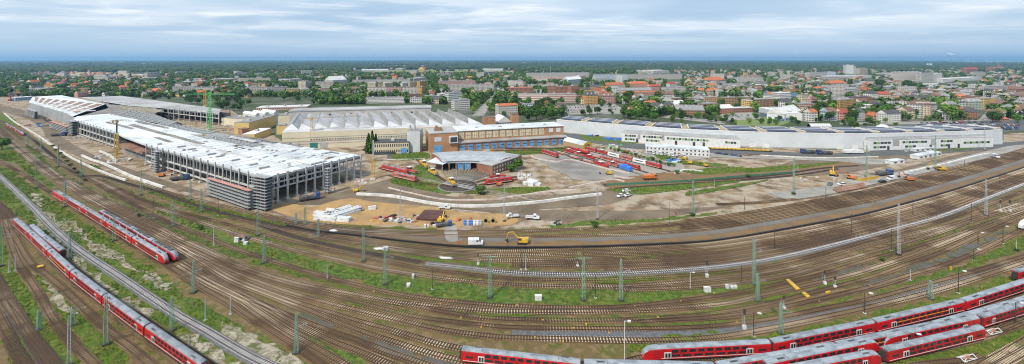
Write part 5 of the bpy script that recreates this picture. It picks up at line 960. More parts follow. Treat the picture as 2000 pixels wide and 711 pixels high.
# ---------------------------------------------------------------- trees
def leafmat(nm, c, c2):
    m = bpy.data.materials.new(nm); m.use_nodes = True; nt = m.node_tree; N, L = nt.nodes, nt.links; b = N['Principled BSDF']; b.inputs['Roughness'].default_value = .75; b.inputs['Specular IOR Level'].default_value = .2
    oi = N.new('ShaderNodeObjectInfo'); g = N.new('ShaderNodeNewGeometry'); nz = N.new('ShaderNodeTexNoise'); nz.inputs['Scale'].default_value = .32; nz.inputs['Detail'].default_value = 3; L.new(g.outputs['Position'], nz.inputs[0])
    r = N.new('ShaderNodeMapRange'); r.inputs[1].default_value = .36; r.inputs[2].default_value = .64; L.new(nz.outputs[0], r.inputs[0])
    x = N.new('ShaderNodeMix'); x.data_type = 'RGBA'; L.new(r.outputs[0], x.inputs[0]); x.inputs[6].default_value = (*c, 1); x.inputs[7].default_value = (*c2, 1)
    hs = N.new('ShaderNodeHueSaturation'); mr = N.new('ShaderNodeMapRange'); mr.inputs[3].default_value = .7; mr.inputs[4].default_value = 1.4; L.new(oi.outputs['Random'], mr.inputs[0]); L.new(mr.outputs[0], hs.inputs['Value']); L.new(x.outputs[2], hs.inputs['Color']); L.new(hs.outputs[0], b.inputs['Base Color']); return m
LM = {'dark green': leafmat('dark_leaves', (0.020, 0.052, 0.008), (0.045, 0.090, 0.014)), 'mid green': leafmat('mid_leaves', (0.034, 0.084, 0.012), (0.070, 0.140, 0.020)), 'bright green': leafmat('bright_leaves', (0.08, 0.17, 0.02), (0.14, 0.23, 0.035))}
m_bark = mat('bark', (0.09, 0.065, 0.045), c2=(0.05, 0.038, 0.028), scale=2)
def crown_mesh(seed, conifer=False, n=620):
    r = random.Random(seed); mb = MB(); blobs = [(Vector((0, 0, .62)), .30)] + [(Vector((math.cos(a) * r.uniform(.12, .24), math.sin(a) * r.uniform(.12, .24), r.uniform(.36, .84))), r.uniform(.13, .23)) for a in [r.uniform(0, 6.28) for _ in range(9)]]
    for i in range(n):
        if conifer:
            z = r.uniform(.08, 1); rad = (1.02 - z) * .24 * (1 + .25 * math.sin(z * 40)) ; a = r.uniform(0, 6.28); q = rad * r.uniform(.6, 1.05); c = Vector((math.cos(a) * q, math.sin(a) * q, z)); s = .05; nrm = Vector((math.cos(a), math.sin(a), .5))
        else:
            c0, rr = r.choice(blobs); nrm = Vector((r.gauss(0, 1), r.gauss(0, 1), r.gauss(0.15, 1))).normalized(); c = c0 + nrm * rr * r.uniform(.72, 1.08); s = r.uniform(.035, .062)
        nrm = (nrm + Vector((r.gauss(0, .45), r.gauss(0, .45), r.gauss(0, .45)))).normalized(); u = nrm.orthogonal().normalized(); v = nrm.cross(u); a = r.uniform(0, 6.28); u, v = u * math.cos(a) + v * math.sin(a), v * math.cos(a) - u * math.sin(a)
        mb.face([c + u * s, c + v * s * .8, c - u * s, c - v * s * .9])
    return mb
TREES = {}
def make_tree(k, tone, conifer):
    t = empty('conifer' if conifer else 'tree'); t['category'] = 'tree'; t['label'] = 'tree'; t['group'] = 'trees of the town'
    crown_mesh(50 + k, conifer).build('crown', LM[tone], t); m = MB(); m.cyl((0, 0, 0), .025, .42, n=7, r2=.013)
    for i in range(3): a = i * 2.1 + k; m.bar((0, 0, .3), (math.cos(a) * .15, math.sin(a) * .15, .55), .014)
    m.build('trunk', m_bark, t); return t
def tree(px, py, hpx, tone='mid green', conifer=False, lab=None, wide=1.0):
    k = R.randrange(3); key = (k, tone, conifer)
    if key not in TREES: TREES[key] = Kind(lambda: make_tree(k, tone, conifer))
    h = M(py, hpx); sz = 'small' if h < 9 else 'tall' if h > 15 else 'medium'
    w = h * wide * R.uniform(.95, 1.25)
    o = TREES[key](G(px, py), R.uniform(0, 6.28), lab or f'{sz} {tone} tree {place(px, py)}', (w, w, h)); CELL.setdefault((int(G(px, py).x // 26), int(G(px, py).y // 26)), []).append((G(px, py), w * .25)); return o
T3 = ('dark green', 'mid green', 'mid green', 'bright green')
NT = 0
for x0, x1, y0, y1, n, h0, h1, tones in [(1028, 1104, 206, 238, 17, 17, 25, T3[:2]), (1136, 1172, 216, 231, 4, 12, 16, T3[:1]), (1182, 1200, 218, 226, 2, 8, 10, T3), (1218, 1300, 196, 240, 24, 16, 24, T3), (1300, 1340, 205, 240, 10, 12, 18, T3), (1322, 1480, 227, 243, 26, 8, 13, T3), (1484, 1600, 236, 246, 11, 8, 13, T3), (1588, 1628, 210, 240, 8, 18, 26, T3[:1]), (1660, 1700, 226, 250, 8, 17, 25, T3[:2]), (1716, 1735, 230, 242, 3, 10, 14, T3), (1760, 1786, 214, 238, 6, 16, 22, T3[:2]),
                                     (1836, 1872, 218, 238, 3, 26, 32, T3[3:]), (1800, 1900, 232, 240, 9, 6, 9, T3), (1935, 2010, 206, 242, 18, 14, 22, T3[:2]), (1716, 1736, 168, 180, 3, 15, 19, T3[:2]), (1762, 1800, 168, 186, 8, 12, 18, T3[:1]), (1800, 1900, 178, 192, 9, 10, 14, T3[:2]), (36, 70, 182, 192, 6, 8, 12, T3), (112, 136, 176, 192, 4, 10, 16, T3[:1]), (200, 232, 174, 188, 6, 12, 17, T3[:2]),
                                     (300, 345, 186, 198, 8, 6, 10, T3), (350, 402, 184, 204, 14, 10, 15, T3[:2]), (422, 490, 184, 218, 22, 12, 18, T3[:2]), (540, 575, 178, 196, 6, 10, 14, T3), (572, 712, 190, 205, 24, 9, 14, T3[:2]), (900, 934, 182, 212, 9, 11, 16, T3[1:]), (944, 988, 188, 228, 14, 11, 16, T3), (832, 856, 168, 184, 5, 9, 13, T3), (1130, 1148, 160, 205, 7, 12, 18, T3[:2]), (1165, 1200, 204, 212, 5, 8, 11, T3), (1640, 1780, 240, 250, 9, 7, 11, T3), (1405, 1475, 185, 212, 8, 9, 14, T3), (1330, 1375, 188, 215, 9, 10, 15, T3[:2])]:
    for i in range(n): tree(R.uniform(x0, x1), y0 + (y1 - y0) * (i + R.random()) / n, R.uniform(h0, h1), R.choice(tones)); NT += 1
for i in range(13): y = 222 - i * 5.2; tree(AVL(y) - 6 - (y - 148) * .12, y, 6 + (y - 148) * .11, 'bright green', lab='bright green tree in the left row along the avenue'); tree(AVL(y) + 6 + (y - 148) * .2, y, 6 + (y - 148) * .11, 'mid green', lab='mid green tree in the right row along the avenue'); NT += 2
for x, y, h in ((720, 299, 38), (727, 300, 44), (734, 298, 36)): tree(x, y, h, 'dark green', True, 'dark conifer beside the low cream building, %s of three' % {720: 'left', 727: 'middle', 734: 'right'}[x]); NT += 1
print('trees', NT)
# woods and shrubs no one could count, one mass
def woods():
    import numpy as np
    r = np.random.RandomState(3); phi = (1 + 5 ** .5) / 2
    iv = np.array([(-1, phi, 0), (1, phi, 0), (-1, -phi, 0), (1, -phi, 0), (0, -1, phi), (0, 1, phi), (0, -1, -phi), (0, 1, -phi), (phi, 0, -1), (phi, 0, 1), (-phi, 0, -1), (-phi, 0, 1)]) / 1.9
    it = np.array([(0, 11, 5), (0, 5, 1), (0, 1, 7), (0, 7, 10), (0, 10, 11), (1, 5, 9), (5, 11, 4), (11, 10, 2), (10, 7, 6), (7, 1, 8), (3, 9, 4), (3, 4, 2), (3, 2, 6), (3, 6, 8), (3, 8, 9), (4, 9, 5), (2, 4, 11), (6, 2, 10), (8, 6, 7), (9, 8, 1)])
    for nm, cnt, y0, y1, rad, m in (('town_woods', 13500, 136, 236, (3.8, 8.0), 0), ('distant_forest', 15000, 118.3, 140, (9, 26), 1)):
        V = []; k = 0; tries = 0
        while k < cnt and tries < cnt * 12:
            tries += 1; x = R.uniform(-60, 2060)
            y = y0 + (y1 - y0) * (R.random() ** (1.1 if m == 0 else 1.4))
            if m == 0:
                if (y > 190 and x < 620) or (y > 204 and x < 1012) or y > 238 - (x < 1500) * 12: continue
                pr = (.8 if y < 222 else 1) if x > 1240 else (1.0)
                if y < 150: pr *= 1.0 if x < 1240 else .7
                if R.random() > pr or not free(x, y, 1): continue
            f = (60 < x < 285 and 140.5 < y < 151) or (690 < x < 1010 and 135 < y < 143.5) or (528 < x < 662 and 137.2 < y < 141) or (x > 1850 and 119.3 < y < 122) or (110 < x < 330 and 149 < y < 157)
            f = f or (y < 137 and any(a < x < b and c < y < d for a, b, c, d in FIELDS))
            if f and R.random() < .97: continue
            p = G(x, y); s = R.uniform(*rad)
            if m == 0 and math.hypot(p.x, p.y) < 3500 and not clear_at(p, s * .55): continue
            V.append((p.x, p.y, s)); k += 1
        V = np.array(V); n = len(V)
        if m == 0:      # leafy: each crown is a cluster of many small tilted faces
            nf = 34; d = r.normal(size=(n, nf, 3)); d /= np.linalg.norm(d, axis=2, keepdims=True); s = V[:, 2][:, None, None]
            c = d * s * r.uniform(.55, 1.0, (n, nf, 1)) * np.array([1, 1, 1.05]); c[..., 2] += s[..., 0] * 1.15; c[..., 0] += V[:, 0][:, None]; c[..., 1] += V[:, 1][:, None]
            u = r.normal(size=(n, nf, 3)); w = np.cross(d, u); w /= np.linalg.norm(w, axis=2, keepdims=True); u = np.cross(w, d + r.normal(size=d.shape) * .35); u /= np.linalg.norm(u, axis=2, keepdims=True); q = s * .34
            P = np.stack([c + u * q, c + w * q, c - u * q, c - w * q], 2).reshape(-1, 3); T = np.arange(len(P)).reshape(-1, 4)
        else:
            c = iv[None] * (1 + r.uniform(-.35, .35, (n, 12, 1))) * V[:, 2][:, None, None] * np.array([1.3, 1.3, .62]); c[..., 0] += V[:, 0][:, None]; c[..., 1] += V[:, 1][:, None]; c[..., 2] += V[:, 2][:, None] * .35
            P = c.reshape(-1, 3); T = (it[None] + (np.arange(n) * 12)[:, None, None]).reshape(-1, 3)
        me = bpy.data.meshes.new(nm); me.from_pydata(P.tolist(), [], T.tolist()); me.materials.append(LM['dark green'] if m == 0 else mat('forest_leaves', (0.022, 0.042, 0.016), c2=(0.045, 0.07, 0.024), scale=.004, **GM)); me.materials.append(LM['mid green']); me.materials.append(LM['bright green'])
        if m == 0: mi = np.repeat(r.choice([0, 1, 1, 1, 2], n), 34); me.polygons.foreach_set('material_index', mi)
        o = bpy.data.objects.new(nm, me); COL.objects.link(o); struct(o, 'stuff')
woods()
# ---------------------------------------------------------------- trains
m_red = mat('train_red', (0.48, 0.010, 0.014), .4, c2=(0.33, 0.012, 0.014), scale=.35, rnd=.12)
m_troof = mat('train_roof_grey', (0.21, 0.245, 0.285), .6, c2=(0.145, 0.165, 0.19), scale=.3, rnd=.16, c3=(0.27, 0.30, 0.335), scale3=.5)
m_twin = mat('train_window', (0.02, 0.028, 0.035), .12); m_under = mat('train_underframe', (0.04, 0.037, 0.035), .8); m_underg = mat('roof_seam_grey', (0.15, 0.17, 0.19), .7); m_lightg = mat('light_grey_paint', (0.58, 0.58, 0.57), .5)
m_dkroof = mat('dark_roof_gear', (0.05, 0.052, 0.056), .6, c2=(0.12, 0.125, 0.13), scale=.5)
W2 = 1.32
def coach_body(nose=False, back=True, L=26.0):
    side = [(-W2, .75), (-W2, 3.15), (-1.22, 3.45)]; roofp = [(-1.22, 3.45), (-.98, 3.76), (-.5, 3.92), (.5, 3.92), (.98, 3.76), (1.22, 3.45)]
    b = MB(); h = L / 2; prof = [(-W2, .75), (-W2, 3.15), (-1.22, 3.45), (1.22, 3.45), (W2, 3.15), (W2, .75)]
    rings = [(-h + .25, 1.0, 0)] ; xs = [-h + .25]; 
    if nose: X = [(-h + .25, 1, 1), (h - 2.6, 1, 1), (h - 1.0, .93, .92), (h - .1, .78, .62), (h + .15, .66, .40)]
    else: X = [(-h + .25, 1, 1), (h - .25, 1, 1)]
    def loft(mb, pr, m=0, z0=.75):
        k = len(mb.v); n = len(pr)
        for x, sy, sz in X: mb.v += [(x, y * sy, z0 + (z - z0) * sz) for y, z in pr]
        for i in range(len(X) - 1):
            for j in range(n - 1): a = k + i * n + j; mb.f.append((a, a + n, a + n + 1, a + 1)); mb.m.append(m); mb.uv.append([(0, 0)] * 4)
        return k, n
    k, n = loft(b, prof); b.f.append(tuple(range(k, k + n))); b.f.append(tuple(reversed(range(k + (len(X) - 1) * n, k + len(X) * n)))); b.m += [0, 0]; b.uv += [[(0, 0)] * n] * 2
    r = MB(); k, n = loft(r, roofp); r.f.append(tuple(range(k, k + n))); r.f.append(tuple(reversed(range(k + (len(X) - 1) * n, k + len(X) * n)))); r.m += [0, 0]; r.uv += [[(0, 0)] * n] * 2
    return b, r, loft, X
def running_gear(t, h, wheel=.42):
    o = MB(); o.box(-h + 6.5, h - 6.5, -1.15, 1.15, .42, .78); o.build('underframe', m_under, t)
    for s in (-1, 1):
        o = MB(); o.box(s * (h - 3.6) - 1.6, s * (h - 3.6) + 1.6, -1.1, 1.1, .5, .78); bg = o.build('bogie', m_under, t)
        for dx in (-1.2, 1.2):
            o = MB(); x = s * (h - 3.6) + dx
            for y in (-.85, .72): o.cyl((x, y + .13, .83), wheel - .08, -.13, axis='y', n=12)
            o.build('wheelset', m_rail, bg)
def make_coach(kind='middle', yellow=False):
    nose = kind == 'control'; t = proto('railway_coach', 'coach', 'railway coach', 'red double deck coaches'); L = 26; h = 13
    b, r, loft, X = coach_body(nose); b.build('body', m_red, t); ro = r.build('roof', m_troof, t)
    for x in (-9.5, 9.2): o = MB(); o.box(x - .8, x + .8, -.8, -.25, 3.86, 4.0); o.build('roof_grille', m_dkroof, ro)
    for x in (-8.2, 8.2): o = MB(); o.box(x - .06, x + .06, -.98, .98, 3.80, 3.95); o.build('roof_seam', m_underg, ro)
    e = h - (3.4 if nose else .6)
    o = MB(); [o.box(-h + .3, e, s * (W2 + .015) - .02, s * (W2 + .015) + .02, .95, 1.07) for s in (-1, 1)]; o.build('white_stripe', m_white, t)
    if yellow:
        o = MB(); [o.box(-h + 4.2, e - 3.4, s * (W2 + .015) - .02, s * (W2 + .015) + .02, 2.18, 2.25 if not yellow else 2.3) for s in (-1, 1)]; o.build('middle_stripe', mat('first_class_yellow', (.75, .45, .03), .4) if yellow else m_lightg, t)
    def win(x0, x1, z0, z1, nm='window', m=m_twin, d=.03):
        return [MB().box(x0, x1, s * (W2 + .02) - d, s * (W2 + .02) + d, z0, z1).build(nm, m, t) for s in (-1, 1)]
    n = 9; a, c = -h + 5.0, h - 5.0
    for i in range(n): x = a + (c - a) * i / n; win(x + .05, x + (c - a) / n - .5, 2.42, 3.2)
    for i in range(7): x = a + (c - a) * i / 7; win(x + .15, x + (c - a) / 7 - .35, 1.35, 1.92)
    for x in (-h + 1.2, e - 2.2): win(x, x + 1.6, 1.75, 2.25)
    for x in (-h + 4.0, h - 5.3):
        d = win(x - .05, x + 1.35, .98, 2.6, 'door', m_lightg, .05)
        for q in (.12, .72):
            for s, dd in zip((-1, 1), d): MB().box(x + q, x + q + .45, s * (W2 + .08) - .02, s * (W2 + .08) + .02, 1.2, 2.35).build('door_window', m_twin, dd)
    if nose:
        o = MB(); o.face([(h - 1.55, -1.0, 3.15), (h - .25, -.80, 2.45), (h - .25, .80, 2.45), (h - 1.55, 1.0, 3.15)]); o.face([(h - 1.55, -1.0, 3.55), (h - .1, -.86, 2.38), (h - .1, .86, 2.38), (h - 1.55, 1.0, 3.55)])
        o.build('windscreen', m_twin, t)
        for s in (-1, 1): o = MB(); o.box(h - .05, h + .2, s * .66 - .16, s * .66 + .16, 1.35, 1.6); o.build('headlight', m_white, t)
    else:
        o = MB(); o.box(h - .26, h + .28, -.75, .75, .85, 3.3); o.build('gangway', m_under, t)
    o = MB(); o.box(-h - .28, -h + .26, -.75, .75, .85, 3.3); o.build('gangway', m_under, t)
    running_gear(t, h); return t
def make_loco():
    t = proto('electric_locomotive', 'loco', 'locomotive', 'red locomotives'); b = MB(); h = 9.0
    X = [(-h, .72, .55), (-h + .8, .95, .98), (-h + 1.2, 1, 1), (h - 1.2, 1, 1), (h - .8, .95, .98), (h, .72, .55)]; pr = [(-1.35, .75), (-1.35, 3.1), (-1.05, 3.6), (1.05, 3.6), (1.35, 3.1), (1.35, .75)]
    for x, sy, sz in X: b.v += [(x, y * sy, .75 + (z - .75) * sz) for y, z in pr]
    for i in range(5):
        for j in range(6): a = i * 6 + j; c = i * 6 + (j + 1) % 6; b.f.append((a, a + 6, c + 6, c)); b.m.append(0); b.uv.append([(0, 0)] * 4)
    b.f += [tuple(range(6)), tuple(reversed(range(30, 36)))]; b.m += [0, 0]; b.uv += [[(0, 0)] * 6] * 2; b.build('body', m_red, t)
    o = MB(); o.box(-h + 1.4, h - 1.4, -.95, .95, 3.6, 3.72); ro = o.build('roof', m_troof, t)
    for x in (-5, 5): o = MB(); o.bar((x - 1, -.6, 3.8), (x + 1, .6, 4.1), .1); o.bar((x - 1, .6, 3.8), (x + 1, -.6, 4.1), .1); o.bar((x, -.8, 4.15), (x, .8, 4.15), .12); o.build('pantograph', m_dkroof, ro)
    for s in (-1, 1):
        o = MB(); o.face([(s * (h - 1.0), -.95, 3.1), (s * (h - .35), -.9, 2.3), (s * (h - .35), .9, 2.3), (s * (h - 1.0), .95, 3.1)]); o.build('windscreen', m_twin, t)
        for q in (-.8, .8): o = MB(); o.box(min(s * (h - .3), s * (h + .05)), max(s * (h - .3), s * (h + .05)), q - .16, q + .16, 1.4, 1.65); o.build('headlight', m_white, t)
        o = MB(); [MB().box(s * (h - 2.4) - .5, s * (h - 2.4) + .5, q * 1.36 - .03, q * 1.36 + .03, 2.2, 3.0).build('side_window', m_twin, t) for q in (-1, 1)]
    o = MB(); [o.box(-h + 1.2, h - 1.2, q * 1.36 - .03, q * 1.36 + .03, 1.0, 1.15) for q in (-1, 1)]; o.build('white_stripe', m_white, t)
    o = MB(); [o.box(-3.5, 3.5, q * 1.36 - .03, q * 1.36 + .03, 2.4, 3.0) for q in (-1, 1)]; o.build('side_grille', m_dkroof, t)
    running_gear(t, h, .5); return t
def make_emu(nose=True):
    t = proto('railcar', 'railcar', 'railcar', 'red railcar sections'); h = 13; b, r, loft, X = coach_body(nose); b.v = [(x, y, .75 + (z - .75) * .86) for x, y, z in b.v]; r.v = [(x, y, .75 + (z - .75) * .86) for x, y, z in r.v]
    b.build('body', m_red, t); ro = r.build('roof', m_troof, t); e = h - (2.9 if nose else .5)
    for x, w in ((-9, 1.6), (-4.5, 2.2), (1, 1.8), (6, 2.0)): o = MB(); o.box(x - w, x + w, -.75, .75, 3.42, 3.72); o.build('roof_gear', m_dkroof, ro)
    for i in range(9):
        x = -h + 1 + i * (e + h - 1.4) / 9; [MB().box(x, x + 1.9, s * 1.33 - .03, s * 1.33 + .03, 1.75, 2.5).build('window', m_twin, t) for s in (-1, 1)]
    for x in (-6, 4.5): [MB().box(x, x + 1.4, s * 1.35 - .03, s * 1.35 + .03, .95, 2.6).build('door', m_lightg, t) for s in (-1, 1)]
    if nose:
        o = MB(); o.face([(h - 1.7, -.98, 3.15), (h - .15, -.82, 2.15), (h - .15, .82, 2.15), (h - 1.7, .98, 3.15)]); o.build('windscreen', m_twin, t)
        for s in (-1, 1): o = MB(); o.box(h - .1, h + .18, s * .62 - .15, s * .62 + .15, 1.25, 1.5); o.build('headlight', m_white, t)
    running_gear(t, h); return t
K = {'middle': Kind(lambda: make_coach('middle')), 'first': Kind(lambda: make_coach('middle', True)), 'control': Kind(lambda: make_coach('control')), 'loco': Kind(make_loco), 'emu': Kind(lambda: make_emu(True)), 'emu_mid': Kind(lambda: make_emu(False))}
def ptat(P, s):
    acc = 0
    for a, b in zip(P, P[1:]):
        l = (b - a).length
        if acc + l >= s: return a.lerp(b, (s - acc) / l)
        acc += l
    return P[-1]
def plen(P): return sum((b - a).length for a, b in zip(P, P[1:]))
def vehicle(kind, p, q, label, base=26.0, z=.42, flip=False):
    if flip: p, q = q, p
    d = q - p; c = (p + q) / 2; c.z = z; return K[kind](c, math.atan2(d.y, d.x), label, ((d.length - .3) / base, *((.80, 1.04) if base == 26 else (1, 1))))
def train(px, kinds, labels, base=26.0):
    P = curve_px(px); L = plen(P); n = len(kinds); w = [(.68 if k.strip('-') == 'loco' else 1.0) for k in kinds]; T = sum(w); s = 0
    for k, ww, lab in zip(kinds, w, labels):
        a, b = ptat(P, s), ptat(P, s + L * ww / T); s += L * ww / T
        fl = k.startswith('-'); kk = k.strip('-'); vehicle(kk, a, b, lab, 18.0 if kk == 'loco' else base, flip=fl)
OD = ['first', 'second', 'third', 'fourth', 'fifth', 'sixth', 'seventh', 'eighth']
def row(kinds, what, frm): return [f'{OD[i]} {what}, from {frm}' for i in range(len(kinds))]
k = ['-loco', 'middle', 'middle', 'first', 'control']; l = ['red locomotive at the far end of the train by the wide grass strip'] + [f'{OD[i]} red double deck coach behind the locomotive at the grass strip' for i in range(3)] + ['red double deck control coach with sloping nose beside the railcar nose']
train([(107, 384), (180, 428), (250, 472), (325, 519)], k, l)
train([(198, 424), (245, 451), (300, 486), (345, 513)], ['-emu_mid', 'emu_mid', 'emu_mid', 'emu'], ['far end section of the low red railcar with dark roof gear', 'second section from the far end of the red railcar with dark roof gear', 'third section from the far end of the red railcar with dark roof gear', 'nose section of the low red railcar beside the control coach'])
k = ['-middle', 'middle', 'first', 'middle', 'middle', 'middle']; train([(30, 442), (80, 488), (133, 540), (212, 603), (315, 680), (400, 740)], k, row(k, 'red coach of the long train at lower left', 'its far end'))
train([(62, 455), (90, 481), (123, 508)], ['-middle', 'middle'], ['far coach of the short red train beside the long one', 'near coach of the short red train with its dark gangway showing'])
train([(12, 246), (30, 256), (45, 266)], ['-emu', 'emu'], ['small red railcar far up the left tracks, rear half', 'small red railcar far up the left tracks, front half'])
def segs(pts, kinds, labels):
    for (a, b), k_, lab in zip(zip(pts, pts[1:]), kinds, labels): vehicle(k_.strip('-'), G(*a), G(*b), lab, flip=k_.startswith('-'))
k = ['-control', 'middle', 'first', 'middle', 'middle']; segs([(1255, 707), (1504, 694), (1705, 652), (1879, 610), (2030, 560), (2130, 525)], k, row(k, 'red coach of the rearmost train at lower right', 'its left end'))
k = ['-middle', 'first', 'middle', 'first', 'middle', 'middle']; segs([(900, 708), (1137, 736), (1397, 742), (1632, 700), (1823, 658), (1982, 612), (2110, 568)], k, row(k, 'red coach of the train starting at bottom centre', 'its left end'))
segs([(1490, 737), (1712, 689)], ['control'], ['red coach with rounded end left of the gap in the third row at lower right']); segs([(1724, 684), (1908, 643)], ['-control'], ['red double deck coach between the gaps of the third row at lower right'])
segs([(1520, 752), (1716, 714)], ['control'], ['red coach with rounded end at the bottom edge, front row']); segs([(1724, 711), (1918, 664)], ['-middle'], ['red double deck coach of the front row, behind the small buffer frame'])
segs([(1912, 643), (2020, 610), (2120, 576)], ['-middle', 'middle'], ['red double deck coach with dark end beside the right edge', 'red double deck coach mostly beyond the right edge']); segs([(1982, 551), (2080, 520)], ['-middle'], ['red coach end with dark gangway at the right edge above the other trains'])
K['white'] = None
def white_unit():
    t = proto('white_railcar', 'white railcar nose with dark windscreen at the right edge', 'railcar'); b, r, loft, X = coach_body(True); b.build('body', m_white, t); r.build('roof', m_lightg, t)
    for i in range(8): x = -12 + i * 2.6; [MB().box(x, x + 2, s * 1.34 - .03, s * 1.34 + .03, 1.8, 2.7).build('window', m_twin, t) for s in (-1, 1)]
    o = MB(); o.face([(11.4, -1.0, 3.6), (12.9, -.86, 2.4), (12.9, .86, 2.4), (11.4, 1.0, 3.6)]); o.build('windscreen', m_twin, t); running_gear(t, 13); return t
K['white'] = Kind(white_unit); vehicle('white', G(2070, 418), G(1993, 450), 'white railcar nose with dark windscreen at the right edge')
# ---------------------------------------------------------------- locomotives and wagons of the depot
def make_shunter(body=m_redm, low=False):
    t = proto('diesel_locomotive', 'diesel', 'locomotive', 'depot locomotives'); o = MB(); o.box(-8, 8, -1.35, 1.35, .9, 1.25); o.build('frame', m_under, t)
    o = MB(); o.box(-7.6, -1.6, -1.05, 1.05, 1.25, 3.1 - low * .6); o.box(1.4, 7.6, -1.05, 1.05, 1.25, 3.0 - low * .5); o.build('hood', body, t)
    o = MB(); o.box(-1.6, 1.4, -1.35, 1.35, 1.25, 4.0); cb = o.build('cab', body, t); o = MB(); o.box(-1.8, 1.6, -1.42, 1.42, 4.0, 4.18); o.build('cab_roof', m_lightg, cb)
    o = MB(); o.box(-1.66, 1.46, -1.1, 1.1, 2.8, 3.6); o.box(-1.2, 1.0, -1.4, 1.4, 2.8, 3.6); o.build('cab_window', m_twin, cb)
    o = MB(); o.box(-8.05, 8.05, -1.4, 1.4, 1.0, 1.16); o.build('white_stripe', m_white, t); o = MB(); [o.cyl((x, 0, 3.0), .3, .35) for x in (-5, -3.2, 4)]; o.build('exhaust', m_dkroof, t); running_gear(t, 8, .45); return t
def make_boxloco(body=m_redm):
    t = proto('diesel_locomotive', 'diesel', 'locomotive', 'depot locomotives'); o = MB(); o.extr([(-1.4, .9), (-1.4, 3.4), (-.9, 4.0), (.9, 4.0), (1.4, 3.4), (1.4, .9)], -7.6, 7.6); o.build('body', body, t)
    for s in (-1, 1):
        o = MB(); o.v = []; x = 7.6 * s; y = 8.5 * s; o.face([(x, -1.4, .9), (y, -1.1, .9), (y, -1.1, 2.4), (x, -1.4, 3.4)]); o.face([(x, 1.4, .9), (y, 1.1, .9), (y, 1.1, 2.4), (x, 1.4, 3.4)]); o.face([(y, -1.1, .9), (y, 1.1, .9), (y, 1.1, 2.4), (y, -1.1, 2.4)]); o.face([(y, -1.1, 2.4), (y, 1.1, 2.4), (x, .9, 4.0), (x, -.9, 4.0)]); o.face([(x, -1.4, 3.4), (y, -1.1, 2.4), (x, -.9, 4.0)]); o.face([(x, 1.4, 3.4), (y, 1.1, 2.4), (x, .9, 4.0)]); cb = o.build('cab', body, t)
        o = MB(); e = .03 * s; o.face([(8.4 * s + e, -.95, 2.6), (8.4 * s + e, .95, 2.6), (7.85 * s + e, .85, 3.55), (7.85 * s + e, -.85, 3.55)]); o.build('windscreen', m_twin, cb)
    o = MB(); o.box(-6.6, 6.6, -.95, .95, 3.98, 4.12); ro = o.build('roof', m_troof, t); o = MB(); [o.cyl((x, 0, 4.12), .6, .2) for x in (-4, 0, 3.6)]; o.build('roof_fan', m_dkroof, ro)
    o = MB(); [o.box(-5, 5, s * 1.42 - .03, s * 1.42 + .03, 2.4, 3.1) for s in (-1, 1)]; o.build('side_grille', m_dkroof, t); o = MB(); [o.box(-7.5, 7.5, s * 1.42 - .03, s * 1.42 + .03, 1.2, 1.4) for s in (-1, 1)]; o.build('white_stripe', m_white, t); running_gear(t, 8, .45); return t
def make_tank(body=m_redm):
    t = proto('tank_wagon', 'tank', 'wagon', 'wagons in the depot'); o = MB(); o.box(-8, 8, -1.3, 1.3, .9, 1.2); o.build('frame', m_under, t); o = MB(); o.cyl((-7.4, 0, 2.65), 1.4, 14.8, axis='x', n=18); o.build('tank', body, t, smooth=False)
    o = MB(); o.cyl((0, 0, 4.0), .45, .35); o.build('hatch', m_lightg, t); o = MB(); o.box(-6, 6, -.3, .3, 4.08, 4.16); o.build('walkway', m_steel, t); running_gear(t, 8, .45); return t
def make_flat():
    t = proto('flat_wagon', 'flat', 'wagon', 'wagons in the depot'); o = MB(); o.box(-8, 8, -1.35, 1.35, .9, 1.25); o.build('deck', m_brown, t)
    for x, l, c in ((-5, 2.0, m_bsoil), (-1, 1.5, m_steel), (3.5, 2.6, m_redp)): o = MB(); o.box(x - l, x + l, -1.1, 1.1, 1.25, 1.9); o.build('load', c, t)
    o = MB(); [o.bar((x, s * 1.33, 1.25), (x, s * 1.33, 2.2), .1) for x in (-7, -3.5, 0, 3.5, 7) for s in (-1, 1)]; o.build('stake', m_under, t); running_gear(t, 8, .42); return t
def make_tarp():
    t = proto('covered_locomotive', 'covered', 'locomotive', 'depot locomotives'); o = MB(); o.extr([(-1.45, .8), (-1.5, 3.2), (-.8, 3.9), (.7, 4.05), (1.45, 3.1), (1.5, .8)], -7, 7); o.box(-2, 1.5, -1.3, 1.3, 3.9, 4.5); o.build('tarpaulin', m_blue, t); o = MB(); [o.box(x, x + .15, -1.53, 1.53, .7, 1.0) for x in (-5, -1, 3, 6)]; o.build('rope', m_white, t); running_gear(t, 8, .45); return t
m_dred = mat('weathered_red', (0.32, 0.055, 0.045), .7, c2=(0.42, 0.16, 0.12), scale=.5)
K.update(shunt=Kind(make_shunter), shunt2=Kind(lambda: make_shunter(m_dred, True)), box=Kind(make_boxloco), box2=Kind(lambda: make_boxloco(m_dred)), greyloco=Kind(lambda: make_boxloco(m_lightg)), tank=Kind(make_tank), flat=Kind(make_flat), tarp=Kind(make_tarp), yshunt=Kind(lambda: make_shunter(m_yel, True)))
KN = {'shunt': 'red hooded diesel locomotive', 'shunt2': 'weathered red low hooded locomotive', 'box': 'bright red box shaped locomotive', 'box2': 'faded red box shaped locomotive', 'greyloco': 'pale grey stripped locomotive', 'tank': 'red tank wagon', 'flat': 'rusty flat wagon with scrap load', 'tarp': 'locomotive under a blue tarpaulin', 'yshunt': 'yellow low locomotive'}
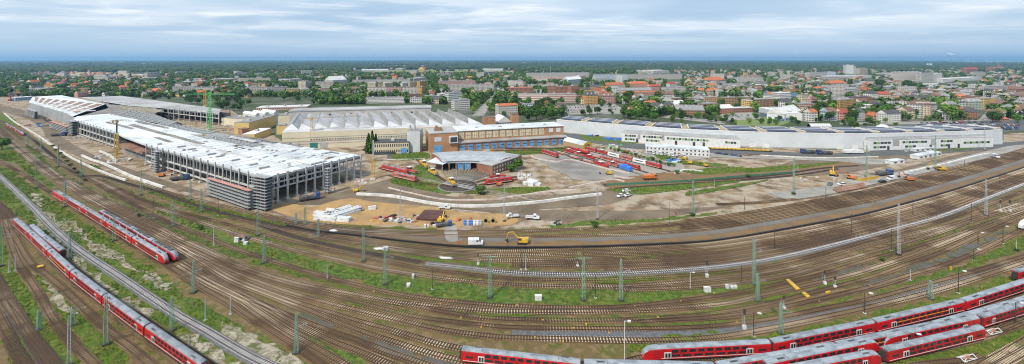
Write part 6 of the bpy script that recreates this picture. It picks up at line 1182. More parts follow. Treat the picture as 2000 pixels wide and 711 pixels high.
def depot(a, b, kinds, where, dz=0.0):
    A, B = G(*a), G(*b); n = len(kinds)
    for i, k in enumerate(kinds): vehicle(k, A.lerp(B, i / n), A.lerp(B, (i + .97) / n), f'{KN[k]} {where}' + (f', {OD[i]} from the brick hall' if kinds.count(k) > 1 else ''), 16.6, z=.1)
    track([(a[0] * 2 - (a[0] + (b[0] - a[0]) * 1.08), a[1] - (b[1] - a[1]) * .08), a, b, (b[0] + (b[0] - a[0]) * .12, b[1] + (b[1] - a[1]) * .12)], bed='b', slp='b', far=0)
depot((1145, 294), (1292, 331), ['box', 'shunt', 'greyloco', 'box2', 'greyloco', 'box'], 'in the rearmost depot row')
depot((1112, 293), (1250, 334), ['box', 'tank', 'flat', 'box2', 'box2', 'box'], 'in the second depot row')
depot((1102, 297), (1236, 337), ['shunt', 'shunt2', 'shunt', 'flat', 'shunt2', 'tarp'], 'in the third depot row')
depot((1082, 297), (1190, 331), ['flat', 'flat', 'flat', 'shunt'], 'in the fourth depot row')
depot((1060, 299), (1090, 309), ['box'], 'standing alone at the near left of the depot')
vehicle('box', G(747, 331), G(797, 343), 'bright red locomotive with long hood left of the turntable, rear one', 16.6, z=.1); vehicle('box2', G(769, 346), G(813, 356), 'weathered red locomotive left of the turntable, nearest one', 16.6, z=.1); vehicle('shunt2', G(786, 332), G(815, 341), 'small dull red locomotive behind the nearest one left of the turntable', 16.6, z=.1)
vehicle('box', G(948, 362), G(1000, 355), 'red locomotive with grey roof right of the turntable', 16.6, z=.1); vehicle('shunt', G(955, 352), G(990, 350), 'red hooded locomotive behind the grey roofed one right of the turntable', 16.6, z=.1)
vehicle('yshunt', G(876, 356), G(888, 368), 'yellow low locomotive standing on the turntable bridge', 16.6, z=.95); vehicle('yshunt', G(838, 336), G(853, 344), 'yellow low locomotive on the track left of the engine shed', 16.6, z=.1); vehicle('yshunt', G(821, 318), G(835, 330), 'tall yellow track machine on the grass left of the canopy', 16.6, z=.1)
for pts in ([(740, 328), (800, 344), (850, 356), (878, 361)], [(760, 343), (815, 357), (860, 363), (880, 364)], [(1010, 351), (950, 360), (915, 364)], [(1010, 346), (950, 352), (915, 361)], [(815, 312), (840, 334), (872, 356)]): track(pts, far=0)
A, B = G(1392, 292), G(1508, 297)
for i in range(14): K.setdefault('lowy', Kind(lambda: (lambda t: (MB().box(-3.4, 3.4, -1.3, 1.3, .6, 1.1).build('deck', m_under, t), MB().box(-1.6, 1.6, -1.0, 1.0, 1.1, 2.0).build('load', m_yel, t), running_gear(t, 5.5, .4), t)[-1])(proto('small_wagon', 'w', 'wagon', 'small dark wagons with yellow loads'))))(A.lerp(B, i / 14), math.atan2((B - A).y, (B - A).x), 'small dark wagon with yellow load on the track before the solar hall', (1.0, 1, 1))
# ---------------------------------------------------------------- overhead line masts, poles, signals
m_mgreen = mat('mast_green', (0.155, 0.27, 0.20), .6, c2=(0.22, 0.33, 0.27), scale=.6); m_mgrey = mat('mast_zinc', (0.40, 0.425, 0.45), .6, c2=(0.30, 0.32, 0.34), scale=.6); m_mdark = mat('mast_dark', (0.055, 0.05, 0.045), .7)
def make_mast(m, wb_=1.15, wt=.5, arm=True, beam=False):
    t = proto('catenary_mast', 'mast', 'mast', 'overhead line masts'); o = MB(); h = 15.0
    for sx in (-1, 1):
        for sy in (-1, 1): o.bar((sx * wb_ / 2, sy * wb_ / 2, .4), (sx * wt / 2, sy * wt / 2, h), .17)
    n = 13
    for i in range(n):
        z0, z1 = .4 + (h - .4) * i / n, .4 + (h - .4) * (i + 1) / n; w0, w1 = [(wb_ + (wt - wb_) * i_ / n) / 2 for i_ in (i, i + 1)]; s = 1 if i % 2 else -1
        for q in (-1, 1): o.bar((s * w0, q * w0, z0), (-s * w1, q * w1, z1), .09); o.bar((q * w0, s * w0, z0), (q * w1, -s * w1, z1), .09)
    o.build('lattice_shaft', m, t); o = MB(); o.box(-.95, .95, -.95, .95, 0, .55); o.build('foundation', m_mdark, t)
    if arm:
        o = MB(); o.bar((0, 0, h * .66), (3.4, 0, h * .74), .12); o.bar((0, 0, h * .8), (3.4, 0, h * .74), .08); o.bar((3.4, 0, h * .74), (3.0, 0, h * .66), .1); o.build('cantilever', m_mgrey, t)
    if beam: o = MB(); o.bar((-3.2, 0, h - .3), (3.2, 0, h - .3), .22); o.build('cross_arm', m, t)
    return t
def make_pole(m, lamp=False, w=.34):
    t = proto('pole', 'pole', 'pole', 'poles among the tracks'); o = MB(); o.cyl((0, 0, 0), w / 2 * 1.2, 15, n=8, r2=w / 2 * .8); o.build('shaft', m, t); o = MB(); o.box(-.45, .45, -.45, .45, 0, .35); o.build('foundation', m_colu, t)
    if lamp: o = MB(); o.bar((0, 0, 14.8), (1.5, -.4, 15.1), .12); o.build('bracket', m, t); o = MB(); o.box(1.1, 2.3, -.75, -.1, 14.8, 15.3); o.build('lamp_head', m_white, t)
    return t
def make_signal():
    t = proto('signal', 'signal', 'signal', 'railway signals'); o = MB(); o.bar((0, 0, 0), (0, 0, 4.2), .22); o.build('post', m_mgrey, t); o = MB(); o.box(-.35, .35, -.2, .2, 4.0, 5.6); o.build('signal_head', m_mdark, t); o = MB(); o.box(-.5, .5, -.5, .5, 0, 1.1); o.build('cabinet', m_white, t); o = MB(); o.bar((-.6, .3, .2), (-.6, .3, 4.3), .08); o.build('ladder', m_mgrey, t); return t
KM = {'g': Kind(lambda: make_mast(m_mgreen)), 'gb': Kind(lambda: make_mast(m_mgreen, arm=False, beam=True)), 'z': Kind(lambda: make_mast(m_mgrey, 1.1, .5, arm=False)), 'p': Kind(lambda: make_pole(m_mgrey)), 'd': Kind(lambda: make_pole(m_mdark, False, .26)), 'l': Kind(lambda: make_pole(m_mdark, True, .3)), 'w': Kind(lambda: make_pole(m_white, True, .3)), 's': Kind(make_signal)}
MN = {'g': ('green lattice catenary mast', 15), 'gb': ('green lattice mast with cross arm', 15), 'z': ('pale zinc lattice mast', 15), 'p': ('slim grey pole', 15), 'd': ('thin dark pole', 15), 'l': ('dark pole with white lamp', 15), 'w': ('white lamp pole', 15), 's': ('track signal with dark head', 5.6)}
RP = [(60, 300, 'beside the far left tracks'), (60, 400, 'among the left grass strips'), (60, 620, 'at lower left'), (140, 640, 'below the long red train'), (136, 500, 'near the short red train'), (220, 470, 'beside the train with locomotive'), (300, 400, 'between the tracks below the unfinished hall'), (400, 400, 'below the long scaffold'), (380, 560, 'below the railcar nose'), (350, 650, 'between the train and the grey ballast track'), (440, 620, 'above the rubble strip'), (505, 460, 'below the scaffold tower'), (517, 514, 'beside the small brown hut'), (600, 440, 'before the white beam stacks'), (580, 690, 'at the bottom left of centre'),
      (640, 545, 'on the grass left of centre'), (710, 510, 'left of the white sheets'), (752, 556, 'at the left end of the central grass'), (780, 436, 'beside the brown steel slab'), (985, 433, 'beside the cable drums'), (845, 566, 'near the two white boxes'), (957, 582, 'on the central grass left of the white box'), (1020, 527, 'below the big yellow excavator'), (935, 517, 'below the white van'), (1140, 587, 'on the central grass right of the white box'), (1213, 588, 'at the right end of the central grass'), (1165, 435, 'at the dirt road above the tracks'), (1310, 439, 'above the upper yard'), (1354, 419, 'before the sandy trench'), (1385, 545, 'above the white cabinet'),
      (1455, 411, 'on the verge above the upper yard'), (1450, 560, 'beside the white cabinets'), (1473, 557, 'left of the yellow crossing boards'), (1550, 379, 'on the sandy ground near the excavators'), (1520, 480, 'within the main yard'), (1525, 650, 'behind the rearmost train'), (1620, 558, 'right of the yellow crossing boards'), (1615, 402, 'by the brown pipes'), (1663, 458, 'in the middle of the main yard'), (1690, 613, 'above the red trains'), (1693, 346, 'near the yellow containers'), (1750, 495, 'at the right part of the grey ballast track'), (1817, 584, 'beside the two paved tracks'), (1785, 690, 'between the red trains'), (1827, 325, 'near the white container row'), (1875, 573, 'on the grass above the trains'), (1925, 422, 'in the right of the yard'), (1923, 294, 'before the right end of the solar hall'), (1895, 430, 'in the right of the yard beside the grey track'), (1965, 414, 'at the far right of the yard'), (1984, 632, 'at the lower right edge'), (1220, 700, 'between the trains at bottom centre'), (1613, 700, 'between the trains at lower right'), (1960, 480, 'on the right grass strip')]
def rplace(x, y): return min(RP, key=lambda p: (p[0] - x) ** 2 + ((p[1] - y) * 1.6) ** 2)[2]
for x, yb, yt, k in [(378, 572, 509, 'g'), (516, 514, 459, 'g'), (504, 461, 397, 'g'), (752, 556, 484, 'g'), (710, 511, 444, 'g'), (957, 582, 500, 'gb'), (1140, 587, 503, 'gb'), (1213, 588, 506, 'g'), (1473, 557.6, 465, 'g'), (1480, 588, 534, 'g'), (1525.5, 652, 591, 'g'), (1817.6, 584, 548, 'g'), (579, 690, 613, 'g'), (207, 674, 577, 'g'), (335.5, 647, 581, 'g'), (135, 714, 617, 'z'), (76, 645, 607, 'g'), (142, 636, 598, 'g'), (223, 471, 421, 'g'), (127, 404.5, 355, 'g'), (70.5, 368, 304, 'g'), (158, 360, 310, 'g'), (114, 326.5, 281, 'g'), (80, 296, 270, 'g'), (54, 284, 256, 'g'), (337.5, 443, 393, 'g'), (276, 381.6, 334, 'g'), (393, 414, 370, 'g'), (372, 391, 351, 'g'), (299, 426.5, 384, 'd'), (426, 421, 384, 'd'), (136, 506, 454, 'g'), (2, 521, 440, 'g'), (417.5, 479, 446, 'p'), (578, 438, 417, 'g'), (596, 440, 405, 'g'), (621.6, 464, 428, 'g'), (639, 546, 518, 'p'), (401, 626, 584, 'p'), (450, 614, 576, 'p'), (369, 678, 657, 'p'), (30, 530, 500, 'p'), (18, 532, 508, 'p'),
                     (782, 436, 368, 'z'), (985, 433, 358, 'z'), (1167, 429, 365, 'z'), (1307, 439, 394, 'd'), (1354, 419, 353, 'g'), (1550.5, 379, 308, 'g'), (1613, 402, 365, 'd'), (1454, 411, 385, 'd'), (1693, 346.6, 284, 'g'), (1827, 330, 264, 'g'), (1923, 294, 250, 'z'), (1755.5, 499, 398, 'z'), (1926, 422, 350.5, 'z'), (1897, 435, 396, 'd'), (1741, 490, 448, 'd'), (1872, 573.5, 528, 'l'), (1689, 613, 571, 'l'), (1472, 658, 610, 'l'), (1781, 694, 651, 'l'), (1984, 632, 591, 'l'), (1220, 712, 627, 'w'), (1018, 527, 482, 'd'), (1027, 527, 495, 'p'), (844.5, 566, 523, 'd'), (1163, 583, 536, 'd'), (1348, 565, 532, 'w'), (1448, 555, 517, 'd'), (1513, 488, 446, 'd'), (1663, 458.5, 418, 'd'), (1953, 368, 337, 'd'), (1783, 421, 388, 'd'), (1884, 325, 311, 'd'), (1985, 492, 470, 'p'), (1959, 476, 442, 'l'), (1902, 509, 486, 'l'), (1910, 478, 454, 'l'), (1778, 548, 528, 'p'), (1395, 368, 350, 'p'), (1610, 712, 690, 'g'),
                     (934, 517, 496, 's'), (1128, 521, 505, 's'), (1381, 542, 509, 's'), (1611, 556, 528, 's'), (1631, 562, 540, 's'), (1454, 644, 604, 's'), (1531, 604, 578, 's'), (1954, 414, 391, 's'), (1972.5, 414, 391, 's')]:
    n, bh = MN[k]; KM[k](G(x, yb) + Vector((0, 0, .1)), R.uniform(-.25, .25) + (.9 if x < 300 else 0), f'{n} {rplace(x, yb)}', (*((.7, .7) if k in 'zw' else (.9, .9)), M(yb, yb - yt) / bh))
# cabinets, huts, sheets, boards
def cabinet(x, y, wpx, hpx, lab, m=m_white, d=1.2):
    w, h = M(y, wpx), M(y, hpx); t = thing('switch_cabinet', lab, 'cabinet', G(x, y), 0, None); MB().box(-w / 2, w / 2, 0, d, .15, h).build('housing', m, t); MB().box(-w / 2 - .08, w / 2 + .08, -.1, d + .1, h, h + .1).build('lid', m_lightg, t); MB().box(-w / 2, w / 2, .05, d - .05, 0, .15).build('plinth', m_under, t); MB().box(-.05, .05, -.04, .02, h * .35, h * .6).build('handle', m_under, t)
for a in [(1051.5, 588, 13, 9, 'large white switch cabinet on the central grass between two masts'), (1383, 572, 12, 9, 'white switch cabinet on the grass below the grey ballast track'), (797, 562, 6, 6, 'small white box on the central grass, lower of two'), (806, 546, 3, 8, 'narrow white box on the central grass, upper of two'), (1422, 565, 5, 6, 'white box, leftmost of three on the grass by the dark pole'), (1431, 565, 4, 5, 'white box, middle one of three on the grass by the dark pole'), (1438, 565, 4, 5, 'white box, rightmost of three on the grass by the dark pole'), (461, 474, 8, 9, 'white cabinet leaning against the small brown hut'), (478, 479, 6, 5, 'small white cabinet right of the small brown hut'), (752, 491, 9, 7, 'white box at the head height of a mast by the white sheets')]: cabinet(*a)
bld('track_hut', 'small hut with brown roof on the grass among the tracks', 'hut', (462, 472), (477, 472), 3, 9, 'white', 'brown', 'hip', rh=1.0)
def flat(nm, lab, cat, px, z0, z1, m, grp=None):
    P = [G(x, y) for x, y in px]; c = mid_of(P); mb = MB(); mb.prism([p - c for p in P], z0, z1); tag(mb.build(nm, m, loc=c), lab, cat, grp)
flat('white_sheet', 'white sheet on the grass below the left end of the yard', 'sheet', [(729, 487), (744, 486), (750, 489), (735, 491)], .4, .7, m_white); flat('white_sheet', 'long white sheet on the grass left of the grey ballast track', 'sheet', [(858, 504), (880, 505), (884, 508), (862, 508)], .4, .7, m_white); flat('white_sheet', 'white sheet by the small mast above the dark tracks', 'sheet', [(643, 452), (653, 450), (659, 453), (648, 456)], .4, .7, m_white)
flat('crossing_boards', 'long yellow board crossing between two tracks', 'crossing', [(1535, 550), (1541, 549), (1563, 568), (1556, 570)], .5, .85, m_yel); flat('crossing_boards', 'short yellow board crossing below the long one', 'crossing', [(1566, 575), (1572, 574), (1583, 583), (1576, 585)], .5, .85, m_yel); flat('crossing_boards', 'small yellow board beside the long train at lower left', 'crossing', [(72, 523), (84, 520), (86, 523), (74, 526)], .5, .8, m_yel); flat('marker_block', 'small yellow marker block right of the crossing boards', 'marker', [(1612, 574), (1620, 572), (1622, 574), (1614, 577)], .2, .9, m_yel)
KM['y'] = Kind(lambda: proto('yellow_post', 'yellow hydrant post on the grass strip above the paved tracks', 'post')); t = KM['y'](G(1857, 528)); MB().cyl((0, 0, 0), .35, 1.5, n=10).build('post', m_yel, t)
for i in range(26):
    x = [690, 730, 860, 900, 940, 1010, 1045, 1100, 1145, 1190, 1240, 1285, 1330, 1395, 1440, 1490, 1040, 1120, 1250, 1600, 1700, 1770, 980, 1060, 620, 560][i]; y = [600, 571, 597, 622, 641, 598, 660, 669, 636, 652, 600, 622, 590, 574, 632, 606, 597, 644, 667, 590, 560, 540, 600, 628, 590, 530][i]
    tag(MB().box(-.25, .25, -.2, .2, .1, .45 + (i % 3) * .1).build('track_marker', m_yel, loc=G(x, y)), 'small yellow track marker ' + rplace(x, y), 'marker', 'markers between the tracks')
def buffer_frame(x, y, lab):
    t = thing('buffer_frame', lab, 'buffer stop', G(x, y), .25); o = MB()
    for a, b in (((-2.6, -.9, .5), (2.6, .9, .5)), ((-2.6, .9, .5), (2.6, -.9, .5)), ((-2.6, -.9, .5), (2.6, -.9, .5)), ((-2.6, .9, .5), (2.6, .9, .5)), ((-2.6, 0, 1.2), (2.6, 0, 1.2)), ((-2.6, -.9, .5), (-2.6, 0, 1.2)), ((2.6, -.9, .5), (2.6, 0, 1.2))): o.bar(a, b, .22)
    o.build('frame', m_white, t); MB().box(-.5, .5, -.4, .4, .5, 1.4).build('buffer_plate', m_redp, t)
buffer_frame(1939, 651, 'white frame with red plate on the track right of the front row coach'); buffer_frame(1888, 703, 'white frame with red plate at the bottom right corner')
def wire(pts, lab):
    t = thing('contact_wire', lab, 'overhead wire', G(*pts[0]), 0, 'overhead wires of the yard'); 
    for zz, w in ((6.2, .035), (7.6, .03)):
        P = cr([G(*p) for p in pts], 12); mb = MB(); sweep(mb, [p - t.location + Vector((0, 0, zz)) for p in P], [(-w, 0), (0, w * 2), (w, 0)], closed=True); mb.build('wire', m_mdark, t)
TN = [TR[i][0] for i in (6, 9, 11, 12, 13, 14, 18, 23, 24)]
for i, pts in enumerate(TN): wire(pts, f'{OD[i] if i < 8 else "ninth"} pair of thin dark overhead wires above the yard tracks, counted from the top')
# ---------------------------------------------------------------- concrete walls of the site
def barrier(pts, lab, h=1.0, w=1.0, m=m_conc_w, nm='concrete_wall'):
    P = cr([G(*p) for p in pts], 4); c = P[len(P) // 2].copy(); mb = MB(); sweep(mb, [p - c for p in P], [(-w / 2, 0), (-w * .42, h), (w * .42, h), (w / 2, 0)], closed=True); tag(mb.build(nm, m, loc=c), lab, 'wall', None)
barrier([(8, 222), (30, 240), (53, 253), (76, 267), (107, 289), (141, 310), (180, 329), (215, 343), (250, 355)], 'long white concrete wall beside the far left tracks', 1.3, 1.1); barrier([(160, 305), (180, 314), (202, 321), (250, 343), (285, 356), (321, 368)], 'white concrete wall along the service road before the unfinished hall', 1.4, 1.5); barrier([(195, 296), (215, 305), (228, 316)], 'short white concrete wall near the foot of the yellow crane', 1.2, 1.5)
barrier([(697, 381), (767, 385.5), (852, 400.6), (936, 405), (1050, 397), (1101, 390), (1184, 380)], 'long white concrete wall curving past the turntable', 1.5, 1.8); barrier([(759, 368), (801, 378), (869, 391), (951, 392)], 'thin pinkish kerb wall left of the turntable', .8, 1.0, m_pinkc); barrier([(976, 389), (1030, 381), (1080, 374), (1135, 372)], 'pinkish kerb wall right of the turntable', .8, 1.2, m_pinkc); barrier([(1111, 368.5), (1162, 358), (1199, 351.6), (1223, 357)], 'pinkish kerb wall below the depot wagons', .9, 1.2, m_pinkc)
barrier([(1037, 306), (1050, 311), (1088, 317), (1111, 313), (1142, 319), (1182, 330), (1236, 341)], 'pinkish wall along the front of the depot wagons', 1.0, 1.2, m_pinkc); barrier([(1200, 345), (1225, 350), (1247, 347)], 'short pinkish wall end beside the orange dump truck', 1.0, 1.2, m_pinkc); barrier([(1318, 340), (1340, 333), (1380, 337)], 'curved pale wall right of the depot rows', 1.0, 1.6)
barrier([(1485, 304), (1600, 309), (1720, 307)], 'long pale wall along the sandy ground before the solar hall', .8, 1.4); barrier([(1850, 320), (1900, 307), (1935, 300)], 'white wall along the gravel road at the right', 1.0, 1.8); barrier([(1760, 340), (1800, 331), (1850, 320)], 'white wall beside the small yellow excavator at the right', 1.0, 1.6)
barrier([(756, 312), (790, 312), (836, 311)], 'white kerb below the short asphalt yard', .6, .8)
def ring(x, y): p = G(x, y); mb = MB(); sweep(mb, [Vector((math.cos(a * .262) * 7, math.sin(a * .262) * 7, 0)) for a in range(21)], [(-.6, 0), (-.5, 1.1), (.5, 1.1), (.6, 0)], closed=True); tag(mb.build('concrete_wall', m_conc_w, loc=p), 'round white concrete ring at the foot of the yellow crane', 'wall')
ring(233, 315)
def gfence(pts, lab, m=mat('green_fence_net', (0.05, 0.16, 0.10), .8), h=1.6):
    P = cr([G(*p) for p in pts], 5); c = P[0].copy(); t = thing('net_fence', lab, 'fence', c); mb = MB(); sweep(mb, [p - c for p in P], [(-.05, .1), (-.05, h), (.05, h), (.05, .1)], closed=True); mb.build('netting', m, t)
    for p in P[::3]: MB().bar(p - c, p - c + Vector((0, 0, h + .2)), .15).build('fence_post', m_steel, t)
gfence([(1185, 363), (1260, 360), (1350, 355), (1440, 347), (1560, 338)], 'long green netting fence across the sandy ground')
# ---------------------------------------------------------------- vehicles
m_car = {'white': m_white, 'silver': mat('silver_paint', (.42, .43, .45), .3, metal=.3), 'black': mat('black_paint', (.02, .02, .024), .25), 'blue': mat('blue_paint', (.03, .08, .25), .3), 'red': mat('red_paint', (.42, .03, .03), .3), 'grey': mat('grey_paint', (.14, .15, .16), .3)}
def wheels(t, xs, r=.36, y=.82, w=.22):
    for x in xs:
        for s in (-1, 1): MB().cyl((x, s * y - w / 2, r), r, w, axis='y', n=12).build('wheel', m_tyre, t)
def make_car(col, kind='car'):
    t = proto({'car': 'car', 'van': 'van', 'pickup': 'pickup_truck'}[kind], 'car', kind if kind != 'pickup' else 'pickup truck', 'parked vehicles'); b = MB()
    if kind == 'car':
        b.extr([(-2.15, .35), (-2.15, .8), (-1.3, .95), (1.9, .98), (2.15, .85), (2.15, .35)], -.88, .88); b.v = [(y, x, z) for x, y, z in b.v]; b.build('body', m_car[col], t)
        g = MB(); g.extr([(-1.25, .94), (-.6, 1.42), (1.1, 1.45), (1.85, .96)], -.76, .76); g.v = [(y, x, z) for x, y, z in g.v]; g.build('cabin_glass', m_glass, t); r = MB(); r.box(-.62, 1.12, -.72, .72, 1.42, 1.5); r.build('roof', m_car[col], t); wheels(t, (-1.3, 1.3))
    elif kind == 'van':
        b.extr([(-2.7, .4), (-2.7, 1.1), (-1.9, 1.35), (-1.2, 2.2), (2.7, 2.3), (2.7, .4)], -.98, .98); b.v = [(y, x, z) for x, y, z in b.v]; b.build('body', m_car[col], t); g = MB(); g.extr([(-1.93, 1.36), (-1.27, 2.12), (-1.15, 2.12), (-1.6, 1.36)], -1.0, 1.0); g.v = [(y, x, z) for x, y, z in g.v]; g.build('windscreen', m_glass, t); g = MB(); g.box(-1.1, -.3, -1.0, 1.0, 1.4, 2.0); g.build('side_window', m_glass, t); wheels(t, (-1.8, 1.8), .38, .86)
    else:
        b.extr([(-2.7, .5), (-2.7, 1.1), (-1.9, 1.25), (-1.3, 2.0), (-.2, 2.05), (-.2, .5)], -.98, .98); b.v = [(y, x, z) for x, y, z in b.v]; b.build('cab', m_car[col], t); g = MB(); g.box(-1.35, -.3, -1.0, 1.0, 1.35, 1.85); g.build('side_window', m_glass, t); r = MB(); r.box(-.2, 3.2, -1.0, 1.0, .7, .85); r.build('load_bed', m_steel, t); r = MB(); r.box(-.2, 3.2, -1.02, -.95, .85, 1.25); r.box(-.2, 3.2, .95, 1.02, .85, 1.25); r.box(3.15, 3.22, -1, 1, .85, 1.25); r.build('side_board', m_car[col], t); wheels(t, (-1.8, 2.2), .38, .86)
    return t
KC = {}
def car(x, y, rz=0.0, col='white', kind='car', lab=None, s=1.0, where=''):
    k = (col, kind)
    if k not in KC: KC[k] = Kind(lambda: make_car(col, kind))
    return KC[k](G(x, y) + Vector((0, 0, .3)), rz, lab or f'{col} {kind} parked {where}', (s, s, s))
car(929, 479, math.pi + .05, 'white', 'van', 'white van on the service road left of the big excavator', 1.25); car(869, 409, math.pi, 'white', 'pickup', 'white pickup truck on the dirt road above the orange sand', 1.1); car(1000, 426, .15, 'white', 'pickup', 'white pickup truck with green load right of the cable drums', 1.15); car(1041, 429, math.pi - .1, 'white', 'pickup', 'white flatbed truck on the dirt road facing right', 1.25)
car(1223, 375.5, .1, 'white', 'car', 'white car behind the other two on the gravel patch', 1.2); car(1212, 385, .7, 'white', 'car', 'left front white car of three on the gravel patch', 1.2); car(1225.5, 384, .6, 'white', 'car', 'right front white car of three on the gravel patch', 1.2); car(1944, 308, 1.2, 'white', 'van', 'white van on the gravel road at the right', 1.3); car(1772, 297, .2, 'white', 'car', 'white car before the office block'); car(702, 412, .2, 'silver', 'car', 'silver car')['label'] = 'silver car beside the white beam stacks'
car(1741, 352, .3, 'white', 'van', 'white van with orange board near the yellow containers', 1.2); car(1723, 357, .2, 'black', 'car', 'black car near the yellow containers', 1.2); car(1621, 362, .7, 'grey', 'car', 'grey car by the brown pipes', 1.3); car(1645, 363, .1, 'white', 'car', 'white car by the brown pipes', 1.3); car(1773, 347, .3, 'silver', 'van', 'silver van beside the orange machine at the right', 1.2)
for i in range(11): car(1268 + i * 7.4, 300.5 + i * .75, 1.45, 'white' if i % 4 else 'silver', 'van' if i % 3 == 0 else 'car', where='in the row before the site offices', s=1.1)
for i in range(12): car(1398 + i * 4.4, 300 + i * .55, 1.2, R.choice(('black', 'blue', 'grey', 'blue', 'black')), 'car', where='in the dark row right of the site offices')
for i in range(4): car(1306 + i * 6, 311 + i * 1.2, .8, ('black', 'grey', 'blue', 'white')[i], 'car', where='below the site offices')
for r_, (y, n) in enumerate(((207, 17), (211, 20), (216, 18), (220, 12))):
    for i in range(n):
        if R.random() < .85: car(1106 + i * 5.4 + r_ * 2, y - i * .12, 1.5, R.choice(('white', 'silver', 'black', 'blue', 'red', 'grey', 'black')), 'car', where='in the town car park')
for r_, (x0, y, n) in enumerate(((1790, 245, 30), (1800, 241, 30), (1888, 249, 20), (1880, 244, 22), (1905, 252.5, 17))):
    for i in range(n):
        if R.random() < .9: car(x0 + i * 5.2, y - i * .06 + (r_ > 1) * i * .12, 1.1, R.choice(('white', 'silver', 'black', 'blue', 'red', 'grey', 'black', 'silver')), 'car', where=('behind the right end of the solar hall' if x0 < 1870 else 'in the lot right of the solar hall'))
for i in range(14): car(1425 + i * 4, 226 + (i % 3) * 2.4, 1.2, R.choice(('white', 'silver', 'black', 'blue')), 'car', where='in the car park by the low brick sheds')
for i in range(10): car(1840 + i * 13, 236.5 - i * .3, .1, R.choice(('white', 'silver', 'black', 'red')), 'car', where='on the street behind the car park')
def make_excavator(col, bucket=True):
    t = proto('excavator', 'excavator', 'excavator', 'excavators on the site'); 
    for s in (-1, 1): o = MB(); o.extr([(-2.1, .25), (-1.8, .9), (1.8, .9), (2.1, .25), (1.7, 0), (-1.7, 0)], s * 1.2 - .3, s * 1.2 + .3); o.v = [(y, x, z) for x, y, z in o.v]; o.build('crawler_track', m_tyre, t)
    o = MB(); o.box(-2.4, 1.4, -1.35, 1.35, 1.0, 2.3); o.box(-2.7, -1.4, -1.3, 1.3, 1.0, 2.6); o.build('housing', col, t); o = MB(); o.box(.1, 1.6, .2, 1.3, 1.2, 3.0); cb = o.build('cab', col, t); o = MB(); o.box(.25, 1.65, .15, 1.35, 1.9, 2.8); o.build('cab_window', m_glass, cb)
    o = MB(); o.bar((1.3, -.3, 1.8), (4.2, -.3, 4.9), .5); o.bar((4.2, -.3, 4.9), (6.4, -.3, 4.3), .45); o.build('boom', col, t); o = MB(); o.bar((6.2, -.3, 4.6), (7.0, -.3, 1.6), .38); a = o.build('dipper_arm', col, t); o = MB(); o.bar((3.2, -.3, 4.2), (5.6, -.3, 4.8), .2); o.build('hydraulic_ram', m_steel, a)
    o = MB(); o.extr([(6.5, 1.7), (7.4, 1.6), (7.5, .9), (6.7, .4), (6.2, .9)], -.95, .35); o.v = [(y, x, z) for x, y, z in o.v]; o.build('bucket', m_under, t); o = MB(); o.box(-2.72, -1.5, -1.31, 1.31, 1.0, 1.35); o.build('counterweight', m_under, t); return t
KE = {'yellow': Kind(lambda: make_excavator(m_yel)), 'orange': Kind(lambda: make_excavator(m_org))}
def exc(x, y, rz, s, lab, col='yellow'): s *= .78; KE[col](G(x, y), rz, lab, (s, s, s))
exc(1020, 476, math.pi - .1, 1.35, 'large yellow excavator on the service road with boom reaching left'); exc(861, 434, 1.35, 1.15, 'yellow excavator beside the brown steel slab with boom raised'); exc(1189, 341, math.pi, 1.2, 'yellow excavator before the depot wagon rows'); exc(1336, 312, 2.2, 1.3, 'yellow excavator with high boom right of the site offices'); exc(1346, 320, 2.6, 1.2, 'yellow excavator digging below the site offices'); exc(1378, 325, 2.0, 1.0, 'small excavator right of the curved pale wall'); exc(1626, 343, .9, 1.6, 'yellow excavator on the rubble with raised boom')
exc(1662, 350, 2.4, 1.4, 'orange excavator right of the rubble heap', 'orange'); exc(1836, 333, math.pi - .1, 1.5, 'yellow excavator reaching left beside the white wall at the right'); exc(696, 375, .2, .95, 'small yellow loader at the corner of the unfinished hall'); exc(317, 345, .3, 1.1, 'orange mini excavator below the unfinished hall columns', 'orange'); exc(974, 362, 2.9, 1.0, 'orange excavator before the red locomotive right of the turntable', 'orange'); exc(1776, 353, 1.7, 1.3, 'orange machine by the gravel road at the right', 'orange')
def make_dump():
    t = proto('dump_truck', 'orange dump truck', 'truck'); MB().box(-3.4, 3.4, -1.1, 1.1, .7, 1.1).build('chassis', m_under, t); o = MB(); o.extr([(-1.25, 1.1), (-1.4, 2.6), (1.4, 2.6), (1.25, 1.1)], -3.6, 1.4); o.build('tipper_body', m_org, t); c = MB().box(1.6, 3.5, -1.2, 1.2, 1.0, 3.0).build('cab', m_org, t); MB().box(2.2, 3.55, -1.25, 1.25, 2.0, 2.8).build('cab_window', m_glass, c); wheels(t, (-2.6, -1.3, 2.5), .55, 1.1, .35); return t
KD = Kind(make_dump); KD(G(1269, 351), .1, 'orange dump truck beside the depot rows', (1.35,) * 3)
def make_lorry(col):
    t = proto('lorry', 'lorry', 'truck'); MB().box(-4.5, 4.2, -1.1, 1.1, .7, 1.1).build('chassis', m_under, t); MB().box(-4.6, 1.9, -1.25, 1.25, 1.1, 2.2).build('load_bed', col, t); c = MB().box(2.2, 4.2, -1.2, 1.2, 1.0, 3.1).build('cab', m_car['blue'], t); MB().box(2.8, 4.26, -1.25, 1.25, 2.0, 2.8).build('cab_window', m_glass, c); wheels(t, (-3.2, -1.9, 3.2), .5, 1.1, .35); return t
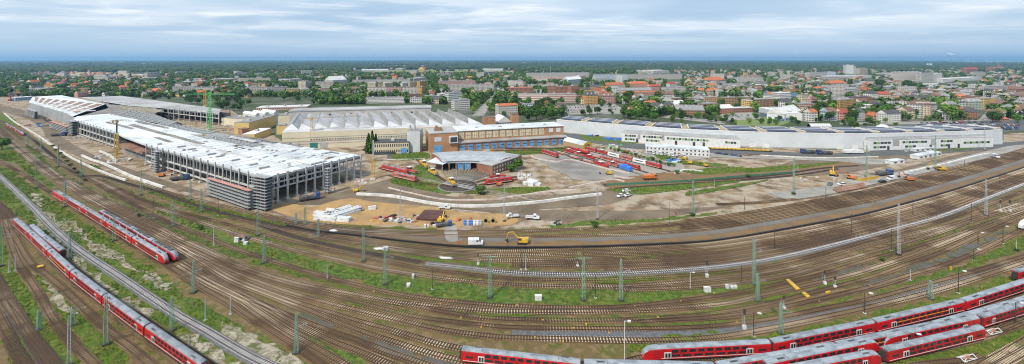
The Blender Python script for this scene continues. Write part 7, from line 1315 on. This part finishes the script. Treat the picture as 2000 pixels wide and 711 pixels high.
KL = Kind(lambda: make_lorry(m_dkroof)); KL(G(1610, 302), math.pi, 'dark lorry on the road before the solar hall gate', (1.4,) * 3); KL(G(1578, 300), math.pi, 'dark low trailer lorry left of the gate lorry', (1.4,) * 3); KL(G(606, 391), .5, 'grey truck mixer at the foot of the right facade columns', (1.3,) * 3); KL(G(1728, 343), .2, 'black lorry behind the yellow containers', (1.4,) * 3); KL(G(352, 352), .4, 'dark crane truck below the unfinished hall facade', (1.2,) * 3); KL(G(116, 266), .2, 'pale lorry below the rear block of the unfinished hall', (1.5,) * 3); KL(G(405, 438) if 0 else G(868, 443), .3, 'grey small lorry below the brown steel slab', (.9,) * 3)
# ---------------------------------------------------------------- cranes
def crane(x, yb, hpx, w, m, lab, jib=(0, 0), jz=1.0, rz=0.0, m2=None, cut=1.0):
    t = thing('tower_crane', lab, 'crane', G(x, yb), rz); h = M(yb, hpx); o = MB(); n = max(6, int(h / w / 1.3)); top = MB()
    for sx in (-1, 1):
        for sy in (-1, 1): o.bar((sx * w / 2, sy * w / 2, 0), (sx * w / 2, sy * w / 2, h * cut), w * .16)
    for i in range(n):
        z0, z1 = h * cut * i / n, h * cut * (i + 1) / n; s = 1 if i % 2 else -1
        for q in (-1, 1): o.bar((s * w / 2, q * w / 2, z0), (-s * w / 2, q * w / 2, z1), w * .09); o.bar((q * w / 2, s * w / 2, z0), (q * w / 2, -s * w / 2, z1), w * .09)
    o.build('lattice_mast', m, t)
    if cut < 1: MB().bar((0, 0, h * cut), (0, 0, h), w * .5).build('upper_mast', m2 or m_steel, t)
    MB().box(-w, w, -w, w, 0, .9).build('ballast_base', m_colu, t)
    if jib[1] - jib[0] > 0:
        z = h * jz; o = MB(); a, b = jib; k = max(5, int((b - a) / 3))
        for y in (-.5, .5): o.bar((a, y, z), (b, y, z), .22)
        o.bar((a * .6, 0, z + 1.3), (b, 0, z + 1.0), .2)
        for i in range(k): x0, x1 = a + (b - a) * i / k, a + (b - a) * (i + 1) / k; o.bar((x0, -.5, z), ((x0 + x1) / 2, 0, z + 1.1), .1); o.bar(((x0 + x1) / 2, 0, z + 1.1), (x1, .5, z), .1)
        o.build('jib', m2 or m, t); MB().box(-.9, .9, -.9, .9, z - 1.6, z - .1).build('cab', m, t); MB().box(a, a + 2.2, -.8, .8, z - 1.8, z).build('counterweight', m_colu, t)
    return t
crane(410, 263, 84, 2.6, m_gren, 'green lattice tower crane rising behind the unfinished hall', (-28, 26), .93, .1); crane(401, 208, 34, 3.2, m_yel, 'thick yellow tower crane behind the grey wing'); crane(609, 290, 64, 1.7, m_yel, 'yellow tower crane before the sawtooth hall', (-8, 44), .92, .35, m_tan); crane(228, 314, 80, 1.9, m_yel, 'yellow tower crane in the recess of the unfinished hall', (-6, 16), .98, -.2, m_dkroof, .68); crane(729, 350, 76, 1.8, m_yel, 'yellow lower mast and slim pole by the engine depot', cut=.52)
crane(449, 228, 44, 1.0, m_dkroof, 'thin dark crane mast with red base right of the green crane'); crane(1075, 152, 24, 3.0, m_steel, 'thin radio mast above the very long grey slab block')
def bigmachine(x, y, m, lab, s):
    t = thing('piling_machine', lab, 'construction machine', G(x, y)); MB().box(-4 * s, 3 * s, -2 * s, 2 * s, 0, 1.2 * s).build('crawler_base', m_under, t); MB().box(-3.5 * s, 1.5 * s, -1.6 * s, 1.6 * s, 1.2 * s, 4 * s).build('housing', m, t); MB().bar((1 * s, 0, 2 * s), (-2.5 * s, 0, 12 * s), 1.6 * s).build('boom', m, t); MB().bar((-2.5 * s, 0, 12 * s), (-5 * s, 0, 11 * s), 1.2 * s).build('dipper_arm', m, t)
bigmachine(478, 243, m_yel, 'big yellow mobile crane beside the yellow workshop', 1.0); bigmachine(448, 232, m_redm, 'red drilling machine at the foot of the thin dark crane', .7); bigmachine(21, 197, m_redm, 'tall red machine at the far left end of the site', 1.0)
# ---------------------------------------------------------------- stored materials
def stack(x, y, L, n, rows, rz, lab, m=m_white, w=1.1, h=.9):
    t = thing('beam_stack', lab, 'beam stack', G(x, y), rz, 'white beam stacks on the orange sand')
    for r_ in range(rows):
        for i in range(n - r_): MB().box(-L / 2, L / 2, i * (w + .35) + r_ * .6, i * (w + .35) + w + r_ * .6, .2 + r_ * (h + .15), .2 + r_ * (h + .15) + h).build('beam', m, t)
    for xx in (-L * .35, L * .35): MB().box(xx - .2, xx + .2, -.3, n * (w + .35), 0, .2).build('support', m_brown, t)
stack(633, 432, 13, 3, 2, -.2, 'white beam stack, lowest and nearest to the tracks at the left'); stack(630, 424, 12, 3, 2, -.18, 'white beam stack lying sideways at the left rear'); stack(667, 418, 15, 4, 2, .95, 'white beam stack pointing up to the right, left one'); stack(683, 420, 16, 4, 2, .95, 'white beam stack pointing up to the right, right one'); stack(665, 434, 9, 3, 2, -.2, 'short white beam stack at the near right end'); stack(648, 417, 9, 2, 2, -.3, 'small white beam stack at the back'); stack(727, 411, 4, 2, 2, .4, 'small group of white blocks right of the beam stacks')
flat('steel_slab', 'large dark brown steel slab lying on the orange sand', 'steel plates', [(813, 431), (829, 414.5), (869, 415.5), (857, 433)], .4, 1.3, mat('oxide_steel', (0.075, 0.03, 0.025), .6, c2=(0.10, 0.045, 0.035), scale=.3))
def pile(nm, lab, cat, x, y, n, sx, sy, mats, smin=.5, smax=1.5, h=1.0):
    t = thing(nm, lab, cat, G(x, y)); names = {'pipe': 1}
    for i in range(n):
        a, b = R.uniform(-sx, sx), R.uniform(-sy, sy); s = R.uniform(smin, smax); rz = R.uniform(0, 3.1); o = MB(); o.box(-s, s, -s * .45, s * .45, 0, R.uniform(.4, 1) * h, rz=rz, c=(a, b, 0)); o.build('bundle', R.choice(mats), t)
pile('material_pile', 'mixed heap of red and grey site materials left of the brown steel slab', 'materials', 775, 430, 34, 12, 4.5, [m_redp, m_steel, m_white, m_under, m_dred], .7, 1.8, 1.3); pile('material_pile', 'low heap of yellow boards beside the white blocks', 'materials', 732, 431, 7, 4, 1.0, [m_yel, m_tan], 1, 2, .6); pile('material_pile', 'dark tyres and grey tubs below the brown steel slab', 'materials', 845, 440, 12, 4.5, 2.5, [m_under, m_steel, m_white], .5, 1.1, 1.3)
pile('material_pile', 'orange and dark machines parts left of the cable drums', 'materials', 905, 430, 10, 4, 2.5, [m_org, m_under, m_redp], .4, 1.0, 1.2); pile('material_pile', 'heap of red pallets at the right corner of the unfinished hall', 'materials', 706, 355, 16, 5, 4, [m_redp, m_white, m_conc], .6, 1.4, .9); pile('material_pile', 'white blocks stored left of the depot fence', 'materials', 1024, 346, 18, 5, 7, [m_white, m_conc_w], .6, 1.6, 1.6); pile('material_pile', 'square block of white panels beside the stored white blocks', 'materials', 1042, 360, 5, 3.4, 1.5, [m_white], 3, 4, 2.6); pile('material_pile', 'grey pallets by the verge above the upper yard', 'materials', 1088, 437, 8, 3.2, 2, [m_steel, m_under], .6, 1.5, 1.2)
pile('material_pile', 'blue wrapped packs behind the brick hall tunnel', 'materials', 1199, 273, 9, 9, 4, [m_blue], 1.8, 3.2, 2.4); pile('material_pile', 'green and white sacks between the tunnel and site offices', 'materials', 1195, 288, 18, 12, 8, [m_white, m_gren, m_conc, m_steel], .8, 2, 1.6); pile('material_pile', 'white and red crates left of the site offices', 'materials', 1228, 296, 20, 11, 7, [m_white, m_conc, m_redm, m_steel], .8, 2.2, 1.8); pile('material_pile', 'dark stacked wagon parts behind the tunnel', 'materials', 1165, 266, 10, 8, 3, [m_under, m_blue], 1, 2, 2); pile('material_pile', 'blue tarpaulin heaps below the site offices', 'materials', 1325, 316, 8, 8, 4, [m_blue, m_white], 1, 2.4, 1.6); pile('material_pile', 'pale rubble blocks behind the concrete ring', 'materials', 205, 305, 22, 9, 9, [m_conc, m_conc_w, m_tan], .6, 2, 1.0); pile('material_pile', 'pale debris along the foot of the rear colonnade', 'materials', 150, 268, 26, 10, 12, [m_conc, m_conc_w, m_steel, m_tan], .6, 2, 1.0); pile('material_pile', 'coloured site materials before the far end of the hall', 'materials', 88, 245, 18, 24, 12, [m_redm, m_blue, m_yel, m_conc, m_gren], 1, 2.4, 1.8)
pile('material_pile', 'scattered rubble near the raised boom excavator', 'materials', 1600, 352, 24, 18, 10, [m_conc, m_conc_w, m_tan], .5, 1.7, 1.2); pile('material_pile', 'site materials between the green crane and the red machine', 'materials', 440, 250, 34, 22, 26, [m_conc, m_redp, m_steel, m_white, m_tan], .8, 2.4, 1.6)
for i, (x, y) in enumerate([(949, 436), (963, 436)]): t = thing('cable_drum', ('left', 'right')[i] + ' one of two wooden cable drums on the orange sand', 'cable drum', G(x, y)); o = MB(); [o.cyl((0, s, 1.5), 1.5, .15, axis='y', n=18) for s in (-.6, .6)]; o.build('flange', m_tan, t); MB().cyl((0, -.6, 1.5), .9, 1.2, axis='y').build('cable', m_under, t)
for i in range(12): x = 908 + (i % 6) * 6.2; y = 440 - (i // 6) * 4.5; tag(MB().cyl((0, 0, 0), .75, 1.3, n=12).build('tub', (m_blue, m_steel, m_blue, m_white, m_white, m_steel)[i % 6], loc=G(x, y)), ('blue', 'grey', 'blue', 'white', 'white', 'grey')[i % 6] + ' tub in the group left of the cable drums', 'tub', 'tubs on the orange sand')
for i, (a, b) in enumerate([((1629, 374), (1688, 364)), ((1632, 370), (1686, 361)), ((1634, 377), (1690, 367))]): A, B = G(*a), G(*b); d = B - A; tag(MB().cyl((0, 0, .9), .8, d.length, axis='x', n=14).build('steel_pipe', m_brown, loc=A, rz=math.atan2(d.y, d.x)), f'{OD[i]} of three rusty brown pipes by the upper yard, counted from the front', 'pipe', 'rusty pipes')
for x0, y0, x1, y1, lab in ((1681, 355, 1697, 353, 'left yellow skip container near the pipes'), (1700, 352, 1717, 349, 'right yellow skip container near the pipes')):
    A, B = G(x0, y0), G(x1, y1); d = B - A; t = thing('skip_container', lab, 'skip', A, math.atan2(d.y, d.x)); MB().box(0, d.length, 0, 2.4, .2, 2.2).build('tub_body', m_yel, t); MB().box(.2, d.length - .2, .2, 2.2, 2.2, 2.25).build('load', m_floor, t); MB().box(-.1, d.length + .1, -.08, .05, 1.9, 2.1).build('rim', m_yel, t)
A, B = G(1651, 301), G(1689, 301.5); t = thing('long_trailer', 'long white covered trailer before the solar hall gate', 'trailer', A, 0); MB().box(0, (B - A).length, 0, 3, 1, 3.4).build('box_body', m_white, t); wheels(t, (3, 5, 20), .5, 1.4, .3)
# bushes and shrubs that stand alone
for x, y, h, lab in ((938, 380, 18, 'round green bush right of the turntable pit'), (467 - 40, 0, 0, None), (392, 449, 9, 'small round bush on the grass right of the dark pole'), (272, 424, 8, 'low bush beside the thin dark pole'), (1010, 331, 20, 'broad bush at the end of the brick wing'), (1000, 336, 15, 'smaller bush at the foot of the brick wing'), (1462, 347, 8, 'green bush on the green netting fence'), (1161, 444, 12, 'bush at the foot of the zinc mast by the dirt road'), (1352, 423, 8, 'small bush at the foot of the green mast'), (1550, 381, 6, 'grass tuft bush at the foot of the sandy ground mast'), (1724, 511, 9, 'dark bush between the right tracks'), (1985, 492, 8, 'bush at the right edge grass strip'), (1498, 664, 6, 'low green bush left of the signal'), (1510, 610, 7, 'bush pair member near the right signal'), (4, 292, 22, 'dark bush at the left edge'), (1323, 340, 8, 'bush beside the curved pale wall')):
    if lab: o = tree(x, y, h, 'mid green', lab=lab, wide=1.5); o.name = 'bush'; o['category'] = 'bush'
for i in range(16): x = 1192 + i * 8.2; o = tree(x, 292 + i * 2.3 + R.uniform(-1, 1), R.uniform(5, 9), 'bright green' if i % 2 else 'mid green', lab='low green shrub in the line behind the depot rows', wide=1.5); o.name = 'bush'; o['category'] = 'bush'; o['group'] = 'shrubs behind the depot rows'
for i in range(10): x = 58 + i * 7; o = tree(x * 1.0 + 45, 288 + i * 7.4, 6, 'dark green', lab='dark shrub along the far side of the white concrete wall', wide=1.6); o.name = 'bush'; o['category'] = 'bush'; o['group'] = 'shrubs along the white concrete wall'
# ---------------------------------------------------------------- workers
def person(x, y, col, lab, s=1.25):
    p = G(x, y); me = bpy.data.meshes.new('person'); V = [(0, 0, .95), (0, 0, 1.2), (0, 0, 1.45), (0, 0, 1.55), (0, 0, 1.72), (.12, 0, .9), (.13, .05, .5), (.14, 0, .05), (-.12, 0, .9), (-.13, -.05, .5), (-.14, 0, .05), (.22, 0, 1.42), (.3, .03, 1.15), (.3, .12, .9), (-.22, 0, 1.42), (-.3, -.03, 1.15), (-.28, .05, .9)]
    E_ = [(0, 1), (1, 2), (2, 3), (3, 4), (0, 5), (5, 6), (6, 7), (0, 8), (8, 9), (9, 10), (2, 11), (11, 12), (12, 13), (2, 14), (14, 15), (15, 16)]; me.from_pydata(V, E_, []); o = bpy.data.objects.new('person', me); COL.objects.link(o); o.location = p + Vector((0, 0, .25)); o.scale = (s, s, s)
    md = o.modifiers.new('skin', 'SKIN'); rad = [.15, .15, .16, .07, .11, .1, .075, .06, .1, .075, .06, .08, .055, .045, .08, .055, .045]
    for v, q in zip(me.skin_vertices[0].data, rad): v.radius = (q, q)
    me.skin_vertices[0].data[0].use_root = True; sd = o.modifiers.new('sub', 'SUBSURF'); sd.levels = 1; sd.render_levels = 1; me.materials.append(col)
    tag(o, lab, 'person'); MB().cyl((0, 0, 1.76), .13, .1, n=10, r2=.07).build('helmet', m_white, o)
person(988, 482, m_org, 'worker in orange clothes standing left of the big excavator'); person(893, 480, m_org, 'worker in orange clothes left of the white van'); person(899, 479, m_org, 'second worker in orange clothes next to the white van'); person(1320, 421, m_redm, 'cyclist like figure in red on the dirt road'); person(654, 374, m_org, 'worker in orange below the right facade of the unfinished hall')
# ---------------------------------------------------------------- power station on the horizon
def power():
    p = G(1870, 118.3); s = p.y / F; t = thing('power_station', 'far power station on the right horizon', 'power station', p)
    for x0, x1, h in ((12, 26, 5), (30, 43, 6), (46, 58, 5), (-24, -10, 5)): MB().box((x0) * s, (x1) * s, 0, 200, 0, h * s * .8).build('boiler_house', PM['pale blue'], t)
    for i in range(4): MB().cyl(((-20 + i * 4.5) * s, 0, 0), 1.9 * s, 4.6 * s, n=16, r2=1.3 * s).build('cooling_tower', PM['pale blue'], t)
    import random as _r; r = _r.Random(5); mb = MB(); c = p + Vector((-14 * s, 0, 4.5 * s)); n = 10
    for i in range(60):
        q = r.random(); rad = (.8 + 1.5 * math.sin(q * 2.6)) * s * r.uniform(.6, 1.0); cx = (r.gauss(0, .8 + 1.3 * math.sin(q * 2.4)) - q * 1.0) * s; cz = q * 9.0 * s; cy = r.uniform(-80, 80)
        for u in range(5):
            for k in range(n):
                f = lambda uu, kk: (cx + rad * math.sin(math.pi * uu / 5) * math.cos(6.2832 * kk / n), cy + rad * math.sin(math.pi * uu / 5) * math.sin(6.2832 * kk / n), cz + rad * math.cos(math.pi * uu / 5))
                mb.face([f(u, k), f(u + 1, k), f(u + 1, k + 1), f(u, k + 1)])
    m = mat('steam', (.60, .68, .76), 1.0); o = mb.build('steam', m, loc=c, smooth=True); struct(o, 'stuff')
power()

# ---------------------------------------------------------------- tufts of grass and weeds, too many to count
def tufts():
    from mathutils import noise
    tri = [t for t in GRASS if sum(p.y for p in t) / len(t) < 420 and all(abs(p.x) < p.y * 1.4 + 30 for p in t)]; ar = []; acc = 0
    for t in tri: acc += (t[1] - t[0]).cross(t[2] - t[0]).length / 2; ar.append(acc)
    import bisect
    V = []; Fc = []; MI = []
    def tuft(p, s, m):
        a = R.uniform(0, 6.28); k = len(V); n = 3
        for i in range(n):
            b = a + i * 2.1; d = Vector((math.cos(b), math.sin(b), 0)); q = p + Vector((R.uniform(-.3, .3), R.uniform(-.3, .3), 0)) * s; V.extend([tuple(q - d * s * .45), tuple(q + d * s * .45), tuple(q + Vector((R.uniform(-.3, .3) * s, R.uniform(-.3, .3) * s, s * .8)))]); Fc.append((k + i * 3, k + i * 3 + 1, k + i * 3 + 2)); MI.append(m)
    for _ in range(26000):
        t = tri[bisect.bisect(ar, R.random() * acc)]; a, b = R.random(), R.random(); a, b = (1 - a, 1 - b) if a + b > 1 else (a, b); p = t[0] + (t[1] - t[0]) * a + (t[2] - t[0]) * b
        v = noise.noise(p * .06)
        if v < -.25: continue
        tuft(p, R.uniform(.2, .5) * (1 + p.y / 500), 0 if v < .05 else 1 if v < .3 else 2)
    n = 0
    while n < 14000:
        p = G(R.uniform(-20, 2020), 290 + 430 * R.random())
        if p.y > 330 or noise.noise(p * .035) < .08 + .2 * R.random(): n += .3; continue
        if p.x + 0 > 0 and 0: pass
        px = 1000 + p.x / p.y * F; py = HY + F * H / p.y
        if py < lerp_y([(0, 240), (330, 385), (620, 440), (860, 450), (1140, 445), (1500, 412), (1700, 378), (2000, 300)], px): n += .2; continue
        tuft(p + Vector((0, 0, .2)), R.uniform(.2, .42), R.choice((0, 2, 2, 1))); n += 1
    me = bpy.data.meshes.new('grass_tufts'); me.from_pydata(V, [], Fc)
    for c in (('tuft_green', (0.085, 0.145, 0.014)), ('tuft_bright', (0.13, 0.19, 0.02)), ('tuft_straw', (0.23, 0.20, 0.055))): me.materials.append(mat(c[0], c[1], .9))
    me.polygons.foreach_set('material_index', MI); o = bpy.data.objects.new('grass_tufts', me); COL.objects.link(o); struct(o, 'stuff')
tufts()
# ---------------------------------------------------------------- labels: repeats that still share one are told apart by their order
def finish():
    from collections import defaultdict
    d = defaultdict(list)
    for o in THINGS: d[o['label']].append(o)
    def nth(i): return ['first', 'second', 'third', 'fourth', 'fifth', 'sixth', 'seventh', 'eighth', 'ninth', 'tenth', 'eleventh', 'twelfth'][i] if i < 12 else f'{i + 1}{"th" if 10 < (i + 1) % 100 < 14 else {1: "st", 2: "nd", 3: "rd"}.get((i + 1) % 10, "th")}'
    for lab, L in d.items():
        if len(L) < 2: continue
        L.sort(key=lambda o: o.location.x / max(o.location.y, 1))
        for i, o in enumerate(L): o['label'] = (f'leftmost {lab}' if i == 0 else f'rightmost {lab}' if i == len(L) - 1 else f'{nth(i)} from left, {lab}')
    for o in THINGS:
        w = o['label'].split()
        if len(w) > 16: print('LONG', o['label'])
finish()
